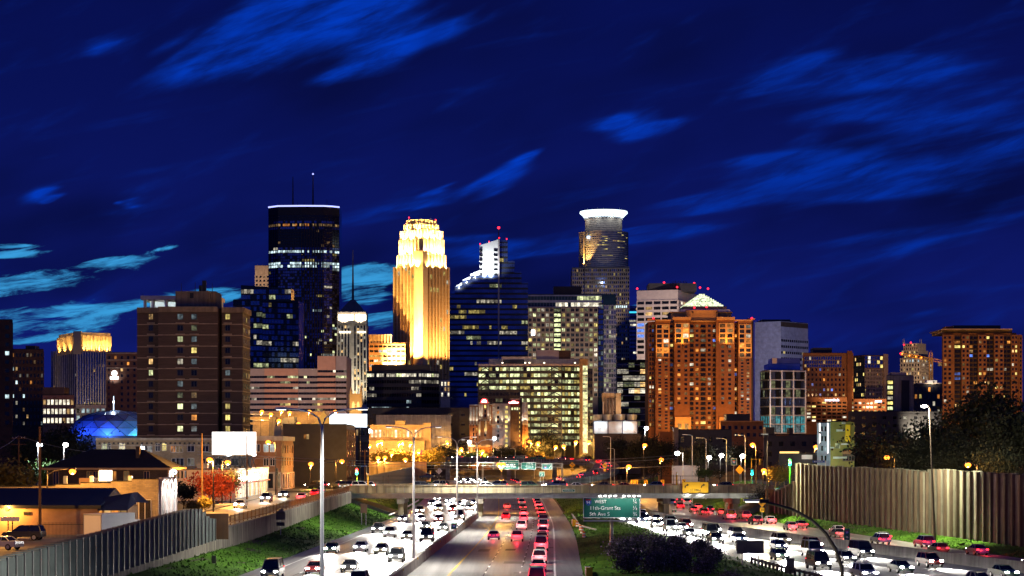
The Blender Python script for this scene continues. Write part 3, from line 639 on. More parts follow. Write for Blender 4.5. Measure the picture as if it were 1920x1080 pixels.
def sweep(mb, a, b, za, zb, m):
    A, B = offs(LPC, a), offs(LPC, b)
    for i in range(len(LPC) - 1):
        vs = [(p.x, p.y, p.z + z) for z in (za, zb) for p in (A[i], B[i], B[i + 1], A[i + 1])]
        mb.mesh(vs, [(0, 3, 2, 1), (4, 5, 6, 7), (0, 1, 5, 4), (1, 2, 6, 5), (2, 3, 7, 6), (3, 0, 4, 7)], m)
mb = MB(); sweep(mb, -5, 5, -1.3, 0, 'grey_concrete'); mb.build('deck', t)
for a in (-5.35, 5.0):
    mb = MB(); sweep(mb, a, a + .35, -1.5, .75, 'wall_concrete'); mb.build('parapet', t)
for i in range(20, len(LPC) - 4, 7):
    p = LPC[i]; mb = MB(); mb.box(p.x - 1, p.x + 1, p.y - .8, p.y + .8, -.5, p.z - 1.35, 'grey_concrete'); mb.build('pier', t)
# the street on the left and the cross street
strip('street_frontage', frange(150, 470, 10), lambda D: -49, lambda D: xwl(D) - .5, lambda D: plz(D) + .03, 'street_asphalt')
strip('street_crossing', [446, 466], lambda D: -160, lambda D: -37.2, 5.46, 'street_asphalt'); strip('street_crossing', [446, 466], lambda D: 58.4, lambda D: 190, 5.46, 'street_asphalt')
strip('pavement_frontage', frange(250, 446, 7), lambda D: -52, lambda D: -49, lambda D: plz(D) + .15, 'sidewalk')
strip('parking_lot', frange(150, 284, 10), lambda D: -120, lambda D: -49, lambda D: plz(D) + .025, 'street_asphalt')
marks('road_marking_centre_line', frange(250, 440, 10), lambda D: -41.5, 'yellow_paint', .15, 0, (3, 4)) if False else None

# ------------------------------------------------------------------ signs
def panel_sign(name, label, x, y, z, w, h, m, posts=(), ground=0, border='sign_white', texts=(), back='sign_back', group=None, cat='sign', postm='galvanised', diamond=False, pr=.09, th=.12, zbase=None):
    t = thing(name, label, cat, (x, y, ground), group); mb = MB(); bd = MB()
    if diamond:
        q = w / 1.414; P = [(x, z - q), (x + q, z), (x, z + q), (x - q, z)]
        mb.mesh([(a, y, b) for a, b in P] + [(a, y + th, b) for a, b in P], [(0, 1, 2, 3), (7, 6, 5, 4), (0, 4, 5, 1), (1, 5, 6, 2), (2, 6, 7, 3), (3, 7, 4, 0)], m)
    else:
        mb.box(x - w / 2, x + w / 2, y, y + th, z - h / 2, z + h / 2, m)
        if border:
            e = .06 + .01 * h
            for a in ((x - w / 2, x + w / 2, z + h / 2 - e, z + h / 2), (x - w / 2, x + w / 2, z - h / 2, z - h / 2 + e), (x - w / 2, x - w / 2 + e, z - h / 2 + e, z + h / 2 - e), (x + w / 2 - e, x + w / 2, z - h / 2 + e, z + h / 2 - e)):
                bd.box(a[0], a[1], y - .015, y + .001, a[2], a[3], border)
    mb.build('panel', t); bd.build('border', t)
    for px in posts:
        mb = MB(); mb.cyl((x + px, y + th + pr), pr, pr, ground - .3, z + (h * .4 if not diamond else 0), postm, 7); mb.build('post', t)
    for s, tx, tz, size, mm in texts: text(s, t, tx, -.02, z - ground + tz, size, mm)
    return t
def arrow(parent, x, y, z, s, m, ang=0, bend=0, name='arrow'):
    mb = MB(); c, q = math.cos(ang), math.sin(ang)
    def pt(a, b): return (x + (a * c - b * q) * s, y, z + (a * q + b * c) * s)
    pts = [(-.10, -.7), (.10, -.7), (.10, .15), (.34, .15), (0, .7), (-.34, .15), (-.10, .15)]
    if bend:
        arc = []; arc2 = []
        for k in range(7):
            a = math.pi - k * math.pi / 12 * 1.0; arc.append((.6 * bend + .70 * bend * math.cos(a), -.6 + 1.0 * math.sin(a))); arc2.append((.6 * bend + .44 * bend * math.cos(a), -.6 + .74 * math.sin(a)))
        for k in range(6): mb.poly([pt(*arc[k]), pt(*arc[k + 1]), pt(*arc2[k + 1]), pt(*arc2[k])], m)
        mb.poly([pt(.58 * bend, .65), pt(1.15 * bend, .27), pt(.58 * bend, -.1)], m)
    else: mb.poly([pt(*p) for p in pts], m)
    return mb.build(name, parent)
def shield(parent, x, y, z, s, num):
    mb = MB(); P = [(-.42, .22), (-.5, 0), (-.40, -.32), (0, -.6), (.40, -.32), (.5, 0), (.42, .22)]
    mb.poly([(x + a * s, y, z + b * s) for a, b in P], 'sign_blue'); mb.poly([(x + a * s, y, z + b * s) for a, b in ((-.42, .24), (.42, .24), (.36, .48), (0, .42), (-.36, .48))], 'sign_red')
    o = mb.build('route_shield', parent); text(num, o, x - parent.location.x, y - .02 - parent.location.y, z - .1 * s - parent.location.z, s * .62, 'sign_white')
# big green guide sign
gx, gy = PX(1147, 300), 300
gs = panel_sign('guide_sign', 'large green freeway guide sign listing WEST, 11th-Grant Sts and 5th Ave S', gx, gy, 5.85, 8.15, 2.95, 'sign_green', (), 0)
for s, x, z, size in (('WEST', -1.6, .85, .66), ('\u00bc', 3.35, .85, .85), ('11th-Grant Sts', -.95, -.06, .74), ('\u00bd', 3.35, -.06, .85), ('5th Ave S', -1.75, -.92, .74), ('\u00be', 3.35, -.92, .85)):
    text(s, gs, x, -.03, 5.85 + z, size, 'sign_white')
shield(gs, gx - 3.35, gy - .03, 5.85 + .83, .95, '94')
mb = MB(); mb.cyl((gx, gy + .6), .28, .24, -.3, 4.2, 'steel', 10); mb.build('post', gs)
mb = MB(); mb.box(gx - 4.0, gx + 4.0, gy + .3, gy + .6, 3.85, 4.1, 'steel'); mb.box(gx - 4.0, gx + 4.0, gy - 1.0, gy + .3, 3.95, 4.02, 'galvanised'); mb.build('catwalk', gs)
for k in range(8):
    x = gx - 1.7 + k * .72 + (.5 if k > 3 else 0); mb = MB(); mb.box(x - .2, x + .2, gy - .9, gy - .6, 7.52, 7.66, 'galvanised'); mb.box(x - .17, x + .17, gy - .93, gy - .9, 7.48, 7.62, 'lamp_white'); o = mb.build('sign_light', gs)
    if k in (1, 3, 5, 7): lamp(o, 'SPOT', (x, gy - 2.2, 7.9), WHITE, 260, .1, (x, gy, 5.6), 110)
mb = MB()
for x in (-2.2, 0, 2.2): mb.tube([(gx + x, gy + .1, 7.25), (gx + x, gy - .85, 7.5)], .04, 'galvanised', 4)
mb.build('light_bracket', gs)
# yellow ramp sign on the bridge
yx = PX(1304, 444); ys = panel_sign('warning_sign', 'wide yellow 35 MPH sign with two curved arrows hung on the bridge', yx, 444, 6.2, 5.65, 2.5, 'sign_yellow', (), 4.5, 'sign_black', (('35 MPH', 0, -.62, .70, 'sign_black'),))
for sx in (-1.9, 1.5): arrow(ys, yx + sx - .3, 443.97, 6.55, .75, 'sign_black', 0, 1)
mb = MB()
for k in range(12): mb.box(yx - 2.8 + k * .5, yx - 2.72 + k * .5, 443.1, 444.1, 4.70, 4.78, 'galvanised')
mb.box(yx - 2.85, yx + 2.85, 443.05, 443.13, 4.6, 4.82, 'galvanised'); mb.build('catwalk', ys)
for sx in (-1.6, 1.2):
    lo = (yx + sx, 442.2, 4.5); mb = MB(); mb.box(lo[0] - .25, lo[0] + .25, 442.9, 443.1, 4.55, 4.8, 'galvanised'); o = mb.build('sign_light', ys); lamp(o, 'SPOT', lo, (1, .93, .75), 260, .2, (yx + sx, 444, 6.4), 120)
bx = PX(1066.5, 444.6); panel_sign('bridge_name_sign', 'small green Franklin Ave sign fixed to the bridge parapet', bx, 444.6, 5.55, 2.6, .62, 'sign_green', (), 4.9, 'sign_white', (('Franklin Ave', 0, 0, .36, 'sign_white'),))
def D_on(px, py, z): return (CZ - z) * F / (py - HY)
# diamond warning signs
for px, py, D, s, lab, ar, gnd in ((1244, 941, 500, 1.1, 'yellow diamond curve sign beside the exit ramp under the bridge', 1, 0), (1429, 942, 408, 1.25, 'yellow diamond curve sign with speed plate on the right grass bank', 1, .8),
                              (1073, 872, 800, 1.6, 'yellow diamond curve sign inside the loop ramp', -1, 0), (1134, 873, 850, 1.6, 'yellow diamond curve sign outside the loop ramp bend', -1, 5), (1387, 881, 520, 1.5, 'yellow diamond sign beyond the right end of the bridge', 0, 5.4), (823, 883, 860, 1.9, 'pale pink diamond sign on the far left grass bank', 0, 1)):
    x, z = PX(px, D), PZ(py, D); t = panel_sign('warning_sign', lab, x, D, z, s * 1.05, s, 'sign_yellow' if 'pink' not in lab else 'sign_white', (0,), gnd, diamond=True, postm='galvanised', pr=.06)
    if ar: arrow(t, x - .2 * s * ar, D - .02, z + .02, s * .45, 'sign_black', 0, ar)
    if 'plate' in lab or 'ramp' in lab:
        mb = MB(); mb.box(x - s * .34, x + s * .34, D, D + .08, z - s * 1.5, z - s * .82, 'sign_yellow'); o = mb.build('plate', t)
        if 'plate' in lab: text('35', o, 0, -.03, z - gnd - s * 1.16, s * .5, 'sign_black')
# chevrons beyond the bridge
for i, (px, lab) in enumerate(((1186, 'black and yellow chevron sign, first of the row after the bridge lamp'), (1193, 'black and yellow chevron sign, close beside the first of the row'), (1211, 'black and yellow chevron sign, middle one of the row beyond the bridge'), (1242, 'black and yellow chevron sign left of the 35 MPH sign'), (1282, 'chevron sign peeping over the top of the 35 MPH sign'))):
    D = 476; x, z = PX(px, D), PZ(904, D) + (.15 if px == 1282 else 0); t = panel_sign('chevron_sign', lab, x, D, z, .8, 1.0, 'sign_yellow', (0,), 5.4, None, group='chevron signs beyond the bridge', pr=.04, postm='pole_dark')
    mb = MB()
    for s in (1, -1): mb.poly([(x - .22, D - .02, z + s * .40), (x - .02, D - .02, z + s * .40), (x + .28, D - .02, z), (x + .08, D - .02, z)], 'sign_black')
    mb.build('chevron', t)
# mile markers and small signs
for px, py, D, w, h, lab, num, gnd in ((851, 990, 346, .85, 1.6, 'tall green and blue mile marker standing on the median barrier', '16', 1.1), (1588, 1003, 306, .85, 1.9, 'green and blue mile marker in front of the exit ramp', '16', 0), (1264, 963, 478, 1.0, 1.6, 'blue mile marker on the ramp barrier below the bridge', '16', 1)):
    x, z = PX(px, D), PZ(py, D); t = panel_sign('mile_marker', lab, x, D, z, w, h, 'sign_green', (0,), gnd, None, pr=.05)
    shield(t, x, D - .02, z + h * .22, .52, '35'); text(num, t, 0, -.03, z - gnd - h * .18, .42, 'sign_white'); text('5', t, 0, -.03, z - gnd - h * .40, .3, 'sign_white')
t = panel_sign('route_sign', 'back of a small route shield sign on the left grass bank', PX(526, 312), 312, PZ(967, 312), 1.35, 1.2, 'sign_back', (0,), .9, None, pr=.06)
mb = MB(); x = PX(526, 312); mb.cyl((x, 312.06), .62, .2, PZ(967, 312) + .5, PZ(967, 312) + 1.1, 'sign_back', 10); mb.box(x - .6, x + .6, 311.97, 312.1, PZ(985, 312) - .1, PZ(978, 312) - .1, 'charcoal'); mb.build('plate', t)
panel_sign('road_sign', 'back of a brown sign on two posts low on the left grass bank', PX(682, 385), 385, PZ(953, 385), 1.2, 1.7, 'sign_back', (-.4, .4), .6, None, pr=.06)
panel_sign('road_sign', 'small dark sign post at the foot of the left retaining wall', PX(401, 240), 240, PZ(1049, 240), .5, .9, 'sign_back', (0,), 1.2, None, pr=.05)
panel_sign('road_sign', 'back of a wide sign on two posts before the bright right road', PX(1407, 250), 250, PZ(1026, 250), 3.2, 1.55, 'sign_back', (-.95, .95), 0, None, pr=.07)
panel_sign('road_sign', 'back of a narrow sign by the bright right road, near the arched lamp', PX(1482, 236), 236, PZ(1061, 236), .9, 1.7, 'sign_back', (0,), 0, None, pr=.05)
panel_sign('route_sign', 'green interstate shield sign beyond the right end of the bridge', PX(1376, 530), 530, PZ(866, 530), 1.5, 1.7, 'sign_green', (0,), 5.4, 'sign_white', pr=.06)
shield(bpy.data.objects[-1] if False else [o for o in bpy.data.objects if o.name.startswith('route_sign')][-1], PX(1376, 530), 529.97, PZ(866, 530), .9, '94')
panel_sign('street_name_sign', 'blue E Franklin Av street name sign above the right noise wall', PX(1535, 440), 440, PZ(865.5, 440), 2.55, .42, 'sign_blue', (1.4,), 5.4, None, (('E Franklin Av', 0, 0, .34, 'sign_white'),), pr=.06)
panel_sign('street_name_sign', 'blue E Franklin Av street name sign by the left traffic light', PX(682, 470), 470, PZ(874, 470), 1.3, .3, 'sign_blue', (.7,), 5.4, None, (('E Franklin Av', 0, 0, .17, 'sign_white'),), pr=.05)
# overhead signs beyond the bridge
D = 690; t = thing('sign_gantry', 'overhead sign gantry beyond the bridge with three green panels', 'sign gantry', (PX(1054, D), D, 0)); mb = MB()
for px in (905, 1054): mb.box(PX(px, D) - .3, PX(px, D) + .3, D, D + .6, -.2, PZ(868, D), 'steel')
for py in (869, 876):
    mb.box(PX(905, D), PX(1054, D), D + .1, D + .4, PZ(py, D) - .12, PZ(py, D) + .12, 'steel')
for k in range(20):
    a = PX(905 + k * 7.45, D); b = PX(905 + (k + 1) * 7.45, D); mb.tube([(a, D + .25, PZ(869 if k % 2 else 876, D)), (b, D + .25, PZ(876 if k % 2 else 869, D))], .07, 'steel', 4)
mb.build('truss', t)
for px0, px1, py0, py1, tx in ((936, 973, 863, 880, ()), (977, 1004.5, 867, 880, (('11th St', .4, .6, .75), ('Grant St', .4, -.3, .75))), (1016, 1035, 869, 880, (('WEST', -.2, .65, .5),))):
    x0, x1 = PX(px0, D), PX(px1, D); z0, z1 = PZ(py1, D), PZ(py0, D); mb = MB(); mb.box(x0, x1, D - .25, D - .1, z0, z1, 'sign_green')
    e = .1
    for a in ((x0, x1, z1 - e, z1), (x0, x1, z0, z0 + e), (x0, x0 + e, z0, z1), (x1 - e, x1, z0, z1)): mb.box(a[0], a[1], D - .28, D - .252, a[2], a[3], 'sign_white')
    o = mb.build('panel', t); xc, zc = (x0 + x1) / 2, (z0 + z1) / 2
    for s, dx, dz, size in tx: text(s, o, xc + dx - t.location.x, -.3, zc + dz, size, 'sign_white')
    if px0 == 936:                                  # lettering too small and glared to read: short white strokes
        lt = MB(); gl = random.Random(3)
        for zz in (.75, .05, -.65):
            q = xc - 2.0
            while q < xc + 2.0: w_ = gl.uniform(.12, .4); lt.box(q, q + w_, D - .29, D - .26, zc + zz - .18, zc + zz + .16, 'sign_white'); q += w_ + gl.choice((.1, .1, .35))
        lt.build('lettering', o)
    if px0 == 1016:
        arrow(o, xc + 1.1, D - .3, zc - .1, .75, 'sign_white', -.6)
        mb = MB(); mb.poly([(xc - .5 + a * .9, D - .29, zc - .35 + b * .9) for a, b in ((-.42, .22), (-.5, 0), (-.40, -.32), (0, -.6), (.40, -.32), (.5, 0), (.42, .22))], 'sign_blue'); mb.poly([(xc - .5 + a * .9, D - .29, zc - .35 + b * .9) for a, b in ((-.42, .24), (.42, .24), (.36, .48), (0, .42), (-.36, .48))], 'sign_red'); mb.build('route_shield', o)
        text('94', o, xc - .5 - t.location.x, -.32, zc - .45, .5, 'sign_white')
    lamp(o, 'SPOT', (xc, D - 3, z0 - 1), (.9, 1, .95), 1500, .2, (xc, D, zc), 130)
D = 700; x, z = PX(1016, D), PZ(889, D); t = panel_sign('exit_sign', 'small teal EXIT sign with an arrow on the grass gore', x, D, z, 1.85, 1.7, 'sign_green', (-.5, .5), 0, 'sign_white', (('EXIT', 0, .35, .55, 'sign_white'),)); arrow(t, x, D - .02, z - .35, .55, 'sign_white', -.6)
lamp(t, 'SPOT', (x, D - 6, z - 1), (.8, 1, .95), 2500, .2, (x, D, z), 60)
D = 940; x, z = PX(975, D), PZ(857.5, D); panel_sign('guide_sign', 'small bright teal 4th Ave S sign above the ramp viaduct', x, D, z, 5, 1.3, 'sign_green', (-1.6, 1.6), 5.4, 'sign_white', (('4th Ave S', 0, 0, .8, 'sign_white'),))
D = 940
for px0, px1, m, lab in ((995, 1006, 'sign_green', 'narrow green sign over the ramp viaduct, left of three'), (1008, 1022, 'sign_green', 'narrow green sign over the ramp viaduct, beside the yellow one'), (1024, 1038, 'sign_yellow', 'narrow yellow sign over the ramp viaduct')):
    panel_sign('guide_sign', lab, PX((px0 + px1) / 2, D), D, PZ(859, D), PX(px1, D) - PX(px0, D), 1.0, m, (0,), 5.4, None)
# orange work-zone barrels and attenuators on the median
for i, (px, py) in enumerate(((1072, 985), (1078, 990), (1084, 997), (1087, 1003), (1090, 1011))):
    D = D_on(px, py, 0); x = PX(px, D) + .4; t = thing('traffic_drum', ('striped orange traffic drum by the median grass, %s' % ('farthest from the viewer', 'second farthest', 'middle of the five', 'second nearest', 'nearest to the viewer')[i]), 'traffic drum', (x, D, .1), 'orange drums beside the outbound lanes')
    mb = MB()
    for k in range(5): mb.cyl((x, D), .30 - k * .02, .28 - k * .02, .1 + k * .22, .1 + (k + 1) * .22 - .004, 'sign_orange' if k % 2 == 0 else 'sign_white', 10)
    mb.build('barrel', t); mb = MB(); mb.cyl((x, D), .38, .38, .03, .1, 'tyre', 10); mb.build('foot', t)
for D0, lab, lo in ((395, 'low white and black crash cushion beside the outbound lanes near the bridge', 10), (238, 'low white and black crash cushion at the bottom of the median grass', 6)):
    t = thing('crash_cushion', lab, 'crash cushion', (xmp(D0) + .6, D0, 0)); mb = MB()
    for k in range(lo): D = D0 + k * 1.6 - 8; x = xmp(D) + .55; mb.box(x - .3, x + .3, D, D + 1.5, 0, .85, 'sign_black' if k % 2 else 'sign_white')
    mb.build('cells', t); mb = MB(); D = D0 - 8.3; x = xmp(D) + .55; mb.box(x - .35, x + .35, D, D + .25, .05, 1.25, 'sign_yellow'); mb.build('nose', t)
t = thing('guard_rail', 'grey steel guard rail curving along the median behind the crash cushion', 'guard rail', (xmp(370) + 1, 370, 0)); mb = MB()
mb.tube([(xmp(D) + 1.2 + max(0, 372 - D) * .12, D, .75) for D in frange(352, 440, 8)], .14, 'galvanised', 4); mb.build('rail', t)
for D in frange(352, 440, 8):
    mb = MB(); mb.box(xmp(D) + 1.2 + max(0, 372 - D) * .12 - .06, xmp(D) + 1.2 + max(0, 372 - D) * .12 + .06, D, D + .1, -.1, .7, 'galvanised'); mb.build('post', t)
t = thing('guard_rail', 'pale guard rail bending under the left span of the bridge', 'guard rail', (PX(742, 470), 470, 0)); mb = MB()
mb.tube([(xll(D) - 2.6, D, .8) for D in frange(430, 560, 8)], .2, 'white_panel', 4); mb.build('rail', t)
# ------------------------------------------------------------------ street lamps and traffic lights
def twin_lamp(px, D, ztop, label):
    x = xmed(D); t = thing('twin_arm_lamp', label, 'street lamp', (x, D, 1.1), 'twin armed lamps on the median barrier')
    mb = MB(); mb.cyl((x, D), .17, .11, 1.15, ztop - .9, 'galvanised', 8); mb.build('pole', t)
    for s in (-1, 1):
        mb = MB(); mb.tube([(x, D, ztop - 1.0), (x + s * .25, D, ztop - .25), (x + s * .9, D, ztop + .2), (x + s * 1.7, D, ztop + .38), (x + s * 2.6, D, ztop + .45)], .075, 'galvanised', 6); a = mb.build('arm', t)
        hd = MB(); hd.box(x + s * 2.95 - .42, x + s * 2.95 + .42, D - .18, D + .18, ztop + .38, ztop + .54, 'galvanised'); h = hd.build('lamp_head', a)
        ln = MB(); ln.box(x + s * 2.95 - .34, x + s * 2.95 + .34, D - .2, D + .15, ztop + .33, ztop + .377, 'lamp_white' if False else 'white_glow'); ln.build('lens', h)
        lamp(h, 'SPOT', (x + s * 2.95, D, ztop + .25), (1, .95, .85), 42000 if s < 0 else 28000, .3, (x + s * (9 if s < 0 else 5), D, 0), 145, .6)
for px, D, z, lab in ((612, 152, 16.6, 'twin armed galvanised lamp post nearest the viewer on the median'), (776, 251, 16.4, 'twin armed lamp post second from the viewer on the median'), (857, 356, 15.9, 'twin armed lamp post third from the viewer on the median'), (895, 441, 15.9, 'twin armed lamp post just in front of the bridge on the median')):
    twin_lamp(px, D, z, lab)
# arched dark lamp in the right foreground
D = 172; t = thing('arched_lamp', 'dark lamp post with a long arched arm rising from the lower right', 'street lamp', (PX(1583, D), D, 0))
pts = [(1581, 1100), (1578, 1062), (1567, 1030), (1548, 1000), (1522, 975), (1490, 957), (1458, 947), (1436, 942)]
mb = MB(); mb.tube([(PX(1581, D), D, -.2)] + [(PX(a, D), D, PZ(b, D)) for a, b in pts], .17, 'pole_dark', 8, .11); mb.build('pole', t)
mb = MB(); mb.box(PX(1424, D), PX(1441, D), D - .2, D + .2, PZ(943, D), PZ(936, D), 'black_steel'); mb.box(PX(1394, D), PX(1424, D), D - .18, D + .18, PZ(940, D), PZ(936, D), 'galvanised'); h = mb.build('lamp_head', t)
mb = MB(); mb.box(PX(1398, D), PX(1422, D), D - .2, D + .2, PZ(942, D), PZ(940.2, D), 'white_glow'); mb.build('lens', h)
lamp(h, 'SPOT', (PX(1410, D), D, PZ(943, D) - .1), (1, .93, .82), 9000, .2, (PX(1410, D) + 4, D + 4, 0), 140)
# tall lamp before the right noise wall
D = 316; x = PX(1753, D); t = thing('tall_lamp', 'tall bright white lamp post rising above the right noise wall', 'street lamp', (x, D, .7))
zt = PZ(761, D); mb = MB(); mb.tube([(x, D, .3), (x - .3, D, 8), (x - .9, D, zt)], .2, 'pole_dark', 8, .1); mb.build('pole', t)
mb = MB(); mb.box(x - 2.2, x - .8, D - .25, D + .25, zt, zt + .2, 'pole_dark'); h = mb.build('lamp_head', t); mb = MB(); mb.ball((x - 1.6, D, zt - .05), .55, 'lamp_white', 8, .45); mb.build('lens', h)
lamp(h, 'SPOT', (x - 1.8, D - .5, zt - .6), (1, .96, .66), 60000, .3, (x + 2, D + 9, 2), 150)
D = 412; x = PX(1438, D); t = thing('tall_lamp', 'tall slender grey lamp post beside the right end of the bridge', 'street lamp', (x, D, .7)); mb = MB(); mb.tube([(x, D, .3), (x + .1, D, PZ(815, D))], .16, 'pole_dark', 8, .08); mb.build('pole', t)
mb = MB(); mb.box(x - 1.1, x + .2, D - .2, D + .2, PZ(815, D), PZ(815, D) + .15, 'galvanised'); h = mb.build('lamp_head', t); lamp(h, 'SPOT', (x - .6, D - .5, PZ(815, D) - .2), (1, .92, .55), 36000, .2, (x + 7, D - 14, 3), 120)  # spot added to this unlit post to brighten the noise wall
LAMPS = [  # px, py, D, ground, colour, watts, arm, description
 (393, 862, 335, 4.2, 's', 13000, -.6, 'sodium lamp blazing left of the red blossom tree'), (427, 867, 372, 4.6, 's', 9000, 1.0, 'sodium lamp behind the red blossom tree under the billboard'),
 (136, 884, 281, 3.8, 's', 6500, 3.4, 'sodium lamp on a wooden pole above the long brick storefront'),
 (325, 885, 303, 4.2, 'c', 4500, .5, 'bright white lamp at the corner of the white lit shop facade'), (-70, 850, 222, 3.5, 's', 6000, .5, 'unseen sodium lamp added outside the left edge to light the parking lot'),  # last lamp is unseen, added to throw orange light on the lot
 (641, 865, 500, 5.4, 's', 7000, 1.5, 'big sodium lamp at the left end of the bridge'), (583, 870, 470, 5.4, 's', 4500, .2, 'sodium lamp before the tall dark brick building'),
 (503, 829, 432, 5.2, 's', 5500, -1.5, 'sodium lamp lighting the corner brick building'), (839, 829, 1006, 5.4, 's', 4200, -1.4, 'sodium lamp above the third twin armed post'),
 (693, 836, 620, 5.4, 's', 9000, .3, 'sodium lamp at the left edge of the golden trees'), (709, 829, 700, 5.4, 's', 9000, .4, 'left lamp of a close pair before the pilastered building'), (715, 828, 704, 5.4, 's', 5000, -.4, 'right lamp of a close pair before the pilastered building'),
 (749, 831, 690, 5.4, 's', 9000, .4, 'left lamp of three over the golden trees'), (754, 829, 700, 5.4, 's', 7000, -.4, 'middle lamp of three over the golden trees'), (770, 831, 690, 5.4, 's', 8000, .4, 'right lamp of three over the golden trees'),
 (709, 859, 640, 5.4, 's', 3500, .3, 'low sodium lamp behind the golden trees, left'), (722, 858, 640, 5.4, 's', 3500, .3, 'low sodium lamp behind the golden trees, right'),
 (936, 871, 466, 5.8, 's', 5500, -.5, 'left head of the paired sodium lamps on the bridge'), (943, 871, 466, 5.8, 's', 5500, .5, 'right head of the paired sodium lamps on the bridge'),
 (1179, 875, 466, 5.8, 's', 5500, .5, 'sodium lamp on the far side of the bridge near the chevrons'), (993, 828, 1006, 5.4, 's', 9000, .5, 'sodium lamp beside the right corner of the uplit hotel'),
 (1009, 831, 1001, 5.4, 's', 4000, .5, 'faint sodium lamp right of the uplit hotel'), (1042, 838, 1006, 5.4, 's', 7000, .6, 'left lamp of the pair over the orange street'), (1057, 837, 1000, 5.4, 's', 7000, -.6, 'right lamp of the pair over the orange street'),
 (1080, 829, 1002, 5.4, 's', 9000, .5, 'sodium lamp at the foot of the glass office'), (1104, 829, 1005, 5.4, 's', 9000, -1.6, 'sodium lamp at the right corner of the glass office'),
 (1209, 835, 640, 5.4, 's', 5500, .4, 'sodium lamp among dark trees below the chillers'), (1411, 834, 505, 5.4, 's', 6500, -.8, 'large sodium lamp over the right crossing traffic light'),
 (1663, 858, 420, 5.4, 's', 4500, -1.5, 'sodium lamp above the middle of the right noise wall'), (1815, 872, 345, 5.4, 's', 5200, -1.5, 'sodium lamp above the right part of the noise wall'),
 (491, 772, 780, 8, 's', 8000, .4, 'first sodium lamp on the parking deck'), (508, 777, 770, 8, 's', 4000, .4, 'second sodium lamp on the parking deck'), (528, 771, 780, 8, 's', 8000, .4, 'third sodium lamp on the parking deck'), (543, 774, 785, 8, 's', 5000, .4, 'fourth sodium lamp on the parking deck'), (580, 772, 790, 8, 's', 8000, .4, 'fifth sodium lamp on the parking deck'), (629, 772, 800, 8, 's', 6000, .4, 'sixth sodium lamp on the parking deck, above the bright billboard'),
 (560, 795, 640, 8, 's', 4000, .5, 'sodium lamp over the roof of the dark brick building'), (523, 789, 660, 8, 's', 5000, .5, 'sodium lamp beside the parking deck ramp'),
 (74, 834, 420, 4.5, 'c', 5000, .3, 'cool white lamp on a pale post left of the hip roofed house'), (123, 834, 450, 4.5, 'w', 8000, .4, 'bright white lamp behind the hip roofed house'),
 (1270, 850, 520, 5.4, 'w', 2500, -1.4, 'white lamp on a curved pole beyond the bridge'), (1353, 854, 640, 5.4, 'w', 2500, .4, 'small white lamp among the dark buildings on the right'),
 (692, 808, 610, 8, 'c', 2500, .3, 'white lamp at the right of the blue white billboard'), (1212, 803, 800, 5.4, 'c', 22000, .5, 'brilliant white floodlight by the cooling plant'), (880, 829, 1005, 5.4, 'w', 1200, .5, 'white lamp over the viaduct left of the hotel'),
 (655, 850, 700, 5.4, 's', 4000, .4, 'sodium lamp deep behind the left traffic light'), (785, 846, 720, 5.4, 's', 5000, .4, 'sodium lamp right of the golden trees'), (865, 842, 1004, 5.4, 's', 5000, -.5, 'sodium lamp left of the hotel entrance'), (905, 846, 1002, 5.4, 's', 4000, .4, 'low sodium lamp at the hotel entrance'), (1130, 846, 1003, 5.4, 's', 5000, .4, 'sodium lamp behind the loop ramp trees'),
 (1240, 862, 600, 5.4, 's', 3000, .4, 'low sodium lamp left of the pale concrete wall'), (1330, 858, 620, 5.4, 'w', 1500, .4, 'tiny white lamp before the dark church'), (1392, 855, 600, 5.4, 'w', 1500, .4, 'tiny white lamp left of the big sodium lamp'), (1432, 882, 500, 5.4, 's', 2500, .3, 'pair of low amber lamps by the right crossing'), (1530, 838, 520, 5.4, 's', 3000, .4, 'sodium lamp before the pale blue flats'), (760, 862, 660, 5.4, 's', 3500, .3, 'low sodium lamp on the golden street, far right'), (735, 850, 650, 5.4, 's', 4000, .3, 'sodium lamp in the middle of the golden trees'),
 (927, 822, 1003, 5.4, 'c', 250, .4, 'cool white lamp in front of the hotel')]
for px, py, D, g, c, w, arm, lab in LAMPS:
    w = w * (3.6 if c == 's' and 600 < px < 1150 and D > 600 else 1.7 if c == 's' and px < 1600 else .7 if c == 's' else 1)
    k = {'s': 'lamp_sodium', 'w': 'lamp_white', 'c': 'lamp_cool'}[c]
    street_lamp(px, py, D, g, k, w, arm, lab, pole='pole_dark' if c == 's' else 'galvanised', r=.30 + D * .0007, group='street lamps along the roads')  # lens ball grows with distance to carry the lamp's glare
for px, py0, D, lab in ((940, 845, 1002, 'left of the hotel doors'), (966, 842, 1002, 'in front of the hotel middle'), (1002, 846, 1002, 'right of the hotel'), (1124, 838, 1002, 'outside the loop ramp bend'), (1145, 820, 700, 'among dark trees beyond the loop'), (1152, 842, 760, 'behind the loop ramp'), (1298, 817, 560, 'left of the dark church'), (1324, 823, 560, 'right of the dark church'), (1362, 824, 540, 'beyond the bridge right half'), (1397, 818, 520, 'left of the big sodium lamp')):
    D_ = D; x = PX(px, D); z = PZ(py0, D); t = thing('light_pole', 'unlit slender grey lamp pole ' + lab, 'lamp pole', (x, D, 4), 'unlit lamp poles beyond the bridge')
    mb = MB(); mb.cyl((x, D), .16, .1, 0, z, 'galvanised', 6); mb.build('pole', t); mb = MB(); mb.tube([(x, D, z - .1), (x - .5, D, z + .2), (x - 1.8, D, z + .3)], .07, 'galvanised', 5); mb.box(x - 2.6, x - 1.7, D - .2, D + .2, z + .22, z + .38, 'galvanised'); mb.build('arm', t)
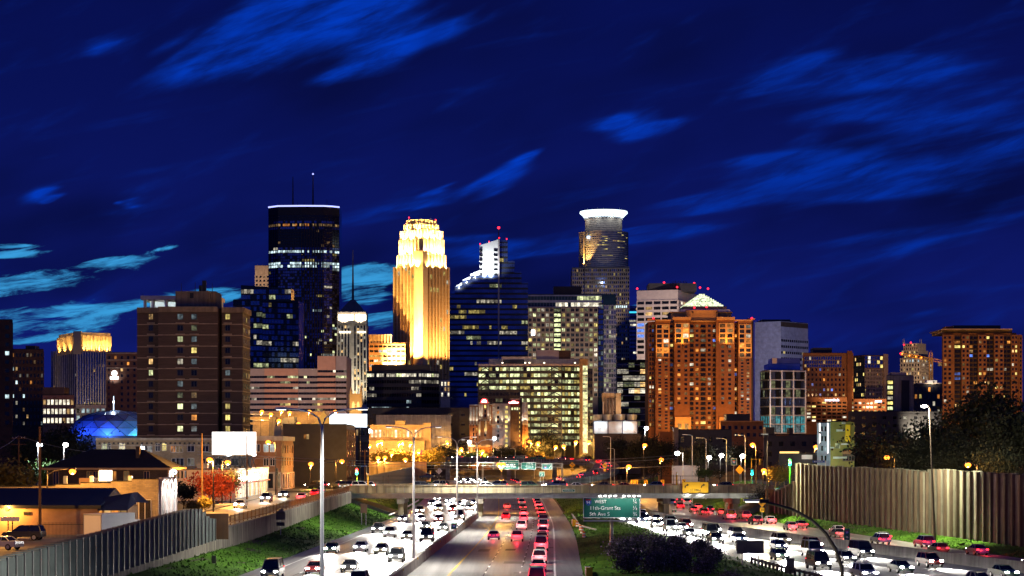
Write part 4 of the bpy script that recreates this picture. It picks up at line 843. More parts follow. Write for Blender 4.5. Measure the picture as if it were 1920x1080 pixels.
def signal(px, py, D, lab, lit='green', ground=5.4, pole='rail_brown', w=900, arm=0):
    x, z = PX(px, D), PZ(py, D); t = thing('traffic_light', lab, 'traffic light', (x + arm, D, ground)); mb = MB(); mb.cyl((x + arm, D + .3), .12, .09, ground - .2, z + 1.2, pole, 7)
    if arm: mb.tube([(x + arm, D + .3, z + .9), (x, D + .3, z + .9)], .07, pole, 5)
    mb.build('pole', t); mb = MB(); mb.box(x - .25, x + .25, D - .15, D + .15, z - .45, z + .95, 'sign_yellow' if pole == 'sign_yellow' else 'black_steel'); h = mb.build('housing', t)
    for k, c in enumerate(('green', 'amber', 'red')):
        m = MB(); on = c == lit or (lit == 'both' and c != 'amber'); zz = z + k * .42 - .2; m.ball((x, D - .14, zz), .17 if not on else .32, ('lamp_green' if c == 'green' else 'lamp_red') if on else 'sign_black', 8); m.build('lens', h)
    if lit: lamp(h, 'POINT', (x, D - .8, z), {'green': (.02, 1, .75), 'red': (1, .05, .05), 'both': (.2, .9, .8)}[lit], w, .2)
signal(1481, 869, 470, 'traffic light glowing bright green at the right crossing', 'green', w=5000, pole='sign_yellow'); signal(1410, 887, 475, 'traffic light glowing green below the large sodium lamp', 'green', w=1800)
signal(669, 886, 462, 'traffic light showing red over green at the left end of the bridge', 'both', w=1200, pole='sign_yellow'); signal(790, 850, 640, 'red traffic light over the far left bank', 'red', w=700); signal(1425, 868, 500, 'yellow cased unlit traffic light beside the large sodium lamp', None, pole='sign_yellow', arm=-2)
signal(519, 887, 415, 'black traffic light and post outside the corner brick building', None, 4.8)
for px, lab in ((690, 'yellow post beside the left end of the bridge'), (1269, 'tall yellow marker post on the bridge near the 35 MPH sign')):
    D = 446; x = PX(px, D); t = thing('marker_post', lab, 'post', (x, D, 5.4)); mb = MB(); mb.cyl((x, D), .16, .16, 4.9, PZ(886 if px == 1269 else 891, D), 'sign_yellow', 8); mb.build('shaft', t); mb = MB(); mb.cyl((x, D), .19, .19, PZ(890, D), PZ(888, D), 'sign_white', 8); mb.build('band', t)
# utility poles and wires
def utility(px, py, D, g, lab, cross=True):
    x, z = PX(px, D), PZ(py, D); t = thing('utility_pole', lab, 'utility pole', (x, D, g)); mb = MB(); mb.cyl((x, D), .19, .13, g - .3, z, 'wood_pole', 8); mb.build('pole', t)
    if cross:
        for q in (.5, 1.6): mb = MB(); mb.box(x - 1.3, x + 1.3, D - .08, D + .08, z - q - .07, z - q + .07, 'wood_pole'); mb.build('crossarm', t)
        for k in (-1.1, -.5, .5, 1.1): mb = MB(); mb.cyl((x + k, D), .06, .04, z - .43, z - .2, 'white_panel', 6); mb.build('insulator', t)
    return (x, D, z)
u1 = utility(75, 800, 243, 3.7, 'nearest orange lit wooden pole before the blue roofed building', False); u2 = utility(35, 817, 390, 4.5, 'wooden utility pole with two crossarms at the left edge'); u3 = utility(379, 812, 342, 4.4, 'tall wooden pole beside the red blossom tree', False)
u4 = utility(463, 815, 398, 4.8, 'wooden pole before the white lit shop', False); u5 = utility(684, 843, 520, 5.4, 'wooden utility pole with crossarms behind the left traffic light')
def wire(a, b, sag, lab):
    mb = MB(); a, b = Vector(a), Vector(b); mb.tube([a.lerp(b, k / 14) - Vector((0, 0, sag * 4 * (k / 14) * (1 - k / 14))) for k in range(15)], .045, 'steel', 4); tag(mb.build('overhead_wire'), lab, 'wire', 'overhead wires')
wire((PX(370, 400), 400, 13.8), (PX(1270, 470), 470, 13.0), 1.9, 'upper pale wire strung across above the whole bridge'); wire((PX(370, 401), 401, 13.3), (PX(1270, 471), 471, 12.3), 1.9, 'lower pale wire strung across above the whole bridge')
wire((PX(650, 460), 460, 10.8), (PX(1300, 470), 470, 10.8), 1.0, 'faint wire running level just above the bridge'); wire(u2, (PX(-60, 300), 300, 13), .8, 'wire from the crossarmed pole to the left edge'); wire(u2, (PX(230, 450), 450, 13.5), 1, 'wire from the crossarmed pole behind the dark tree')

# ------------------------------------------------------------------ buildings in the left foreground
sub_m.update(brick_apartments='white_panel', hip_roofed_house='cornice_stone', corner_shop_building='white_panel', brick_storefront='white_panel')
# cream brick apartments behind
b = Bld('brick_apartments', 'long three storey cream brick apartment building behind the hip roofed house', 'apartment building', front(180, 482, 480, 14)); p = b.pl; zt = PZ(824, 480)
b.body(p, 3, zt, 'cream_brick', 'roof_gravel'); b.band(p[0], p[1], zt - .2, zt + .35, 'limestone', .35, 'cornice'); b.band(p[0], p[1], zt - 1.5, zt - 1.3, 'limestone', .12, 'cornice')
mb_ = b.part('frieze_trim')
for k in range(34): x = p[0][0] + .6 + k * 1.08; mb_.box(x, x + .45, 479.92, 480, zt - 1.1, zt - .65, 'charcoal')
for px, py, w, m in ((196, 839, 1.2, 'green_mid'), (203, 839, 1.2, 'glass_house'), (229, 838, 1.3, 'yellow_mid'), (269, 841, 1.6, 'glass_house'), (279, 841, 1.6, 'white_dim'), (296, 839, 1, 'glass_house'), (308, 838, 1.0, 'yellow_bright'), (325, 841, 1.2, 'orange_mid'), (336, 841, 1.6, 'warm_dim'), (358, 840, 1.5, 'glass_house'), (385, 840, 1.5, 'glass_house'), (329, 866, 1.6, 'glass_house'), (338, 866, 1.6, 'glass_house'), (358, 866, 1.5, 'white_dim'), (385, 866, 1.5, 'glass_house'), (410, 866, 1.6, 'glass_house'), (425, 866, 1.6, 'warm_dim'), (440, 866, 1.6, 'glass_house'), (408, 840, 1.6, 'glass_house'), (440, 840, 1.6, 'glass_house')):
    x, z = PX(px, 480), PZ(py, 480); b.wins.append(([(x - w / 2, 479.96, z - .8), (x + w / 2, 479.96, z - .8), (x + w / 2, 479.96, z + .8), (x - w / 2, 479.96, z + .8)], m, 'window', (p[0], (1, 0), (0, -1), x - w / 2 - p[0][0], x + w / 2 - p[0][0], z - .8, z + .8)))
b.finish()
# hip roofed house
D = 330; b = Bld('hip_roofed_house', 'dark house with a broad hip roof and brick chimney', 'house', front(88, 314, D, 13)); p = b.pl; ze = PZ(878, D); b.part('wall').prism(p, 3.5, ze, 'brown_brick')
ov = [(p[0][0] - .8, D - .9), (p[1][0] + .8, D - .9), (p[1][0] + .8, D + 13.9), (p[0][0] - .8, D + 13.9)]; zr = PZ(842, D); x0, x1 = PX(158, D), PX(254, D)
r = b.part('roof'); v = [(a, c, ze) for a, c in ov] + [(x0, D + 6.5, zr), (x1, D + 6.5, zr)]; r.mesh(v, [(0, 1, 5, 4), (1, 2, 5), (2, 3, 4, 5), (3, 0, 4), (3, 2, 1, 0)], 'roof_dark')
e = b.part('eave'); e.box(ov[0][0], ov[1][0], ov[0][1] - .06, ov[0][1], ze - .25, ze + .08, 'cornice_stone'); e.box(ov[1][0], ov[1][0] + .06, ov[0][1], ov[2][1], ze - .25, ze + .08, 'cornice_stone')
b.part('chimney').box(PX(248, D), PX(255, D), D + 3, D + 4, ze, PZ(837, D), 'brown_brick')
for px, m in ((105, 'glass_house'), (168, 'warm_dim'), (180, 'glass_house'), (213, 'orange_mid'), (237, 'warm_dim'), (275, 'glass_house')): x = PX(px, D); b.wins.append(([(x - .4, D - .04, ze - 2.6), (x + .4, D - .04, ze - 2.6), (x + .4, D - .04, ze - .5), (x - .4, D - .04, ze - .5)], m, 'window', (p[0], (1, 0), (0, -1), x - .4 - p[0][0], x + .4 - p[0][0], ze - 2.6, ze - .5)))
b.facade(p[1], p[2], ze - 3, ze - .2, 5, 1, lambda i, j: ('orange_mid', 'warm_mid', 'glass_house', 'warm_mid', 'glass_house')[i], 'orange_brick', .45, .75, .1, piers=True, spans=True)
b.finish()
# long brick storefront with stepped parapet
D = 290; xr = PX(297, D); b = Bld('brick_storefront', 'long yellow brick shop with a stepped parapet and floodlit white end facade', 'shop', [(PX(-60, D), D), (xr, D), (xr, D + 15), (PX(-60, D), D + 15)]); p = b.pl
w = b.part('wall'); stp = [(-60, 913), (60, 912), (104, 909), (151, 906), (208, 903), (247, 899), (297, 0)]
for (a, ya), (c, _) in zip(stp, stp[1:]):
    w.box(PX(a, D), PX(c, D), D, D + .4, 3, PZ(ya, D), 'cream_brick'); b.part('coping').box(PX(a, D), PX(c, D), D - .08, D + .48, PZ(ya, D) + .003, PZ(ya, D) + .14, 'roof_dark')
w.box(PX(-60, D), xr - .35, D + .4, D + 15, 3, PZ(916, D), 'cream_brick')
fw = b.part('front_wall'); fw.box(xr - .35, xr, D + .42, D + 15, 3, PZ(897, D), 'white_stone'); 
for k in range(5): y = D + .9 + k * 3.3; fw.box(xr, xr + .25, y, y + .7, 3.5, PZ(900, D), 'white_stone')
cn = b.part('cornice')
for k in range(4):
    for q in range(8): a0 = math.pi * q / 8; a1 = math.pi * (q + 1) / 8; yc = D + 2.9 + k * 3.3; z_ = PZ(904, D); cn.tube([(xr + .2, yc - 1.2 * math.cos(a0), z_ - .9 + 1.1 * math.sin(a0)), (xr + .2, yc - 1.2 * math.cos(a1), z_ - .9 + 1.1 * math.sin(a1))], .13, 'white_stone', 5)
cn.box(xr, xr + .4, D + .4, D + 15, PZ(897, D) - .25, PZ(897, D) + .1, 'white_stone')
for k in range(4): y = D + 1.9 + k * 3.3; b.wins.append(([(xr + .03, y, 5.0), (xr + .03, y + 2, 5.0), (xr + .03, y + 2, 8.4), (xr + .03, y, 8.4)], 'glass_house' if k else 'warm_dim', 'window', (p[1], (0, 1), (1, 0), y - D, y + 2 - D, 5.0, 8.4)))
for px in (245, 272): x = PX(px, D); b.wins.append(([(x - .8, D - .04, 4.2), (x + .8, D - .04, 4.2), (x + .8, D - .04, 7.2), (x - .8, D - .04, 7.2)], 'glass_house', 'doorway', (p[0], (1, 0), (0, -1), x - .8 - p[0][0], x + .8 - p[0][0], 4.2, 7.2)))
for k in range(4): b.flood((xr + 1.6, D + 2.9 + k * 3.3, PZ(895, D) + .2), (xr, D + 2.9 + k * 3.3, 6), (1, .93, .90), 3600, 100, .1, .15)
v = b.part('roof_vent')
for px in (110, 160, 233): v.box(PX(px, D), PX(px, D) + .5, D + 3, D + 3.5, PZ(916, D), PZ(893, D), 'steel')
b.part('roof_unit').box(PX(137, D), PX(166, D), D + 4, D + 7, PZ(916, D), PZ(897, D), 'stucco'); b.finish()
x = PX(193, D); t = thing('roof_billboard', 'small glowing white billboard on posts on the brick shop roof', 'billboard', (x, D + 2, PZ(912, D))); mb = MB(); mb.box(PX(183, D), PX(207, D), D + 1, D + 1.25, PZ(902, D), PZ(882, D), 'billboard_white'); mb.build('panel', t)
mb = MB()
for px in (181, 189, 196): mb.box(PX(px, D) - .07, PX(px, D) + .07, D + 1.3, D + 1.45, PZ(925, D), PZ(884, D), 'black_steel')
mb.build('frame', t)
# blue metal roofed building with awning
D = 255; b = Bld('metal_roofed_shop', 'low stucco building with a dark blue metal roof', 'shop', front(-40, 186, D, 16)); p = b.pl; zw = PZ(948, D); b.part('wall').prism(p, 3, zw, 'stucco')
r = b.part('roof'); x0, x1 = p[0][0], p[1][0] + .3; zr = PZ(925, D) + .5; r.mesh([(x0, D - .5, zw), (x1, D - .5, zw), (x1, D + 9, zr), (x0, D + 9, zr), (x1, D + 17, zw), (x0, D + 17, zw)], [(0, 1, 2, 3), (3, 2, 4, 5), (1, 4, 2), (0, 5, 4, 1)], 'blue_metal')
for k in range(60): x = x0 + k * (x1 - x0) / 60; r.mesh([(x, D - .5, zw + .03), (x + .06, D - .5, zw + .03), (x + .06, D + 9, zr + .06), (x, D + 9, zr + .06)], [(0, 1, 2, 3)], 'blue_metal')
b.part('fascia').box(x0, x1, D - .55, D - .5, zw - .35, zw + .05, 'black_steel'); b.part('vent').box(PX(45, D), PX(58, D), D - .1, D, PZ(966, D), PZ(960, D), 'black_steel')
xa, xb = PX(185, D), PX(234, D); b.part('front_wall').box(xa + .02, xb, D + 2, D + 9, 3, zw - .1, 'stucco')
b.part('awning').mesh([(xa - .1, D - .6, PZ(957, D)), (xb + .4, D - .6, PZ(957, D)), (PX(248, D), D + 3, PZ(943, D)), (PX(236, D), D + 3.5, PZ(925, D)), (PX(236, D), D + 8, PZ(925, D)), (xa - .1, D + 3.5, PZ(934, D)), (xb + 1.6, D + 8, PZ(946, D))], [(0, 1, 3, 5), (1, 2, 3), (2, 6, 4, 3), (5, 3, 4)], 'awning_blue')
for k in range(3): x = xa + .3 + k * .95; b.wins.append(([(x, D + 1.95, 4.2), (x + .75, D + 1.95, 4.2), (x + .75, D + 1.95, PZ(957, D)), (x, D + 1.95, PZ(957, D))], ('warm_bright', 'orange_bright', 'warm_mid')[k], 'window', None))
mb = b.part('wall_light'); x, z = PX(15, D), PZ(953, D); mb.ball((x, D - .35, z), .28, 'lamp_sodium', 8); b.part('wall_light').box(x - .1, x + .1, D - .3, D, z - .1, z + .1, 'black_steel')
b.finish(); lamp(b.root, 'POINT', (x, D - 1.3, z), SODIUM, 2600, .2); lamp(b.root, 'POINT', (xa + 1.5, D + 1.4, PZ(966, D)), (1, .55, .18), 45, .2)
# lit shop, big billboard over it
xs = -52.0; b = Bld('corner_store', 'low brightly lit white shop front under the big billboard', 'shop', [(-66, 394), (xs, 394), (xs, 446), (-66, 446)]); p = b.pl; b.body(p, 3.5, 10.4, 'white_stone', 'roof_gravel')
b.band(p[1], p[2], 8.0, 10.2, 'shop_glow', .3, 'sign_band'); b.facade(p[1], p[2], 4.9, 7.7, 15, 1, lambda i, j: rnd.choice(('shop_glow', 'warm_bright', 'white_bright', 'green_bright')), 'white_panel', .78, .9, .12); b.band(p[1], p[2], 7.75, 7.98, 'sign_red', .7, 'awning')
u = b.part('roof_unit'); u.box(-60, -58, 400, 402, 10.4, 11.6, 'steel'); u.box(-56, -55, 404, 405, 10.4, 11.4, 'steel'); b.band(p[1], p[2], 10.2, 10.6, 'white_panel', .45, 'coping'); b.finish()
for y in (402, 418, 434): lamp(b.root, 'POINT', (xs + 2.5, y, 8.5), (1, .9, .75), 900, .4)
D = 402; t = thing('billboard', 'big blank billboard glowing white on a lattice frame over the shop', 'billboard', (PX(438, D), D, 10.6)); mb = MB(); mb.box(PX(398, D), PX(480, D), D - .25, D + .1, PZ(852, D), PZ(810, D), 'billboard_white'); mb.build('panel', t); mb = MB()
mb.box(PX(397, D), PX(481, D), D - 1.2, D - .3, PZ(854, D), PZ(853, D), 'steel'); mb.build('catwalk', t); mb = MB()
for k in range(8):
    x0, x1 = PX(400 + k * 10, D), PX(410 + k * 10, D); mb.tube([(x0, D + .3, 10.6), (x1, D + .3, PZ(853, D))], .07, 'black_steel', 4); mb.tube([(x1, D + .3, 10.6), (x0, D + .3, PZ(853, D))], .07, 'black_steel', 4); mb.tube([(x0, D + .3, 10.5), (x0, D + .3, PZ(815, D))], .09, 'black_steel', 4)
mb.build('lattice_frame', t)
for px in (430, 478): mb = MB(); x, z = PX(px, D), PZ(853, D); mb.box(x - .3, x + .3, D - 1.5, D - 1.1, z - .15, z + .15, 'lamp_cool'); o = mb.build('floodlight', t); lamp(o, 'POINT', (x, D - 1.8, z - .5), WHITE, 700, .2)
# corner brick building
b = Bld('corner_shop_building', 'three storey orange lit brick corner building behind the lit shop', 'shop building', [(PX(470, 455), 455), (-50, 455), (-50, 480), (PX(470, 455), 480)]); p = b.pl; zt = PZ(822, 455); b.body(p, 3.5, zt, 'orange_brick', 'roof_gravel'); b.band(p[0], p[1], zt - .5, zt + .5, 'limestone', .4, 'cornice'); b.band(p[1], p[2], zt - .5, zt + .5, 'limestone', .4, 'cornice')
for px, py, m in ((499, 840, 'cool_mid'), (511, 840, 'cool_mid'), (499, 866, 'glass_house'), (511, 866, 'glass_house'), (483, 840, 'glass_house')): x, z = PX(px, 455), PZ(py, 455); b.wins.append(([(x - .5, 454.96, z - .8), (x + .5, 454.96, z - .8), (x + .5, 454.96, z + .8), (x - .5, 454.96, z + .8)], m, 'window', (p[0], (1, 0), (0, -1), x - .5 - p[0][0], x + .5 - p[0][0], z - .8, z + .8)))
b.facade(p[1], p[2], 10.2, zt - 1, 5, 2, lambda i, j: 'glass_house' if i + j != 4 else 'orange_mid', 'orange_brick', .4, .62, .12); b.facade(p[1], p[2], 5.5, 9.2, 5, 1, lambda i, j: ('warm_dim', 'orange_mid', 'white_mid', 'warm_dim', 'glass_house')[i], 'pink_stone', .6, .85, .3); b.facade((PX(488, 455), 455), p[1], 5.5, 9.4, 3, 1, lambda i, j: ('warm_dim', 'glass_house', 'warm_dim')[i], 'limestone', .7, .8, .15)
b.part('chimney').box(PX(514, 470), PX(527, 470), 470, 474, zt, PZ(798, 470), 'tan_stone'); b.finish()
# dark brick block and its neighbour
b = Bld('dark_brick_block', 'tall dark windowless brick building left of the bridge', 'building', [(PX(530, 520), 520), (PX(650, 520), 520), (PX(650, 520), 548), (PX(530, 520), 548)]); p = b.pl; zt = PZ(797, 520); b.body(p, 3, zt, 'charcoal', 'roof_dark'); b.facade(p[1], p[2], 7, zt - 1, 4, 5, lits(.35, ('warm', 'orange'), ('dim', 'mid')), 'orange_brick', .45, .6, .15)
for px, m in ((572, 'orange_mid'), (577, 'warm_mid')): x, z = PX(px, 520), PZ(818, 520); b.wins.append(([(x - .3, 519.95, z - .7), (x + .3, 519.95, z - .7), (x + .3, 519.95, z + .5), (x - .3, 519.95, z + .5)], m, 'window', None))
b.band(p[0], p[1], zt - .1, zt + .3, 'charcoal', .2, 'coping'); b.finish()
D = 560; t = thing('billboard', 'wide blue white billboard glowing above the dark brick building', 'billboard', (PX(654, D), D, PZ(806, D))); mb = MB(); mb.mesh([(PX(618, D), D, PZ(800, D)), (PX(687, D), D + 2, PZ(801, D)), (PX(687, D), D + 2, PZ(776, D)), (PX(618, D), D, PZ(776, D)), (PX(618, D), D + .4, PZ(800, D)), (PX(687, D), D + 2.4, PZ(801, D)), (PX(687, D), D + 2.4, PZ(776, D)), (PX(618, D), D + .4, PZ(776, D))], [(0, 1, 2, 3), (7, 6, 5, 4), (0, 4, 5, 1), (1, 5, 6, 2), (2, 6, 7, 3), (3, 7, 4, 0)], 'billboard_blue'); mb.build('panel', t)
mb = MB(); mb.box(PX(630, D), PX(634, D), D + 2.5, D + 3, 5, PZ(780, D), 'black_steel'); mb.box(PX(670, D), PX(674, D), D + 2.5, D + 3, 5, PZ(780, D), 'black_steel'); mb.build('frame', t)
b = Bld('navy_building', 'low navy building with a row of lit windows beneath the blue white billboard', 'building', front(622, 692, 580, 20)); p = b.pl; zt = PZ(800, 580); b.body(p, 3, zt, 'navy_wall'); b.facade(p[0], p[1], PZ(818, 580), PZ(804, 580), 11, 1, lits(.65, ('warm', 'yellow'), ('mid', 'bright')), 'navy_wall', .55, .8, .2); b.band(p[0], p[1], PZ(829, 580), PZ(820, 580), 'blue_metal', 1.2, 'awning'); b.finish()
b = Bld('gabled_hall', 'golden lit gable wall peeping over the dark brick building', 'building', front(584, 622, 600, 18)); p = b.pl; zt = PZ(793, 600); b.part('wall').prism(p, 5, zt, 'gold_stone'); xm = PX(607, 600); b.part('gable').mesh([(PX(590, 600), 599.9, zt), (PX(622, 600), 599.9, zt), (xm, 599.9, PZ(770, 600)), (PX(590, 600), 617, zt), (PX(622, 600), 617, zt), (xm, 617, PZ(770, 600))], [(0, 1, 2), (5, 4, 3), (0, 2, 5, 3), (1, 4, 5, 2), (0, 3, 4, 1)], 'gold_stone'); b.flood((xm, 585, zt - 2), (xm, 600, zt + 1), (1, .6, .12), 9000, 100); b.finish()
# ------------------------------------------------------------------ the skyline
def roofbox(b, px0, px1, D, dep, y0, y1, m='charcoal', part='penthouse'): b.part(part).box(PX(px0, D), PX(px1, D), D, D + dep, PZ(y1, D) - .5, PZ(y0, D), m)
# brown apartment block
D = 560; b = Bld('apartment_block', 'near brown brick apartment slab eleven storeys high with pale floor lines', 'apartment block', front(257, 469, D, 20)); zt = PZ(575, D); zb = 3
segs = [(257, 296, 563.5, 'A'), (296, 408, 560, 'B'), (416, 455, 562.5, 'C')]
fp = [(PX(257, 563.5), 563.5), (PX(296.5, 563.5), 563.5), (PX(296.5, 560), 560), (PX(408, 560), 560), (PX(408, 560), 566), (PX(416, 562.5), 566), (PX(416, 562.5), 562.5), (PX(455, 562.5), 562.5), (PX(469, 576), 576), (PX(466, 590), 590), (PX(262, 590), 590)]
b.part('wall').prism(fp, zb, zt - .3, 'apartment_brown'); b.part('roof').prism(shrink(fp, 1), zt - .297, zt - .2, 'roof_gravel')
vis = [(fp[0], fp[1]), (fp[2], fp[3]), (fp[6], fp[7]), (fp[7], fp[8])]
for p, q in vis:
    b.band(p, q, PZ(585, D), zt, 'tan_wall', .35, 'parapet')
    for k in range(11): b.band(p, q, PZ(607 + 21 * k, D) - .12, PZ(607 + 21 * k, D) + .12, 'tan_stone', .12, 'floor_line')
cols = [(283, 563.5, 1.05), (338, 560, 1.4), (364, 560, 1.4), (427, 562.5, 1.2)]
litw = {(0, 0): 'warm_mid', (3, 0): 'yellow_mid', (2, 3): 'yellow_bright', (0, 4): 'warm_bright', (1, 4): 'white_mid', (0, 5): 'green_bright', (1, 8): 'green_bright', (3, 8): 'yellow_mid', (2, 9): 'orange_bright', (3, 9): 'yellow_bright', (1, 10): 'green_bright', (3, 10): 'yellow_mid', (1, 2): 'green_mid', (2, 1): 'green_dim', (2, 0): 'cool_dim', (1, 7): 'green_dim', (2, 7): 'warm_dim', (2, 10): 'cool_dim'}
sub_m['apartment_block'] = 'charcoal'
for c, (px, dd, w) in enumerate(cols):
    x = PX(px, dd)
    for k in range(11):
        z = PZ(593.5 + 21 * k, dd); m = litw.get((c, k), rnd.choice(('glass_house', 'glass_house', 'cool_dim', 'glass_dark')))
        b.wins.append(([(x - w / 2, dd - .05, z - .75), (x + w / 2, dd - .05, z - .75), (x + w / 2, dd - .05, z + .65), (x - w / 2, dd - .05, z + .65)], m, 'window', ((PX(257, dd), dd), (1, 0), (0, -1), x - w / 2 - PX(257, dd), x + w / 2 - PX(257, dd), z - .75, z + .65)))
        b.part('lintel').box(x - w / 2 - .5, x + w / 2 + .5, dd - .3, dd, PZ(606 + 21 * k, dd) - .14, PZ(606 + 21 * k, dd) + .2, 'tan_stone')
b.facade(fp[7], fp[8], PZ(818, D), PZ(586, D), 3, 11, lits(.15, ('yellow', 'warm'), ('mid',)), 'apartment_brown', .22, .42, .1, spans=False, piers=False)
b.part('penthouse').box(PX(329, 566), PX(404, 566), 566, 578, zt - .4, PZ(546, 566), 'tan_wall'); b.part('penthouse_door').box(PX(356, 566), PX(363, 566), 565.9, 566, PZ(559, 566), PZ(549, 566), 'black_steel')
b.part('flue').box(PX(379, 568), PX(386, 568), 568, 569, PZ(546, 568), PZ(526, 568), 'black_steel'); b.part('flue').box(PX(373, 568), PX(378, 568), 568, 569, PZ(546, 568), PZ(535, 568), 'black_steel')
for k in range(4): b.part('duct').box(PX(388 + k * 4, 566), PX(391 + k * 4, 566), 565.2, 566, PZ(561 + k, 566), PZ(545 + k, 566), 'tan_wall')
for px in (340, 366, 398): b.mast(PX(px, 565), 565, PZ(546, 565), PZ(531, 565) if px != 366 else PZ(529, 565), .1)
for k in range(5): y = 600 - k; 
b.flood((PX(330, D) - 6, 515, 16), (PX(345, D), D, 42), (1, .68, .46), 8000, 80, 1); b.finish()  # added source gives the slab front its dim brown light
b = Bld('rooftop_frame', 'white lit concrete roof frame glowing behind the brown apartment slab', 'building', front(268, 410, 640, 15)); z0 = PZ(577.5, 640); z1 = PZ(562, 640); b.part('wall').prism(b.pl, 3, PZ(578, 640), 'charcoal')
for px in (269, 284, 309, 331): b.part('column#%d' % px).box(PX(px, 640), PX(px + 3, 640), 640, 643, z0, z1, 'white_panel')
b.part('beam').box(PX(264, 640), PX(410, 640), 639.5, 654, z1, z1 + 1.2, 'white_stone'); b.part('back_wall').box(PX(272, 640), PX(410, 640), 649, 650, z0, z1 - .01, 'white_panel')
for px in (276, 297, 320): b.flood((PX(px, 640), 643, z0 - .2), (PX(px, 640), 650, z1 - 1), (.8, .95, 1), 2600, 150, .3, .2)
b.finish()
# generic tower
def tower(name, label, cat, pl, ytop, wm, zlow, fh_=3.9, bay=3.2, lit=None, side=None, fw=.6, fhf=.55, proud=.3, faces=(0, 1), roof='roof_dark', D=None, cap=1.0, group=None, piers=True, spans=True, fin=False, **kw):
    D = D or min(p[1] for p in pl); zt = PZ(ytop, D); b = Bld(name, label, cat, pl, group); b.body(pl, 3, zt, wm, roof)
    for n, f in enumerate(faces):
        p, q = pl[f], pl[(f + 1) % len(pl)]; L = math.hypot(q[0] - p[0], q[1] - p[1]); z0 = PZ(zlow, D); z1 = zt - cap
        b.facade(p, q, z0, z1, max(1, round(L / bay)), max(1, round((z1 - z0) / fh_)), (side if n and side else lit), wm, fw, fhf, proud, piers, spans, **kw)
    b.D = D; b.zt = zt
    return b.finish() if fin else b
WARM = ('warm', 'orange', 'yellow', 'white')
tower('dark_slab', 'nearly black tower slab cut off by the left edge', 'tower', front(-60, 24, 700, 22), 600, 'brown_brick', 800, 3.0, 3.4, lits(.07, ('warm', 'cool'), ('mid', 'bright')), fw=.35, fhf=.45, proud=.1, fin=True)
b = tower('apartment_tower', 'tall brown apartment tower with a grid of small warm windows at the far left', 'apartment tower', front(21, 82, 900, 20), 655, 'brown_brick', 800, 2.9, 1.55, lits(.22, ('warm', 'orange', 'white', 'cool'), ('dim', 'mid', 'bright'), dimw=(3, 3, 1)), fw=.5, fhf=.5, proud=.12); roofbox(b, 48, 66, 904, 8, 648, 656, 'black_steel'); b.finish()
b = tower('office_block', 'low brick office block with rows of bright white windows left of the dome', 'office block', front(80, 139, 850, 20), 741, 'red_brick', 797, 3.9, 1.5, lambda i, j: 'white_bright' if rnd.random() < .82 else 'warm_mid', fw=.66, fhf=.55, proud=.2); roofbox(b, 80, 120, 852, 10, 726, 742, 'brown_brick'); b.finish()
# tower with golden crown
D = 1700; pl = corner(98, 145, 208, D, 62); b = tower('crowned_tower', 'dark glass tower with a floodlit golden crown at the far left', 'office tower', pl, 660, 'glass_navy', 770, 3.9, 2.6, lits(.10, ('yellow', 'white', 'warm'), ('dim', 'mid'), True, ('glass_navy', 'glass_blue')), fw=.55, fhf=.6, proud=.3, spans=False); 
q = b.part('rib')
for n, (p, r) in enumerate(((pl[0], pl[1]), (pl[1], pl[2]))):
    L = math.hypot(r[0] - p[0], r[1] - p[1]); t = ((r[0] - p[0]) / L, (r[1] - p[1]) / L)
    for k in range(14): a = L * k / 13; q.tbox(p, t, (t[1], -t[0]), a - .3, a + .3, -.2, .9, PZ(765, D), PZ(648 if n else 652, D), 'pale_stone')
pl2 = corner(110, 141, 207, D + 6, 62); b.part('crown').prism(pl2, PZ(662, D), PZ(622, D), 'gold_stone'); pl3 = corner(137, 143, 150, D - .5, 62)
for p, r in ((pl2[0], pl2[1]), (pl2[1], pl2[2])):
    L = math.hypot(r[0] - p[0], r[1] - p[1]); t = ((r[0] - p[0]) / L, (r[1] - p[1]) / L); n = max(4, round(L / 3.4))
    for k in range(n + 1): a = L * k / n; b.part('crown').tbox(p, t, (t[1], -t[0]), a - .6, a + .6, 0, 1.5, PZ(662, D), PZ(628, D), 'gold_stone')
b.part('crown').box(PX(145, D) - 3, PX(145, D) + 3, D - 1, D + 3, PZ(664, D), PZ(621, D), 'gold_stone')
for (p, r), n in (((pl2[0], pl2[1]), 3), ((pl2[1], pl2[2]), 5)):
    L = math.hypot(r[0] - p[0], r[1] - p[1]); t = ((r[0] - p[0]) / L, (r[1] - p[1]) / L); nn = (t[1], -t[0])
    b.flood((p[0] + t[0] * L / 2 + nn[0] * 45, p[1] + t[1] * L / 2 + nn[1] * 45, PZ(770, D)), (p[0] + t[0] * L / 2, p[1] + t[1] * L / 2, PZ(715, D)), (1, .72, .45), 26000, 80, 1)
    for k in range(n): a = L * (k + .5) / n; b.flood((p[0] + t[0] * a + nn[0] * 5, p[1] + t[1] * a + nn[1] * 5, PZ(660, D) + 1.6), (p[0] + t[0] * a, p[1] + t[1] * a, PZ(640, D)), GOLD, 14000, 120, .4)
b.finish()
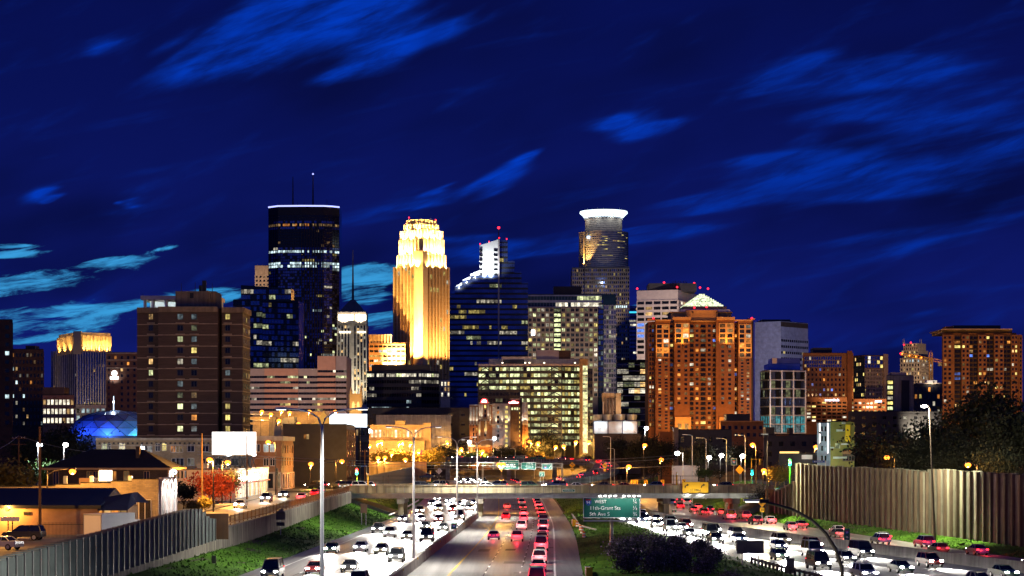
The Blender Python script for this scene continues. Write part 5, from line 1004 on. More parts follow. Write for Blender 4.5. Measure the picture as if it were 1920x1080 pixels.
# hotel with white emblem
D = 1100; pl = front(199, 258, D, 20); b = tower('brick_hotel', 'dark red brick hotel tower with a white lit emblem', 'hotel tower', pl, 661, 'red_brick', 790, 3.1, 3.2, lits(.2, ('warm', 'orange'), ('mid', 'bright')), fw=.35, fhf=.5, proud=.12); b.band(pl[0], pl[1], b.zt - .8, b.zt, 'tan_stone', .6, 'cornice'); b.band(pl[0], pl[1], PZ(676, D), PZ(674, D), 'tan_stone', .4, 'cornice'); b.band(pl[0], pl[1], PZ(691, D), PZ(689, D), 'tan_stone', .4, 'cornice')
b.part('blank_wall').box(PX(206, D), PX(223, D), D - .5, D - .05, PZ(790, D), PZ(692, D), 'red_brick')
sg = MB(); x, z = PX(215, D), PZ(700, D)
sg.mesh([(x, D - .9, z)] + [(x + 1.5 * math.cos(k * .5236), D - .9, z + 1.5 * math.sin(k * .5236)) for k in range(12)], [(0, k + 1, (k + 1) % 12 + 1) for k in range(12)], 'neon_white'); sg.box(x - 2.2, x + 2.2, D - .95, D - .7, PZ(711, D), PZ(706, D), 'neon_white'); b.P['emblem'] = sg; b.flood((x, D - 4, PZ(714, D)), (x, D, PZ(704, D)), (.9, .9, 1), 900, 120); b.finish()
tower('utility_building', 'small pale building with blue tinted windows beside the dome', 'building', front(142, 198, 860, 15), 759, 'grey_panel', 790, 3.4, 2.0, lits(.5, ('cool',), ('dim', 'mid')), fw=.6, fhf=.6, proud=.15, faces=(0,), fin=True)
# geodesic dome
D = 800; t = thing('geodesic_dome', 'faceted low dome lit blue and teal beside the brown apartment slab', 'dome', (PX(204, D), D + 15, 5)); cx, cy = PX(204, D), D + 15; Rd = PX(296, D) - cx; zb, zt = PZ(818, D), PZ(768, D); mb = MB(); fr = MB(); ringN = 16; H = zt - zb
def dp(i, j): a = math.pi / 2 * i / 5; r = Rd * math.cos(a) ** .85; th = 6.2832 * (j + (.5 if i % 2 else 0)) / ringN; return (cx + r * math.cos(th), cy + r * math.sin(th), zb + H * math.sin(a))
for i in range(5):
    for j in range(ringN):
        a, c, d, e = dp(i, j), dp(i, j + 1), dp(i + 1, j), dp(i + 1, j + 1)
        tr = [(a, c, d), (c, e, d)] if i % 2 == 0 else [(a, c, e), (a, e, d)]
        for q in tr:
            mb.poly(q, 'dome_panel')
            for u in range(3): fr.tube([q[u], q[(u + 1) % 3]], .10, 'black_steel', 3)
mb.build('shell', t); fr.build('frame', t)
mb = MB(); mb.box(cx - Rd, cx + Rd, cy - Rd, cy + Rd, 3, zb + .2, 'charcoal'); mb.build('base_wall', t); mb = MB(); mb.cyl((cx - 1, cy), .15, .1, zt - .2, PZ(741, D), 'neon_blue', 6); mb.ball((cx - 1, cy, PZ(752, D)), .35, 'lamp_cool', 8); mb.build('spire', t)
lamp(t, 'POINT', (cx - 1, cy - 1.5, zt + 3), (.75, .88, 1), 2200, .3)
for x, c, w in ((cx - Rd * .7, (.04, .14, 1), 26000), (cx, (.05, .2, 1), 16000), (cx + Rd + 1, (.02, .65, 1), 30000)): lamp(t, 'POINT', (x, cy - Rd - 3, zb + 1), c, w * .5, .5)
# dark angular glass tower in front of the tallest
D = 1300; b = Bld('dark_glass_tower', 'black angular glass tower with sloping top left of the tallest tower', 'office tower', front(440, 560, D, 30)); zt = PZ(555, D)
pl = [(PX(437, D), D), (PX(492, D), D), (PX(560, D + 9), D + 9), (PX(560, D), D + 32), (PX(437, D), D + 32)]; b.body(pl, 3, PZ(562, D), 'glass_dark'); b.part('upper').mesh([(PX(451, D), D + 2, PZ(565, D)), (PX(545, D), D + 2, PZ(565, D)), (PX(545, D), D + 20, PZ(565, D)), (PX(451, D), D + 20, PZ(565, D)), (PX(451, D), D + 2, PZ(534, D)), (PX(545, D), D + 2, PZ(540, D)), (PX(545, D), D + 20, PZ(540, D)), (PX(451, D), D + 20, PZ(534, D))], [(4, 5, 6, 7), (0, 1, 5, 4), (1, 2, 6, 5), (2, 3, 7, 6), (3, 0, 4, 7)], 'glass_dark')
L_ = lits(.12, ('yellow', 'white', 'green'), ('dim', 'mid'), True, ('glass_navy', 'glass_navy', 'glass_dark')); b.facade(pl[0], pl[1], PZ(690, D), PZ(563, D), 10, 12, L_, 'black_steel', .94, .72, .18); b.facade(pl[1], pl[2], PZ(690, D), PZ(566, D), 12, 12, L_, 'black_steel', .94, .72, .18); b.facade((PX(451, D), D + 2), (PX(545, D), D + 2), PZ(562, D), PZ(541, D), 16, 2, L_, 'black_steel', .93, .75, .15)
b.band((PX(500, D), D + 2), (PX(545, D), D + 2), PZ(552, D), PZ(550, D), 'neon_blue', .3, 'light_strip') if False else None
b.finish()
b = tower('tan_tower', 'narrow tan tower peeping out left of the tallest tower', 'office tower', front(478, 520, 2050, 20), 498, 'tan_stone', 560, 3.9, 3.4, lits(.1, ('warm',), ('dim',)), fw=.55, fhf=.5, cap=9, faces=(0,)); b.flood((PX(485, 2050), 2010, PZ(540, 2050)), (PX(490, 2050), 2050, PZ(512, 2050)), (1, .7, .5), 60000, 100, 1); b.finish()
# tallest tower: long stepped octagon
D = 1950; xa, xb = PX(501, D), PX(634, D); pl = [(xa, D + 12), (PX(521, D), D + 2), (PX(566, D), D), (PX(607, D), D + 1), (PX(622, D), D + 5), (xb, D + 11), (xb, D + 40), (xa, D + 40)]
b = Bld('tallest_tower', 'tallest dark blue glass tower with a bright violet rim of light and two roof masts', 'skyscraper', pl); zt = PZ(386, D); b.body(pl, 3, zt, 'glass_dark')
bands = {9: .45, 13: .0, 14: .05}; zlo = PZ(690, D); nz = 52; fhh = (zt - 8 - zlo) / nz
def idsl(dens):
    g = lits(.05, ('white', 'cool', 'yellow'), ('dim', 'mid'), True, ('glass_navy', 'glass_navy', 'glass_dark'))
    def f(i, j):
        y = HY - (zlo + (j + .5) * fhh - CZ) * F / D
        if 466 < y < 472 or 490 < y < 494.5 or 497 < y < 502.5: return rnd.choice(('cool_mid', 'cool_bright', 'cool_mid', 'cool_bright', 'glass_blue'))
        if 419 < y < 426: return rnd.choice(('orange_mid', 'warm_dim', 'warm_mid', 'glass_dark'))
        if y < 412: return 'glass_dark'
        if 430 < y < 464: return 'glass_dark' if rnd.random() < .97 else 'warm_dim'
        if y > 575 and rnd.random() < .06: return rnd.choice(('green_bright', 'white_mid'))
        return g(i, j)
    return f
for k, nb in ((0, 4), (1, 10), (2, 9), (3, 3), (4, 3)):
    b.facade(pl[k], pl[k + 1], zlo, zt - 8, nb, nz, idsl(.1), 'black_steel', .9, .78, .35)
for k in range(9): x = PX(566 + k * 4.9, D); b.part('fin').box(x - .5, x + .5, D - 1.6, D + .9, zlo, PZ(420, D), 'black_steel')
for k in range(5): b.band(pl[k], pl[k + 1], zt - .6, zt + .7, 'rim_light', .6, 'light_rim')
for k in range(5): b.band(pl[k], pl[k + 1], zt - 8, zt - .7, 'black_steel', .5, 'crown')
b.mast(PX(545, D), D + 20, zt, PZ(326, D), .8); b.mast(PX(583, D), D + 20, zt, PZ(321, D), .9); b.part('mast_light').ball((PX(583, D), D + 20, PZ(321, D)), .9, 'rim_light', 6)
for px in (522, 557, 569, 586, 612): b.mast(PX(px, D), D + 6, zt, zt + rnd.uniform(3, 9), .3, 'black_steel')
b.finish()
# obelisk tower
D = 1750; cx = PX(659.5, D); b = Bld('obelisk_tower', 'pale stone obelisk tower with a glowing lantern, pyramid roof and tall spire', 'tower', [(cx - 14, D), (cx + 14, D), (cx + 14, D + 24), (cx - 14, D + 24)]); px2m = D / F
def sq(pxw, dd=0): w = pxw * px2m / 2; return [(cx - w, D + dd), (cx + w, D + dd), (cx + w, D + dd + 2 * w), (cx - w, D + dd + 2 * w)]
b.part('wall').frust(sq(62), 3, sq(55, 1.0), PZ(608, D), 'limestone'); b.part('lantern_stage').prism(sq(53, 1.6), PZ(608, D), PZ(584, D), 'limestone')
b.part('pyramid_roof').frust(sq(50, 2), PZ(585, D), sq(8, 11), PZ(560, D), 'granite'); b.part('spire').cyl((cx, D + 13), 1.1, .25, PZ(562, D), PZ(466, D), 'granite', 6)
p = sq(60.5, -.1); lo, hi = PZ(760, D), PZ(612, D)
def tap(z): f = (z - 3) / (PZ(608, D) - 3); return (62 - 7 * f) * px2m / 2, 1.0 * f
for j in range(29):
    z = lo + (hi - lo) * j / 29; w, dd = tap(z); 
    for i in range(9):
        if i == 4: continue
        x = cx + (i - 4) * w * .215; q = rnd.random(); m = 'warm_bright' if q < .10 else 'white_mid' if q < .2 else 'warm_dim' if q < .3 else 'glass_dark'
        b.wins.append(([(x - w * .05, D + dd - .25, z + .8), (x + w * .05, D + dd - .25, z + .8), (x + w * .05, D + dd - .22, z + 3), (x - w * .05, D + dd - .22, z + 3)], m, 'window', None))
pr_ = b.part('pier')
for i in range(10):
    x0 = (i - 4.5) * .215; w1, d1 = tap(3); w2, d2 = tap(PZ(608, D)); pr_.frust([(cx + x0 * w1 - .5, D + d1 - .6), (cx + x0 * w1 + .5, D + d1 - .6), (cx + x0 * w1 + .5, D + d1), (cx + x0 * w1 - .5, D + d1)], 3, [(cx + x0 * w2 - .45, D + d2 - .6), (cx + x0 * w2 + .45, D + d2 - .6), (cx + x0 * w2 + .45, D + d2), (cx + x0 * w2 - .45, D + d2)], PZ(610, D), 'limestone')
for px0, px1 in ((634.5, 662), (667, 686)): b.part('lantern').box(PX(px0, D), PX(px1, D), D - .6, D + 1.55, PZ(600, D), PZ(590, D), 'lantern_glow')
b.part('lantern_frame').box(PX(632, D), PX(687.5, D), D - .9, D + 1.5, PZ(607, D), PZ(601, D), 'limestone'); b.part('lantern_frame').box(PX(633, D), PX(686.5, D), D - .9, D + 1.5, PZ(589, D), PZ(585, D), 'limestone')
b.band((PX(636, D), D + .2), (PX(657, D), D + .2), PZ(624, D), PZ(621.5, D), 'lantern_glow', .8, 'lit_cornice'); b.band((PX(670, D), D + .2), (PX(685, D), D + .2), PZ(624, D), PZ(621.5, D), 'lantern_glow', .8, 'lit_cornice')
for px in (640, 660, 680): b.flood((PX(px, D), D - 26, PZ(770, D)), (PX(px, D), D, PZ(700, D)), (1, .90, .70), 52000, 70, 1)
for px in (645, 675): b.flood((PX(px, D), D - 5, PZ(603, D)), (PX(px, D), D + 8, PZ(575, D)), (1, .8, .6), 9000, 120, .5)
b.finish()
b = tower('amber_office', 'amber lit office building seen between the obelisk tower and the golden tower', 'office building', front(684, 760, 1900, 25), 643, 'orange_brick', 690, 4.2, 4.2, lits(.75, ('white', 'warm', 'cool', 'yellow'), ('mid', 'bright'), True), fw=.85, fhf=.5, faces=(0,)); roofbox(b, 686, 735, 1902, 10, 627, 645, 'tan_stone')
for k in range(9): b.part('rib').box(PX(687 + k * 5.6, 1900), PX(689 + k * 5.6, 1900), 1900, 1902, PZ(643, 1900), PZ(627, 1900), 'tan_stone')
b.flood((PX(712, 1900), 1870, PZ(690, 1900)), (PX(712, 1900), 1900, PZ(640, 1900)), SODIUM, 190000, 110, 1); b.finish()
# golden tower
D = 1900; b = Bld('golden_tower', 'stepped stone skyscraper floodlit gold from base to crown', 'skyscraper', corner(739, 792, 841, D, 42)); A_ = 42
def stage(x0, xs, x1, ya, yb, dd, ribs=True, bay=4.4, glass=True, m='gold_stone'):
    pl = corner(x0, xs, x1, D + dd, A_); za, zb = PZ(yb, D), PZ(ya, D); b.part('wall').prism(pl, za, zb, m)
    for p, r in ((pl[0], pl[1]), (pl[1], pl[2])):
        L = math.hypot(r[0] - p[0], r[1] - p[1]); t = ((r[0] - p[0]) / L, (r[1] - p[1]) / L); n = (t[1], -t[0]); k_ = max(2, round(L / bay))
        for k in range(k_ + 1):
            a = L * k / k_; b.part('rib').tbox(p, t, n, a - .45, a + .45, 0, 1.1, za, zb, m)
            if k < k_ and glass:
                nf = max(1, round((zb - za) / 3.9))
                for j in range(nf):
                    q = rnd.random(); mm = 'yellow_mid' if q < .05 else 'white_mid' if q < .07 else 'amber_glass'
                    a0, a1 = a + .5, a + L / k_ - .5; b0 = za + (zb - za) * (j + .02) / nf; b1 = za + (zb - za) * (j + .97) / nf
                    b.wins.append(([(p[0] + t[0] * u + n[0] * .05, p[1] + t[1] * u + n[1] * .05, z) for u, z in ((a0, b0), (a1, b0), (a1, b1), (a0, b1))], mm, 'window', None))
    return pl
s1 = stage(739, 792, 841, 497, 900, 0); s2 = stage(746, 795, 834, 474, 497, 4); s3 = stage(750, 793, 831, 445, 474, 6, glass=False); s4 = stage(752, 793, 829, 428, 445, 8, glass=False); s5 = stage(759, 790, 821, 416, 428, 12, glass=False); s6 = stage(763, 789, 817, 407, 416, 15, glass=False)
c2 = corner(776, 793, 802, D - 3, A_); b.part('centre_bay').prism(c2, PZ(690, D), PZ(470, D), 'gold_stone')
pass
for pl_, y0, n1, n2, w in ((s1, 500, 4, 4, 26000), (s2, 476, 3, 3, 22000), (s3, 447, 3, 3, 15000), (s4, 430, 2, 3, 8000)):
    for (p, r), n, kk in (((pl_[0], pl_[1]), n1, 1.15), ((pl_[1], pl_[2]), n2, .9)):
        L = math.hypot(r[0] - p[0], r[1] - p[1]); t = ((r[0] - p[0]) / L, (r[1] - p[1]) / L); nn = (t[1], -t[0])
        for k in range(n): a = L * (k + .5) / n; b.flood((p[0] + t[0] * a + nn[0] * 2.5, p[1] + t[1] * a + nn[1] * 2.5, PZ(y0, D) + .5), (p[0] + t[0] * a - nn[0] * 3, p[1] + t[1] * a - nn[1] * 3, PZ(y0, D) + 16), (1, .68, .28), w * kk * 4, 125, .4, .5)
p, r = s1[0], s1[1]; L = math.hypot(r[0] - p[0], r[1] - p[1]); t = ((r[0] - p[0]) / L, (r[1] - p[1]) / L); nn = (t[1], -t[0])
for a, w in ((.12, .7), (.35, 1.1), (.6, 1.6), (.85, 1.2)): q = L * a; b.flood((p[0] + t[0] * q + nn[0] * 24, p[1] + t[1] * q + nn[1] * 24, PZ(698, D)), (p[0] + t[0] * q, p[1] + t[1] * q, PZ(590, D)), (1, .62, .21), 1150000 * w, 75, .6, .8)
p, r = s1[1], s1[2]; L = math.hypot(r[0] - p[0], r[1] - p[1]); t = ((r[0] - p[0]) / L, (r[1] - p[1]) / L); nn = (t[1], -t[0])
for a in (.2, .5, .85): q = L * a; b.flood((p[0] + t[0] * q + nn[0] * 22, p[1] + t[1] * q + nn[1] * 22, PZ(700, D)), (p[0] + t[0] * q, p[1] + t[1] * q, PZ(590, D)), (1, .55, .2), 240000, 75, .6, .8)
b.beacon(PX(765, D), D + 18, PZ(407, D), .7); b.beacon(PX(815, D), D + 24, PZ(410, D), .7)
for px in (786, 806): b.mast(PX(px, D), D + 22, PZ(407, D), PZ(401, D), .3)
b.finish()
tower('lit_annex', 'small pale lit building at the right foot of the golden tower', 'building', front(820, 844, 1500, 12), 712, 'pale_stone', 745, 3.9, 2.2, lits(.7, ('white', 'warm'), ('mid', 'bright')), fw=.5, fhf=.7, faces=(0,), fin=True)
# stepped navy tower with white wall
D = 1600; xs = PX(935, D); b = Bld('stepped_tower', 'dark navy stepped glass tower with a floodlit white slab at its peak', 'skyscraper', front(843, 990, D, 35))
def step(x0, x1, yt, d0=0, d1=30, m='glass_navy'): b.part('wall').box(PX(x0, D), PX(x1, D), D + d0, D + d1, 3, PZ(yt, D), m)
for i, (x0, x1, yt) in enumerate(((843, 853, 545), (853, 867, 536), (867, 882, 525), (882, 934.6, 515), (935.4, 952, 450), (952, 965, 489), (965, 978, 509), (978, 990, 529))): step(x0, x1, yt, 2 if i > 3 else 0, 30 - i)
b.part('white_wall').mesh([(PX(899, D), D + 1, PZ(516, D)), (PX(934.6, D), D - .3, PZ(516, D)), (PX(934.6, D), D - .3, PZ(449, D)), (PX(899, D), D + 1, PZ(460, D)), (PX(899, D), D + 20, PZ(516, D)), (PX(934.6, D), D + 20, PZ(516, D)), (PX(934.6, D), D + 20, PZ(449, D)), (PX(899, D), D + 20, PZ(460, D))], [(0, 1, 2, 3), (1, 5, 6, 2), (2, 6, 7, 3), (4, 0, 3, 7), (5, 4, 7, 6)], 'white_panel')
for x0, x1, ya, yb in ((882, 899, 507, 518), (867, 882, 518, 526), (854, 866, 530, 537)): b.part('white_wall').mesh([(PX(x0, D), D - .2, PZ(yb, D)), (PX(x1, D), D - .2, PZ(yb - 2, D)), (PX(x1, D), D - .2, PZ(ya, D)), (PX(x0, D), D - .2, PZ(ya + 7, D)), (PX(x0, D), D + 8, PZ(yb, D)), (PX(x1, D), D + 8, PZ(yb - 2, D)), (PX(x1, D), D + 8, PZ(ya, D)), (PX(x0, D), D + 8, PZ(ya + 7, D))], [(0, 1, 2, 3), (1, 5, 6, 2), (2, 6, 7, 3), (4, 0, 3, 7)], 'white_panel')
for k in range(6):
    for px0, px1 in ((926, 933), (899.5, 905)): b.part('louvre').box(PX(px0, D), PX(px1, D), D - .7, D - .28 if px0 > 920 else D + .9, PZ(471.5 + k * 9, D), PZ(467 + k * 9, D), 'glass_dark')
b.part('spine').box(PX(933.6, D), PX(936.4, D), D - 1.5, D + 1.99, 3, PZ(449, D), 'grey_panel'); b.mast(xs, D + 4, PZ(449, D), PZ(426, D), .5); b.part('beacon').ball((xs, D + 4, PZ(426, D)), 1.1, 'lamp_red', 6)
for px, py in ((900, 459), (917, 455), (936, 448), (950, 450)): b.beacon(PX(px, D), D + 2, PZ(py, D), .55, .5)
def navy(i, j, _g=lits(.15, ('green', 'yellow', 'white', 'yellow'), ('dim', 'mid'), True, ('glass_navy',))): return _g(i, j)
for x0, x1, yt, dd in ((843, 853, 547, 0), (853, 867, 538, 0), (867, 882, 527, 0), (882, 933.5, 517, 0), (936.5, 952, 453, 2), (952, 965, 491, 2), (965, 978, 511, 2), (978, 990, 531, 2)):
    z0 = PZ(745, D); n = round((PZ(yt, D) - z0) / 3.95); b.facade((PX(x0, D), D + dd), (PX(x1, D), D + dd), z0, z0 + n * 3.95, max(3, round((x1 - x0) * D / F / 1.6)), n, navy, 'black_steel', .92, .62, .2)
for px in (908, 920): b.flood((PX(px, D), D - 14, PZ(514, D)), (PX(px, D), D, PZ(488, D)), (.93, .98, 1), 22000, 110, .5)
for px, py in ((890, 519), (874, 528), (860, 538)): b.flood((PX(px, D), D - 5, PZ(py, D)), (PX(px, D), D, PZ(py - 6, D)), (.93, .98, 1), 3500, 130, .5)
b.finish()
# glass and stone office in the middle
D = 1400; pl = [(PX(990, D), D), (PX(1155, D), D), (PX(1155, D), D + 35), (PX(990, D), D + 35)]; b = Bld('grid_office', 'wide office tower with a tan window grid and green glass top storeys', 'office tower', pl); b.body(pl, 3, PZ(552, D), 'glass_teal')
GR = lits(.5, ('green', 'white', 'green', 'yellow'), ('dim', 'mid', 'bright'), False, ('glass_teal', 'glass_dark'), dimw=(3, 4, 1)); G2 = lits(.3, ('green', 'white'), ('mid', 'bright'), True, ('glass_teal',))
b.facade(pl[0], (PX(1128, D), D), PZ(577, D), PZ(553, D), 24, 2, G2, 'steel', .95, .62, .2)
for x0, x1, nb in ((990, 1038, 6), (1052, 1121, 8)):
    b.part('stone_front').box(PX(x0, D), PX(x1, D), D - 2, D - .05, 3, PZ(576, D), 'granite'); b.facade((PX(x0, D), D - 2), (PX(x1, D), D - 2), PZ(745, D), PZ(577, D), nb, 18, GR, 'tan_stone', .66, .62, .35, mull=2, mm='granite')
b.facade((PX(1038, D), D), (PX(1052, D), D), PZ(745, D), PZ(577, D), 1, 18, lambda i, j: 'green_bright' if rnd.random() < .75 else 'green_dim', 'black_steel', .85, .62, .2)
b.facade((PX(1122, D), D), (PX(1131, D), D), PZ(745, D), PZ(560, D), 2, 19, lits(.12, ('cool',), ('dim',), False, ('glass_blue', 'glass_navy')), 'black_steel', .85, .7, .15); b.facade((PX(1132, D), D), (PX(1155, D), D), PZ(745, D), PZ(572, D), 5, 19, lits(.28, ('green', 'white'), ('dim', 'mid'), False, ('glass_teal', 'glass_navy')), 'grey_panel', .7, .68, .25, mull=2)
roofbox(b, 1038, 1090, D + 8, 14, 537, 553, 'black_steel'); b.part('wall_sign').box(PX(996, D), PX(1003, D), D - 3, D - 2.3, PZ(629, D), PZ(619, D), 'neon_white'); b.flood((PX(1060, D), D - 60, PZ(740, D)), (PX(1060, D), D, PZ(640, D)), (1, .80, .62), 70000, 90, 1); b.finish()
# round topped tower with halo
D = 1900; cx = PX(1134, D); cy = D + 24; b = Bld('halo_tower', 'cylindrical tower crowned with a glowing white halo ring', 'skyscraper', [(PX(1073, D), D), (PX(1180, D), D), (PX(1180, D), D + 50), (PX(1073, D), D + 50)])
r1 = (1180 - 1088) / 2 * D / F; r2 = (1168 - 1100) / 2 * D / F; NS = 28
def ring(r, a0=math.pi, a1=2 * math.pi): return [(cx + r * math.cos(a0 + (a1 - a0) * k / NS), cy + r * math.sin(a0 + (a1 - a0) * k / NS)) for k in range(NS + 1)]
b.part('drum').cyl((cx, cy), r1, r1, PZ(502, D), PZ(432, D), 'glass_navy', 56); b.part('upper_drum').cyl((cx, cy), r2, r2, PZ(434, D), PZ(402, D), 'glass_navy', 56); b.part('wall').box(PX(1073, D), PX(1180, D), D + 2, D + 46, 3, PZ(501, D), 'granite'); b.part('wall').box(PX(1096, D), PX(1180, D), D - .02, D + 1.98, 3, PZ(500, D), 'granite')
for k in range(18): z = PZ(500, D) + k * (PZ(433, D) - PZ(500, D)) / 17; b.part('floor_band').cyl((cx, cy), r1 + .5, r1 + .5, z - .7, z + .7, 'pale_stone', 56)
for k in range(8): z = PZ(430, D) + k * (PZ(406, D) - PZ(430, D)) / 7; b.part('floor_band').cyl((cx, cy), r2 + .5, r2 + .5, z - .7, z + .7, 'pale_stone', 56)
rg = ring(r1 + .1); z5 = PZ(500, D); hh = (PZ(433, D) - z5) / 17
for j in range(17):
    if j in (0, 2, 3): continue
    on = False
    for k in range(4, NS - 3):
        on = rnd.random() < (.62 if on else .10)
        if on: b.wins.append(([(rg[k][0], rg[k][1], z5 + j * hh + .7), (rg[k + 1][0], rg[k + 1][1], z5 + j * hh + .7), (rg[k + 1][0], rg[k + 1][1], z5 + (j + 1) * hh - .7), (rg[k][0], rg[k][1], z5 + (j + 1) * hh - .7)], rnd.choice(('yellow_mid', 'warm_mid', 'white_dim', 'yellow_bright')), 'window', None))
hl = b.part('halo'); r3 = (1178 - 1088) / 2 * D / F
for (ra, za, rb, zb_, m) in ((r2 + 1, 404, r3 * .93, 398, 'halo_light'), (r3 * .93, 398, r3 + .3, 394.5, 'halo_light'), (r3 + .3, 394.5, r3, 391.5, 'halo_light'), (r3, 391.5, r2, 391.4, 'white_panel')):
    n = 48
    for k in range(n):
        a, c = 6.2832 * k / n, 6.2832 * (k + 1) / n; hl.poly([(cx + ra * math.cos(a), cy + ra * math.sin(a), PZ(za, D)), (cx + ra * math.cos(c), cy + ra * math.sin(c), PZ(za, D)), (cx + rb * math.cos(c), cy + rb * math.sin(c), PZ(zb_, D)), (cx + rb * math.cos(a), cy + rb * math.sin(a), PZ(zb_, D))], m)
for k in range(40): a = 6.2832 * k / 40; b.part('halo_bracket').box(cx + (r2 + 1) * math.cos(a) - .35, cx + (r2 + 1) * math.cos(a) + .35, cy + (r2 + 1) * math.sin(a) - .35, cy + (r2 + 1) * math.sin(a) + .35, PZ(407, D), PZ(400, D), 'white_panel')
for k in (-60, -20, 20, 60): a = R(-90 + k); b.flood((cx + (r2 + 6) * math.cos(a), cy + (r2 + 6) * math.sin(a), PZ(404, D)), (cx + r2 * math.cos(a), cy + r2 * math.sin(a), PZ(422, D)), (.85, .95, 1), 1500, 130, .5)
for px in (1104, 1112, 1122, 1134, 1157, 1164): b.mast(PX(px, D), cy, PZ(392, D), PZ(384 + (px % 3), D), .3, 'white_panel')
CL = lits(.07, ('warm', 'yellow', 'white'), ('dim', 'mid'), False, ('glass_dark', 'glass_navy')); b.facade((PX(1073, D), D + 2), (PX(1096, D), D + 2), PZ(700, D), PZ(503, D), 6, 26, CL, 'tan_stone', .62, .6, .5); b.facade((PX(1097, D), D), (PX(1180, D), D), PZ(700, D), PZ(503, D), 22, 26, lambda i, j: ('cool_bright' if i > 9 else 'cool_mid') if j == 16 and rnd.random() < .8 and i > 7 else CL(i, j), 'tan_stone', .62, .6, .5)
b.part('corner_fin').box(PX(1093.5, D), PX(1096.5, D), cy - r1 * .92, cy - r1 * .8, PZ(500, D), PZ(434, D), 'gold_stone'); b.part('emblem').box(PX(1101, D), PX(1106, D), cy - r1 * .86, cy - r1 * .80, PZ(446, D), PZ(441.5, D), 'neon_blue')
b.flood((PX(1094, D), cy - r1 - 4, PZ(503, D)), (PX(1095, D), cy - r1 * .9, PZ(470, D)), GOLD, 60000, 70, .5); b.flood((cx, cy - r1 - 70, PZ(520, D)), (cx, cy - r1, PZ(466, D)), (.75, .85, 1), 13000, 80, .2, .15); b.flood((PX(1120, D), D - 30, PZ(640, D)), (PX(1120, D), D, PZ(540, D)), (.95, .82, .75), 42000, 90, 1); b.finish()  # cool flood hanging before the drum is added to brighten it
b = tower('blue_strip_tower', 'narrow dark tower with a cyan light strip right of the halo tower', 'office tower', front(1176, 1198, 2000, 20), 574, 'glass_navy', 665, 3.9, 2.5, lits(.35, ('white', 'cool', 'warm'), ('mid', 'bright'), True), fw=.9, fhf=.5, faces=(0,)); b.band(b.pl[0], b.pl[1], PZ(587, 2000), PZ(584, 2000), 'cyan_glow', .5, 'light_strip'); b.finish()
# white grid office
D = 1500; pl = corner(1194, 1271, 1326, D, 20); b = tower('white_grid_tower', 'pale stone office tower with deep horizontal window grid behind the orange tower', 'office tower', pl, 543, 'white_stone', 665, 3.9, 6.2, fw=.84, fhf=.55, proud=.6, cap=7, lit=lambda i, j, g=lits(.16, ('yellow', 'white', 'warm'), ('dim', 'mid', 'bright'), False): (('blue_bright' if rnd.random() < .6 else 'cyan_glow') if j in (3, 4, 5) and i < 3 and rnd.random() < .9 else g(i, j) if j not in (14, 15, 16, 18) else 'glass_dark'))
roofbox(b, 1217, 1306, D + 8, 25, 531, 545, 'charcoal'); 
for k in range(10): b.part('roof_lattice').box(PX(1262 + k * 3, D), PX(1263 + k * 3, D), D + 10, D + 10.5, PZ(531, D), PZ(526 - (k % 3), D), 'black_steel')
for px, py in ((1247, 530), (1304, 531), (1270, 540), (1313, 541), (1328, 543), (1195, 543)): b.beacon(PX(px, D), D + 10 if py < 535 else D + 2, PZ(py, D) - .6, .75, .8)
b.flood((PX(1240, D), D - 60, PZ(680, D)), (PX(1240, D), D, PZ(590, D)), (1, .78, .66), 130000, 90, 1); b.flood((PX(1300, D), D - 60, PZ(680, D)), (PX(1290, D), D, PZ(590, D)), (1, .78, .66), 70000, 90, 1); b.finish()
# orange residential tower
D = 1000; b = Bld('residential_tower', 'broad orange lit brick residential tower with a glowing pyramid lantern roof', 'apartment tower', front(1217, 1415, D, 32)); zb = PZ(806, D)
def seg(x0, x1, dd, yt, m='terracotta', yb=860): b.part('wall').box(PX(x0, D), PX(x1, D), D + dd, D + 30, 3, PZ(yt, D), m); return (PX(x0, D), D + dd), (PX(x1, D), D + dd)
RL = lits(.30, ('warm', 'orange', 'white', 'warm', 'orange'), ('dim', 'mid', 'bright'), False, ('glass_dark', 'glass_house'), dimw=(5, 3, 2)); RB = lits(.3, ('warm', 'white', 'orange', 'blue', 'yellow'), ('dim', 'mid', 'bright'), False, ('glass_dark',), dimw=(4, 3, 3))
def bay_(x0, x1, dd, yt, yb, n, kind, m='terracotta', fw=.5, fhf=.55, nz=22):
    p, q = (PX(x0, D), D + dd), (PX(x1, D), D + dd); b.facade(p, q, PZ(yb, D), PZ(yt, D), n, nz, RL if kind == 'w' else RB, m, fw, fhf, .18)
    if kind == 'b':                      # balconies with slabs and rails
        for j in range(nz):
            z = PZ(yb, D) + (PZ(yt, D) - PZ(yb, D)) * j / nz; sl = b.part('balcony'); sl.box(p[0] + .1, q[0] - .1, D + dd - 1.2, D + dd - .2, z + .1, z + .3, 'brown_brick'); sl.box(p[0] + .1, q[0] - .1, D + dd - 1.2, D + dd - 1.12, z + 1.2, z + 1.3, 'black_steel')
seg(1217, 1229, 5, 602); seg(1229, 1256, 0, 602); seg(1256, 1264, 4, 604); seg(1264, 1293, -1.5, 600); seg(1293, 1342, 2, 604); seg(1342, 1377, -1.5, 600); seg(1377, 1384, 4, 604); seg(1384, 1409, 0, 602); seg(1409, 1415, 5, 600, 'brown_brick')
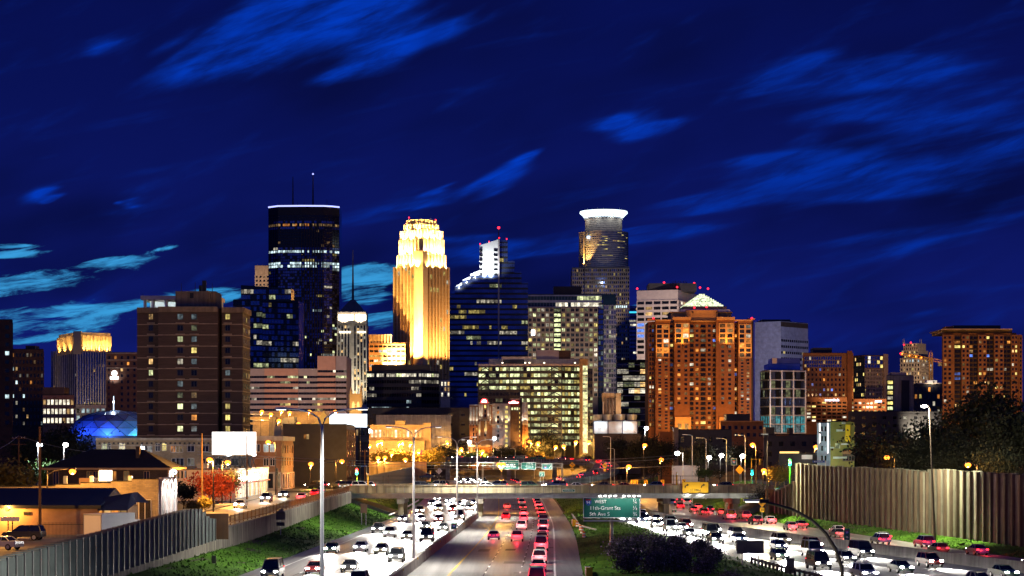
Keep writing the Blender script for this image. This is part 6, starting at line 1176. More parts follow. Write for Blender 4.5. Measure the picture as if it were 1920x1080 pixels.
bay_(1218, 1228, 5, 606, 800, 2, 'b', fw=.6); bay_(1231, 1255, 0, 672, 806, 2, 'w', fw=.45); bay_(1256, 1264, 4, 606, 806, 1, 'b', fw=.7); bay_(1266, 1292, -1.5, 646, 760, 2, 'w', fw=.42, nz=13); bay_(1293, 1302, 2, 606, 806, 1, 'b', fw=.75); bay_(1302, 1313, 2, 606, 806, 1, 'w', fw=.5); bay_(1313, 1325, 2, 606, 806, 1, 'b', fw=.75); bay_(1325, 1336, 2, 606, 806, 1, 'w', fw=.5); bay_(1336, 1347, 2, 606, 806, 1, 'b', fw=.75); bay_(1348, 1374, -1.5, 646, 760, 2, 'w', fw=.42, nz=13); bay_(1376, 1384, 4, 606, 806, 1, 'b', fw=.7); bay_(1386, 1408, 0, 672, 806, 2, 'w', fw=.45)
for x0, x1, dd, y0, y1 in ((1230, 1255, 0, 608, 670), (1265, 1292, -1.5, 606, 644), (1347, 1375, -1.5, 606, 644), (1385, 1409, 0, 608, 670)):
    w = (x1 - x0) / 2; p = (PX(x0, D), D + dd); q = (PX(x1, D), D + dd); b.facade(p, q, PZ(y1, D), PZ(y0, D), 2, round((y1 - y0) / 9), RL, 'cornice_stone', .72, .75, .45); b.band(p, q, PZ(y1 + 1.5, D), PZ(y1, D), 'cornice_stone', .8, 'cornice')
for x0, x1, dd, y, h in ((1215, 1231, 4.5, 600, 3), (1229, 1258, 0, 602, 2.5), (1261, 1295, -1.5, 600, 5), (1293, 1343, 2, 603, 2), (1343, 1377, -1.5, 600, 5), (1376, 1410, 0, 602, 2.5), (1403, 1417, 4.5, 599, 3)): b.part('cornice').box(PX(x0, D), PX(x1, D), D + dd - 1.2, D + dd + 2, PZ(y, D), PZ(y - h + 1.5, D) + .4, 'cornice_stone')
for x0, x1 in ((1265, 1295), (1348, 1376)): b.part('entry_arch#%d' % x0).box(PX(x0, D), PX(x1, D), D - 2.4, D - 1.52, PZ(806, D), PZ(782, D), 'cornice_stone'); b.facade((PX(x0 + 2, D), D - 2.4), (PX(x1 - 2, D), D - 2.4), PZ(806, D), PZ(793, D), 2, 1, lambda i, j: 'warm_dim', 'cornice_stone', .6, .85, .2)
b.part('attic').box(PX(1260, D), PX(1374, D), D + 6, D + 28, PZ(604, D), PZ(585, D), 'granite'); b.part('attic').box(PX(1258, D), PX(1376, D), D + 5, D + 29, PZ(585, D), PZ(583, D), 'cornice_stone'); b.part('attic').box(PX(1287, D), PX(1347, D), D + 3, D + 5.9, PZ(600, D), PZ(580.5, D), 'cornice_stone')
b.part('lantern_base').box(PX(1279, D), PX(1372, D), D + 7, D + 28, PZ(583, D), PZ(578, D), 'halo_light' if False else 'white_panel'); b.part('lantern_base').box(PX(1283, D), PX(1366, D), D + 8, D + 27, PZ(578, D), PZ(572, D), 'granite')
for k in range(9):
    w = 37.5 * (1 - k / 9.3); y0 = 572 - k * 2.85; b.part('pyramid_lantern').box(PX(1322 - w, D), PX(1322 + w, D), D + 17.5 - w * .25, D + 17.5 + w * .25, PZ(y0, D), PZ(y0 - 2.6, D), 'lantern_tile')  if 'lantern_tile' in M else None
for px in (1250, 1320, 1390): b.flood((PX(px, D), D - 75, 18), (PX(px, D), D, 52), (1, .42, .09), 88000, 80, 1.5, .8)  # added floods replace the sodium street light on this front
for px in (1242, 1278, 1361, 1397): b.flood((PX(px, D), D - 6, PZ(672 if px in (1242, 1397) else 646, D)), (PX(px, D), D, PZ(612, D)), SODIUM, 4500, 110, .4)
for px in (1279, 1362): b.flood((PX(px, D), D - 9, PZ(808, D)), (PX(px, D), D, PZ(785, D)), SODIUM, 4000, 120, .4)
for px in (1300, 1345): b.flood((PX(px, D), D + 4, PZ(583, D)), (PX(px, D), D + 8, PZ(575, D)), (.95, 1, .9), 1800, 140, .3)
for px, py in ((1226, 599), (1411, 599), (1303, 579), (1326, 578)): b.beacon(PX(px, D), D + 3, PZ(py, D), .5, .4)
b.finish()
# blank grey tower
D = 1300; pl = corner(1415, 1464, 1515, D, 40); b = tower('blank_tower', 'grey lavender tower with one blank face right of the orange tower', 'office tower', pl, 602, 'white_stucco', 700, 4, 2.4, lambda i, j: 'glass_dark' if j > 3 or rnd.random() < .9 else 'yellow_mid', faces=(1,), fw=.94, fhf=.42, proud=.25, cap=10); roofbox(b, 1428, 1482, D + 12, 20, 599, 604, 'charcoal'); b.part('panel_joint')
for k in range(1, 12): b.band(pl[0], pl[1], PZ(602 + k * 10, D), PZ(602 + k * 10, D) + .12, 'grey_panel', .1, 'panel_joint')
b.part('cladding').mesh([(pl[1][0] + .05, pl[1][1] - .03, PZ(612, D)), (pl[2][0] + .05, pl[2][1] - .03, PZ(612, D)), (pl[2][0] + .05, pl[2][1] - .03, PZ(603, D)), (pl[1][0] + .05, pl[1][1] - .03, PZ(603, D))], [(0, 1, 2, 3)], 'brown_brick'); b.flood((PX(1430, D), D - 90, PZ(740, D)), (PX(1440, D), D, PZ(660, D)), (.85, .8, 1), 150000, 70, 1); b.finish()
# glass office with blue glow
D = 1010; pl = corner(1427, 1444, 1510, D, 75); b = tower('framed_glass_office', 'glass office with a pale blue steel frame and teal lower storeys', 'office building', pl, 694, 'glass_dark', 812, 4.3, 2.6, lambda i, j: rnd.choice(('teal_mid', 'cool_dim', 'teal_mid')) if j < 2 and i < 8 else rnd.choice(('green_dim', 'glass_dark', 'glass_navy', 'glass_navy', 'glass_dark', 'glass_dark')), fw=.93, fhf=.86, proud=.5, cap=.4); 
for k in range(len(b.part('facade_grid').m)): pass
b.part('upper_storeys').box(PX(1444, D), PX(1505, D), D + 8, D + 25, PZ(696, D), PZ(681, D), 'glass_blue'); b.part('upper_storeys').box(PX(1452, D), PX(1505, D), D + 9, D + 24, PZ(681, D), PZ(670, D), 'glass_navy'); b.part('upper_storeys').box(PX(1452, D), PX(1461, D), D + 8.6, D + 8.95, PZ(681, D), PZ(670, D), 'grey_panel')
for k in range(8): z = PZ(812, D) + (b.zt - .4 - PZ(812, D)) * k / 7; b.band(pl[0], pl[1], z - .3, z + .3, 'galvanised', .65, 'steel_frame'); b.band(pl[1], pl[2], z - .3, z + .3, 'galvanised', .65, 'steel_frame')
for f in (0, .33, .66, 1): p = lerp(pl[1], pl[2], f); b.part('steel_frame').box(p[0] - .3, p[0] + .3, p[1] - .9, p[1] - .2, PZ(812, D), b.zt, 'galvanised')
b.flood((PX(1450, D), D - 40, 14), (PX(1465, D), D, 30), (.4, .8, 1), 10000, 90, 1); b.flood((PX(1440, D), D - 60, 40), (PX(1460, D), D, 60), (.75, .85, 1), 14000, 70, 1); b.finish()
# brown apartment pair
D = 1200; pl = front(1505, 1600, D, 25); b = tower('sign_tower', 'brown tower with a bright blue white rooftop sign on its podium', 'apartment tower', pl, 662, 'rust_brick', 745, 3.0, 2.3, lits(.26, ('warm', 'orange', 'white', 'blue'), ('dim', 'mid', 'bright')), fw=.45, fhf=.5, proud=.15, cap=8, faces=(0,)); b.facade((PX(1508, D), D - .02), (PX(1578, D), D - .02), PZ(690, D), PZ(668, D), 16, 3, lits(.08, ('white', 'warm'), ('mid',), False, ('glass_navy', 'glass_blue')), 'granite', .8, .8, .4); b.part('corner_pier').box(PX(1588, D), PX(1597, D), D - 1.5, D + .5, 3, PZ(658, D), 'terracotta'); roofbox(b, 1525, 1560, D + 5, 12, 652, 663, 'charcoal')
b.part('podium').box(PX(1502, D - 40), PX(1588, D - 40), D - 40, D - 2, 3, PZ(745, D - 40), 'rust_brick'); b.facade((PX(1502, D - 40), D - 40), (PX(1588, D - 40), D - 40), PZ(792, D - 40), PZ(752, D - 40), 9, 6, lambda i, j: rnd.choice(('yellow_bright', 'white_bright', 'yellow_bright', 'warm_mid')) if i < 3 and rnd.random() < .6 or rnd.random() < .18 else 'glass_dark', 'rust_brick', .74, .5, .25)
b.flood((PX(1545, D), D - 95, 14), (PX(1545, D), D - 40, 34), SODIUM, 28000, 100, 1); b.flood((PX(1550, D), D - 60, 45), (PX(1550, D), D, 60), (1, .55, .25), 26000, 90, 1); b.finish()
text('smarthub', b.root, PX(1560, D - 41) - b.root.location.x, D - 41 - b.root.location.y, PZ(750, D - 41) - 5, 2.1, 'neon_blue', ext=.1, name='sign_lettering')
D = 1250; b = Bld('apartment_tower', 'brown twin faced apartment tower with a pale pier right of the sign tower', 'apartment tower', corner(1597, 1621, 1664, D, 68)); pl = b.pl; b.body(pl, 3, PZ(666, D), 'rust_brick'); b.facade(pl[0], pl[1], PZ(745, D), PZ(668, D), 8, 8, lits(.2, ('warm', 'yellow'), ('mid', 'bright')), 'black_steel', .7, .6, .2); b.facade(pl[1], edge(pl[1], pl[2], 0, .8)[1], PZ(690, D), PZ(667, D), 6, 3, lits(.1, ('white', 'yellow'), ('bright',), False, ('glass_navy', 'glass_blue')), 'granite', .85, .8, .2); b.facade(pl[1], edge(pl[1], pl[2], 0, .8)[1], PZ(750, D), PZ(691, D), 12, 8, lits(.2, WARM, ('dim', 'mid')), 'tan_stone', .45, .6, .3)
e0 = edge(pl[1], pl[2], .82, 1); b.band(e0[0], e0[1], 3, PZ(663, D), 'tan_stone', .8, 'pier'); b.part('podium').box(PX(1588, 1200), PX(1662, 1200), 1200, 1240, 3, PZ(748, 1200), 'terracotta'); b.facade((PX(1594, 1200), 1200), (PX(1660, 1200), 1200), PZ(775, 1200), PZ(752, 1200), 9, 3, lits(.4, ('yellow', 'warm', 'white'), ('mid', 'bright')), 'terracotta', .7, .5, .2); b.flood((PX(1640, 1200), 1150, 14), (PX(1625, 1200), 1200, 35), SODIUM, 55000, 110, 1); b.flood((PX(1640, 1200), 1180, 40), (PX(1640, D), D, 60), (1, .6, .3), 40000, 90, 1)
b.part('blue_sign').box(PX(1641, 1199), PX(1653, 1199), 1198.6, 1199.5, PZ(754, 1199), PZ(751, 1199), 'neon_blue'); b.finish()
D = 1050; b = tower('concrete_block', 'grey concrete block with a column of bright yellow stair windows', 'building', front(1662, 1713, D, 20), 704, 'grey_concrete', 790, 3.6, 3, None, faces=()); roofbox(b, 1672, 1700, D + 3, 8, 698, 706, 'grey_panel'); b.facade((PX(1663, D), D - .02), (PX(1675, D), D - .02), PZ(780, D), PZ(712, D), 1, 7, lambda i, j: ('yellow_bright', 'green_bright', 'yellow_bright', 'white_mid')[j % 4], 'dark_panel', .8, .62, .2); b.part('dark_panel').box(PX(1690, D), PX(1705, D), D - .3, D - .05, PZ(800, D), PZ(713, D), 'dark_panel'); b.flood((PX(1690, D), D - 60, 20), (PX(1690, D), D, 45), (1, .85, .6), 50000, 90, 1); b.finish()
# far stepped tower
D = 1800; b = tower('stepped_residential_tower', 'far stepped tower with roof spikes behind the yellow crane', 'apartment tower', corner(1688, 1725, 1749, D, 40), 670, 'tan_stone', 720, 3.4, 2.6, lits(.28, ('warm', 'yellow', 'white', 'cool'), ('mid', 'bright')), fw=.5, fhf=.6, proud=.4)
for x0, x1, y0, y1 in ((1691, 1740, 656, 671), (1694, 1736, 643, 656)): pl2 = corner(x0, (x0 + x1) / 2 + 6, x1, D + 5, 40); b.part('upper_stage').prism(pl2, PZ(y1, D), PZ(y0, D), 'tan_stone'); b.facade(pl2[0], pl2[1], PZ(y1, D), PZ(y0, D), 7, 2, lits(.3, ('warm', 'yellow'), ('mid', 'bright')), 'tan_stone', .5, .6, .4)
for px in (1697, 1699.5, 1729, 1732): b.mast(PX(px, D), D + 10, PZ(643, D), PZ(634, D), .35, 'tan_stone')
for px, py in ((1697, 648), (1710, 644)): b.beacon(PX(px, D), D + 5, PZ(py, D), .8, .3)
b.flood((PX(1715, D), D - 60, PZ(740, D)), (PX(1715, D), D, PZ(690, D)), (1, .75, .5), 150000, 90, 1); b.finish()
# tower crane
D = 1400; t = thing('tower_crane', 'yellow lit tower crane boom crossing the far stepped tower', 'crane', (PX(1745, D), D, 5)); mb = MB(); x = PX(1745, D)
for s in (-1, 1):
    for q in (-1, 1): mb.box(x + s * .9 - .15, x + s * .9 + .15, D + q * .9 - .15, D + q * .9 + .15, 3, PZ(660, D), 'crane_yellow')
for k in range(26): z = PZ(760, D) + k * 1.4; mb.tube([(x - .9, D - .9, z), (x + .9, D - .9, z + 1.4)], .1, 'crane_yellow', 3)
mb.build('mast', t); mb = MB(); xa, xb = PX(1687, D), PX(1767, D); za, zb_ = PZ(666, D), PZ(681, D); n = 26
for k in range(n):
    p = Vector((xa, D - 2, za)).lerp(Vector((xb, D - 2, zb_)), k / n); q = Vector((xa, D - 2, za)).lerp(Vector((xb, D - 2, zb_)), (k + 1) / n); u = Vector((0, 0, 1.8)); mb.tube([p, q], .2, 'crane_yellow', 4); mb.tube([p + u, q + u], .2, 'crane_yellow', 4); mb.tube([p, q + u] if k % 2 else [p + u, q], .13, 'crane_yellow', 3)
mb.build('boom', t); mb = MB(); mb.box(PX(1758, D), PX(1765, D), D - 3, D - 1, PZ(687, D), PZ(681, D), 'grey_concrete'); mb.build('counterweight', t); mb = MB()
for px, py in ((1690, 664), (1704, 667), (1716, 669), (1726, 671)): mb.ball((PX(px, D), D - 2.6, PZ(py, D)), .55, 'lamp_sodium', 6)
mb.ball((PX(1688, D), D - 2, PZ(663, D)), .7, 'lamp_red', 6); mb.build('work_light', t); lamp(t, 'POINT', (PX(1715, D), D - 9, PZ(668, D)), GOLD, 3500, .5); lamp(t, 'POINT', (PX(1755, D), D - 9, PZ(676, D)), GOLD, 2000, .5)
b = tower('glazed_lowrise', 'low dark building with warm windows and a pale roof unit beside the brown tower', 'building', front(1713, 1772, 1120, 20), 720, 'dark_panel', 790, 3.6, 2.4, lits(.3, ('warm', 'orange', 'yellow', 'white'), ('mid', 'bright')), fw=.5, fhf=.6, faces=(0,)); b.part('roof_slab').box(PX(1722, 1120), PX(1772, 1120), 1119, 1140, b.zt, b.zt + .6, 'pale_stone'); roofbox(b, 1738, 1757, 1122, 6, 713, 720, 'white_panel'); b.flood((PX(1747, 1120), 1116, b.zt + 1), (PX(1747, 1120), 1122, b.zt + 1.5), (1, .8, .6), 1500, 130); b.finish()
# big brown apartment tower on the right
D = 900; pl = front(1766, 1906, D, 28); b = Bld('apartment_tower', 'large orange brown apartment tower with flat oversailing roof on the right', 'apartment tower', pl); b.body(pl, 3, PZ(625, D), 'rust_brick'); BW = lits(.16, ('warm', 'orange', 'white', 'yellow'), ('dim', 'mid', 'bright'), dimw=(2, 3, 3)); BBl = lits(.25, ('warm', 'white', 'orange', 'yellow', 'blue'), ('mid', 'bright'))
for x0, x1, dd, n, k in ((1766, 1783, 0, 2, 'w'), (1783, 1788, .3, 0, ''), (1788, 1801, 1.5, 1, 'b'), (1801, 1816, 0, 2, 'w'), (1816, 1832, 1.5, 2, 'b'), (1832, 1848, 0, 2, 'w'), (1848, 1862, 1.5, 2, 'b'), (1862, 1880, 0, 2, 'w'), (1880, 1894, 1.5, 2, 'b'), (1894, 1906, 0, 2, 'w')):
    b.part('bay').box(PX(x0, D) + .02, PX(x1, D) - .02, D - 2 + dd, D - .02, 3, PZ(628, D), 'rust_brick')
    if n: b.facade((PX(x0, D), D - 2 + dd), (PX(x1, D), D - 2 + dd), PZ(790, D), PZ(629, D), n, 19, BBl if k == 'b' else BW, 'rust_brick' if k == 'w' else 'brown_brick', .55 if k == 'w' else .8, .55, .16)
    if k == 'b':
        for j in range(19): z = PZ(790, D) + (PZ(629, D) - PZ(790, D)) * j / 19; b.part('balcony').box(PX(x0, D) + .1, PX(x1, D) - .1, D - 2.6 + dd, D - 2.0 + dd, z, z + .18, 'brown_brick'); b.part('balcony').box(PX(x0, D) + .1, PX(x1, D) - .1, D - 2.6 + dd, D - 2.55 + dd, z + .9, z + 1.0, 'black_steel')
b.part('wing').box(PX(1906, D), PX(1919, D), D + 2, D + 26, 3, PZ(627, D), 'rust_brick'); b.facade((PX(1906, D), D + 2), (PX(1919, D), D + 2), PZ(790, D), PZ(630, D), 2, 19, BW, 'rust_brick', .45, .5, .14)
b.part('top_storey').box(PX(1768, D), PX(1900, D), D + 2, D + 24, PZ(625, D), PZ(617, D), 'tan_wall'); b.part('roof_slab').box(PX(1765, D), PX(1895, D), D - 3, D + 26, PZ(619, D), PZ(617, D), 'tan_stone'); roofbox(b, 1774, 1788, D + 4, 8, 612, 618, 'terracotta'); roofbox(b, 1788, 1876, D + 6, 12, 610, 618, 'charcoal')
for px in (1800, 1840, 1885): b.flood((PX(px, D), D - 80, 20), (PX(px, D), D, 45), SODIUM, 50000, 85, 1.5)  # floods added ahead of the tower for its orange street light
b.finish()
# pink striped office
D = 1000; b = Bld('striped_office', 'low office with pink and grey horizontal stripes and ribbon windows', 'office building', front(466, 650, D, 30))
ST = lits(.3, ('white', 'yellow', 'green'), ('dim', 'mid', 'bright'), True)
for x0, x1, dd, yt, m in ((440, 496, 1, 691, 'grey_panel'), (496, 559, 0, 691, 'pink_stone'), (559, 596, 1, 691, 'grey_panel'), (596, 630, -2, 668, 'pink_stone'), (630, 650, -1, 668, 'grey_panel')):
    p, q = (PX(x0, D), D + dd), (PX(x1, D), D + dd); b.part('wall').box(p[0], q[0], D + dd, D + 30, 3, PZ(yt, D), m); top = yt + 12 if yt > 680 else 688; n = round((784 - top) / 10.3); b.facade(p, q, PZ(784, D), PZ(784 - n * 10.3, D), max(4, round((x1 - x0) / 5)), n, ST, m, .98, .42, .35, piers=False); b.part('wall').box(p[0], q[0], D + dd - .35, D + dd - .01, PZ(784 - n * 10.3, D), PZ(yt, D), m)
b.flood((PX(525, D), D - 90, 12), (PX(525, D), D, 38), (1, .52, .22), 120000, 80, 1); b.flood((PX(612, D), D - 90, 16), (PX(615, D), D, 44), (1, .70, .55), 95000, 80, 1); b.finish()
b = Bld('parking_deck', 'orange lit open parking deck below the striped office', 'parking deck', front(462, 600, 800, 25)); zt = PZ(797, 800); b.part('deck').box(PX(440, 800), PX(600, 800), 770, 825, 3, 8, 'tan_wall')
for k, y in enumerate((793, 783)): b.part('parapet').box(PX(466, 800), PX(504, 800), 800, 801, PZ(y + 3, 800), PZ(y - 1, 800), 'cream_brick'); b.part('ceiling').box(PX(466, 800), PX(504, 800), 801, 822, PZ(y - 6, 800), PZ(y - 7, 800), 'white_panel')
b.part('back_wall').box(PX(460, 800), PX(600, 800), 823, 825, 8, PZ(770, 800), 'cream_brick'); b.part('stair_tower').box(PX(504, 800), PX(516, 800), 800, 808, 8, PZ(781, 800), 'grey_concrete'); lamp(b.root, 'POINT', (PX(485, 800), 812, PZ(791, 800)), SODIUM, 6000, .3); b.part('ramp').mesh([(PX(512, 790), 790, 8), (PX(552, 790), 790, 8), (PX(552, 790), 790, PZ(781, 790)), (PX(530, 790), 790, PZ(784, 790)), (PX(512, 790), 800, 8), (PX(552, 790), 800, 8), (PX(552, 790), 800, PZ(781, 790)), (PX(530, 790), 800, PZ(784, 790))], [(0, 1, 2, 3), (1, 5, 6, 2), (3, 2, 6, 7), (4, 0, 3, 7)], 'blue_metal'); b.finish()
# dark ribbon office
D = 1100; b = Bld('dark_ribbon_office', 'dark ribbon windowed office with one bright top storey before the golden tower', 'office building', front(687, 822, D, 30)); pl = [(PX(687, D), D + 3), (PX(790, D), D), (PX(822, D), D + 6), (PX(822, D), D + 34), (PX(687, D), D + 34)]; b.body(pl, 3, PZ(696, D), 'charcoal'); DR = lits(.16, ('white', 'yellow', 'cool'), ('dim', 'mid'), True)
for p, q, n in ((pl[0], pl[1], 22), (pl[1], pl[2], 7)): b.facade(p, q, PZ(772, D), PZ(697, D), n, 6, lambda i, j: (rnd.choice(('white_bright', 'green_bright', 'white_mid')) if j == 5 and rnd.random() < .75 else DR(i, j)), 'charcoal', .9, .48, .3)
roofbox(b, 697, 806, D + 6, 20, 684, 697, 'dark_panel'); b.finish()
tower('dark_hall', 'long unlit dark hall below the dark ribbon office', 'building', front(690, 880, 1040, 25), 765, 'charcoal', 860, 5, 6, lits(.03, ('warm',), ('mid',)), fw=.3, fhf=.2, proud=.1, faces=(0,), fin=True)
b = tower('grey_hall', 'plain grey brown hall behind the pilastered building', 'building', front(705, 846, 1016, 20), 778, 'grey_concrete', 860, 6, 8, lambda i, j: None, faces=(0,), fw=.95, fhf=.9, proud=.2); b.finish()
# pilastered orange building
D = 745; b = Bld('pilastered_building', 'stone building with tall pilasters glowing orange above the lamp lit trees', 'building', front(690, 808, D, 18)); b.body(b.pl, 3, PZ(803, D), 'tan_stone'); b.facade((PX(694, D), D), (PX(806, D), D), PZ(824, D), PZ(796.5, D), 15, 1, lambda i, j: ('white_bright' if rnd.random() < .5 else 'warm_mid'), 'tan_stone', .55, .5, .8, up=.3); b.part('lower_front').box(PX(686, D), PX(797, D), D - 4, D - .05, 3, PZ(826, D), 'cream_brick'); b.part('lower_front').box(PX(686, D), PX(708, D), D - 5, D - 4.01, 3, PZ(846, D), 'cream_brick')
b.part('parapet').box(PX(741, D), PX(760, D), D - .6, D + 4, PZ(796, D), PZ(789, D), 'cream_brick'); b.part('parapet').box(PX(794, D), PX(808, D), D - 1, D + 4, PZ(826, D), PZ(793, D), 'tan_stone'); b.flood((PX(740, D), D - 28, 8), (PX(745, D), D, 22), SODIUM, 45000, 110, .6); b.finish()
b = Bld('street_wall', 'pale lit concrete retaining wall carrying the street below the golden trees', 'wall', [(PX(640, 640), 640), (PX(830, 640), 640), (PX(830, 640), 641), (PX(640, 640), 641)]); b.part('wall').box(PX(692, 640), PX(800, 640), 640, 640.8, 3, PZ(866, 640), 'tan_wall'); b.finish()
t = ribbon_wall('noise_barrier', 'dark ribbed barrier wall running off behind the left end of the bridge', 'noise barrier', frange(475, 700, 7), lambda D: PX(692 + (D - 475) * .5, D) , .6, lambda D: 4.3, lambda D: PZ(892 - (D - 475) * .105, D), 'charcoal')
# church tower, gold
D = 860; cx = PX(667, D); b = Bld('church_tower', 'small golden lit church tower with four pinnacles', 'church tower', [(cx - 2.5, D), (cx + 2.5, D), (cx + 2.5, D + 5), (cx - 2.5, D + 5)]); w = 2.35; b.part('wall').box(cx - w, cx + w, D, D + 2 * w, 3, PZ(738, D), 'gold_stone')
for s in (-1, 1):
    for q in (0, 1): x, y = cx + s * w * .88, D + .3 + q * (2 * w - .6); b.part('pinnacle').box(x - .45, x + .45, y - .45, y + .45, 5, PZ(734, D), 'gold_stone'); b.part('pinnacle').cyl((x, y), .5, .04, PZ(734, D), PZ(722 if s > 0 else 725, D), 'gold_stone', 6)
for k in (-.42, .42): b.part('louvre').mesh([(cx + k * w - .55, D - .05, PZ(769, D)), (cx + k * w + .55, D - .05, PZ(769, D)), (cx + k * w + .55, D - .05, PZ(757, D)), (cx + k * w, D - .05, PZ(752, D)), (cx + k * w - .55, D - .05, PZ(757, D))], [(0, 1, 2, 3, 4)], 'gold_glow')
b.part('parapet').box(cx - w - .2, cx + w + .2, D - .2, D + .1, PZ(741, D), PZ(738, D), 'gold_stone'); b.flood((cx - 2, D - 8, PZ(775, D)), (cx, D, PZ(748, D)), GOLD, 1800, 110, .3); b.flood((cx + 3, D - 8, PZ(770, D)), (cx, D, PZ(740, D)), GOLD, 1400, 110, .3); b.finish()
# glass office with trusses (centre front)
D = 1050; b = Bld('truss_office', 'wide glass office with diagonal braces in its lit ribbon windows', 'office building', front(897, 1112, D, 40)); pl = [(PX(897, D + 3), D + 3), (PX(1053, D), D), (PX(1087, D + 5), D + 5), (PX(1087, D), D + 45), (PX(897, D), D + 45)]; b.body(pl, 3, PZ(684, D), 'dark_panel', 'roof_gravel')
def tr(i, j):
    if j in (0, 1): return rnd.choice(('green_dim', 'glass_dark', 'green_mid'))
    if j in (7, 8) and i < 12: return 'glass_dark' if rnd.random() < .85 else 'green_dim'
    if j == 6 and i < 3: return 'glass_dark'
    if i < 14 and j < 6: return 'green_mid' if rnd.random() < .45 else 'glass_dark'
    return rnd.choices(('green_bright', 'green_mid', 'yellow_mid', 'green_dim', 'glass_dark'), (4, 4, 2, 1, 1))[0]
zl, zh = PZ(838, D), PZ(686, D); b.facade(pl[0], pl[1], zl, zh, 24, 13, tr, 'dark_panel', .93, .52, .35); b.facade(pl[1], pl[2], zl, zh, 6, 13, lambda i, j: tr(15, j), 'dark_panel', .9, .55, .35)
fh_ = (zh - zl) / 13
for f0, f1 in ((.03, .14), (.84, .99)):
    for j in range(13):
        p, q = edge(pl[0], pl[1], f0, f1); m_ = lerp(p, q, .5); z0 = zl + j * fh_ + .7; z1 = z0 + fh_ * .52; b.part('brace').tube([(p[0], p[1] - .45, z0), (m_[0], m_[1] - .45, z1)], .22, 'dark_panel', 4); b.part('brace').tube([(m_[0], m_[1] - .45, z1), (q[0], q[1] - .45, z0)], .22, 'dark_panel', 4)
for k in range(9): p = lerp(pl[0], pl[1], k / 8); b.part('mullion').box(p[0] - .25, p[0] + .25, p[1] - .7, p[1] - .3, zl, zh, 'dark_panel')
b.band(pl[0], pl[1], PZ(686, D), PZ(682, D), 'grey_panel', .6, 'parapet'); b.band(pl[1], pl[2], PZ(686, D), PZ(682, D), 'grey_panel', .6, 'parapet')
b.part('penthouse').box(PX(916, D), PX(1100, D), D + 12, D + 35, PZ(684, D), PZ(671, D), 'pale_stone'); b.part('penthouse').box(PX(940, D), PX(997, D), D + 10, D + 11.9, PZ(684, D), PZ(667, D), 'pale_stone'); b.part('screen').box(PX(943, D), PX(983, D), D + 9.5, D + 9.9, PZ(681, D), PZ(673, D), 'charcoal')
roofbox(b, 1006, 1048, D + 14, 12, 656, 672, 'grey_panel'); roofbox(b, 1048, 1070, D + 15, 12, 657, 672, 'brown_brick')
for px in (942, 985, 993, 1021, 1079): b.flood((PX(px, D), D + 7, PZ(680, D)), (PX(px, D), D + 12, PZ(675, D)), (1, .75, .5), 900, 150, .25, .3); b.part('roof_lamp').ball((PX(px, D), D + 7.2, PZ(679.5, D)), .4, 'lantern_glow', 6)
b.part('stair_tower').box(PX(1087, D), PX(1093, D), D + 4, D + 30, 3, PZ(672, D), 'tan_wall'); b.part('stair_tower').box(PX(1093, D), PX(1103, D), D + 4.4, D + 30, PZ(684, D), PZ(672, D), 'tan_wall'); b.facade((PX(1093, D), D + 4.5), (PX(1102.5, D), D + 4.5), PZ(850, D), PZ(685, D), 1, 40, lambda i, j: rnd.choice(('green_bright', 'green_mid', 'green_bright')), 'white_panel', .9, .85, .1); b.part('wall').box(PX(1093, D), PX(1103, D), D + 4.52, D + 30, 3, PZ(685, D), 'dark_panel'); b.part('side_block').box(PX(1103, D), PX(1112, D), D + 6, D + 30, 3, PZ(690, D), 'dark_panel'); b.facade((PX(1103, D), D + 6), (PX(1112, D), D + 6), zl, PZ(692, D), 2, 12, lits(.6, ('green',), ('dim', 'mid')), 'dark_panel', .9, .5, .2)
b.flood((PX(1085, D), D - 30, 20), (PX(1090, D), D + 4, 30), (1, .55, .25), 18000, 60, .5); b.finish()
# striped modern building right of it
D = 1200; pl = front(1157, 1222, D, 25); b = tower('ribbon_tower', 'dark building with thin pale floor ribbons left of the orange tower', 'office building', pl, 675, 'glass_dark', 800, 3.6, 3.2, lambda i, j: rnd.choice(('white_bright', 'warm_bright', 'white_mid', 'glass_dark')) if j in (3, 5, 6, 7, 8) and rnd.random() < .8 else rnd.choice(('glass_dark', 'glass_navy', 'glass_dark', 'green_dim')), fw=.97, fhf=.7, proud=.5, piers=False, faces=(0,)); 
for k in range(11): z = PZ(800, D) + (b.zt - 1 - PZ(800, D)) * k / 10.5; b.band(pl[0], pl[1], z - .15, z + .25, 'grey_panel', .7, 'ribbon')
b.finish()
# uplit hotel
D = 1012; b = Bld('uplit_hotel', 'brown hotel with columns uplit in white and red rooftop signs', 'hotel', front(880, 992, D, 22)); PLs = [(880, 898, 0, 760, 'rust_brick'), (898, 918, -1.5, 756, 'rust_brick'), (918, 923, 0, 759, 'rust_brick'), (923, 957, .5, 758, 'limestone'), (957, 975, -2, 749, 'brown_brick'), (975, 979, .3, 746, 'brown_brick'), (979, 990, -.5, 756, 'rust_brick')]
for x0, x1, dd, yt, m in PLs:
    if m == 'limestone': b.part('wall').box(PX(x0, D), PX(x1, D), D + dd, D + 20, PZ(796, D), PZ(yt, D), m); b.part('wall').box(PX(x0, D), PX(x1, D), D + dd + .3, D + 20, 3, PZ(796, D) - .01, 'grey_panel')
    else: b.part('wall').box(PX(x0, D), PX(x1, D), D + dd, D + 20, 3, PZ(yt, D), m)
    b.part('cornice').box(PX(x0, D) - .1, PX(x1, D) + .1, D + dd - .5, D + dd - .02, PZ(yt, D) - .1, PZ(yt, D) + .35, 'limestone')
for x0, x1, dd in ((880, 899, 0), (918, 957, .5), (979, 990, -.5)): b.part('belt').box(PX(x0, D), PX(x1, D), D + dd - .6, D + dd - .05, PZ(797, D), PZ(795.4, D), 'limestone')
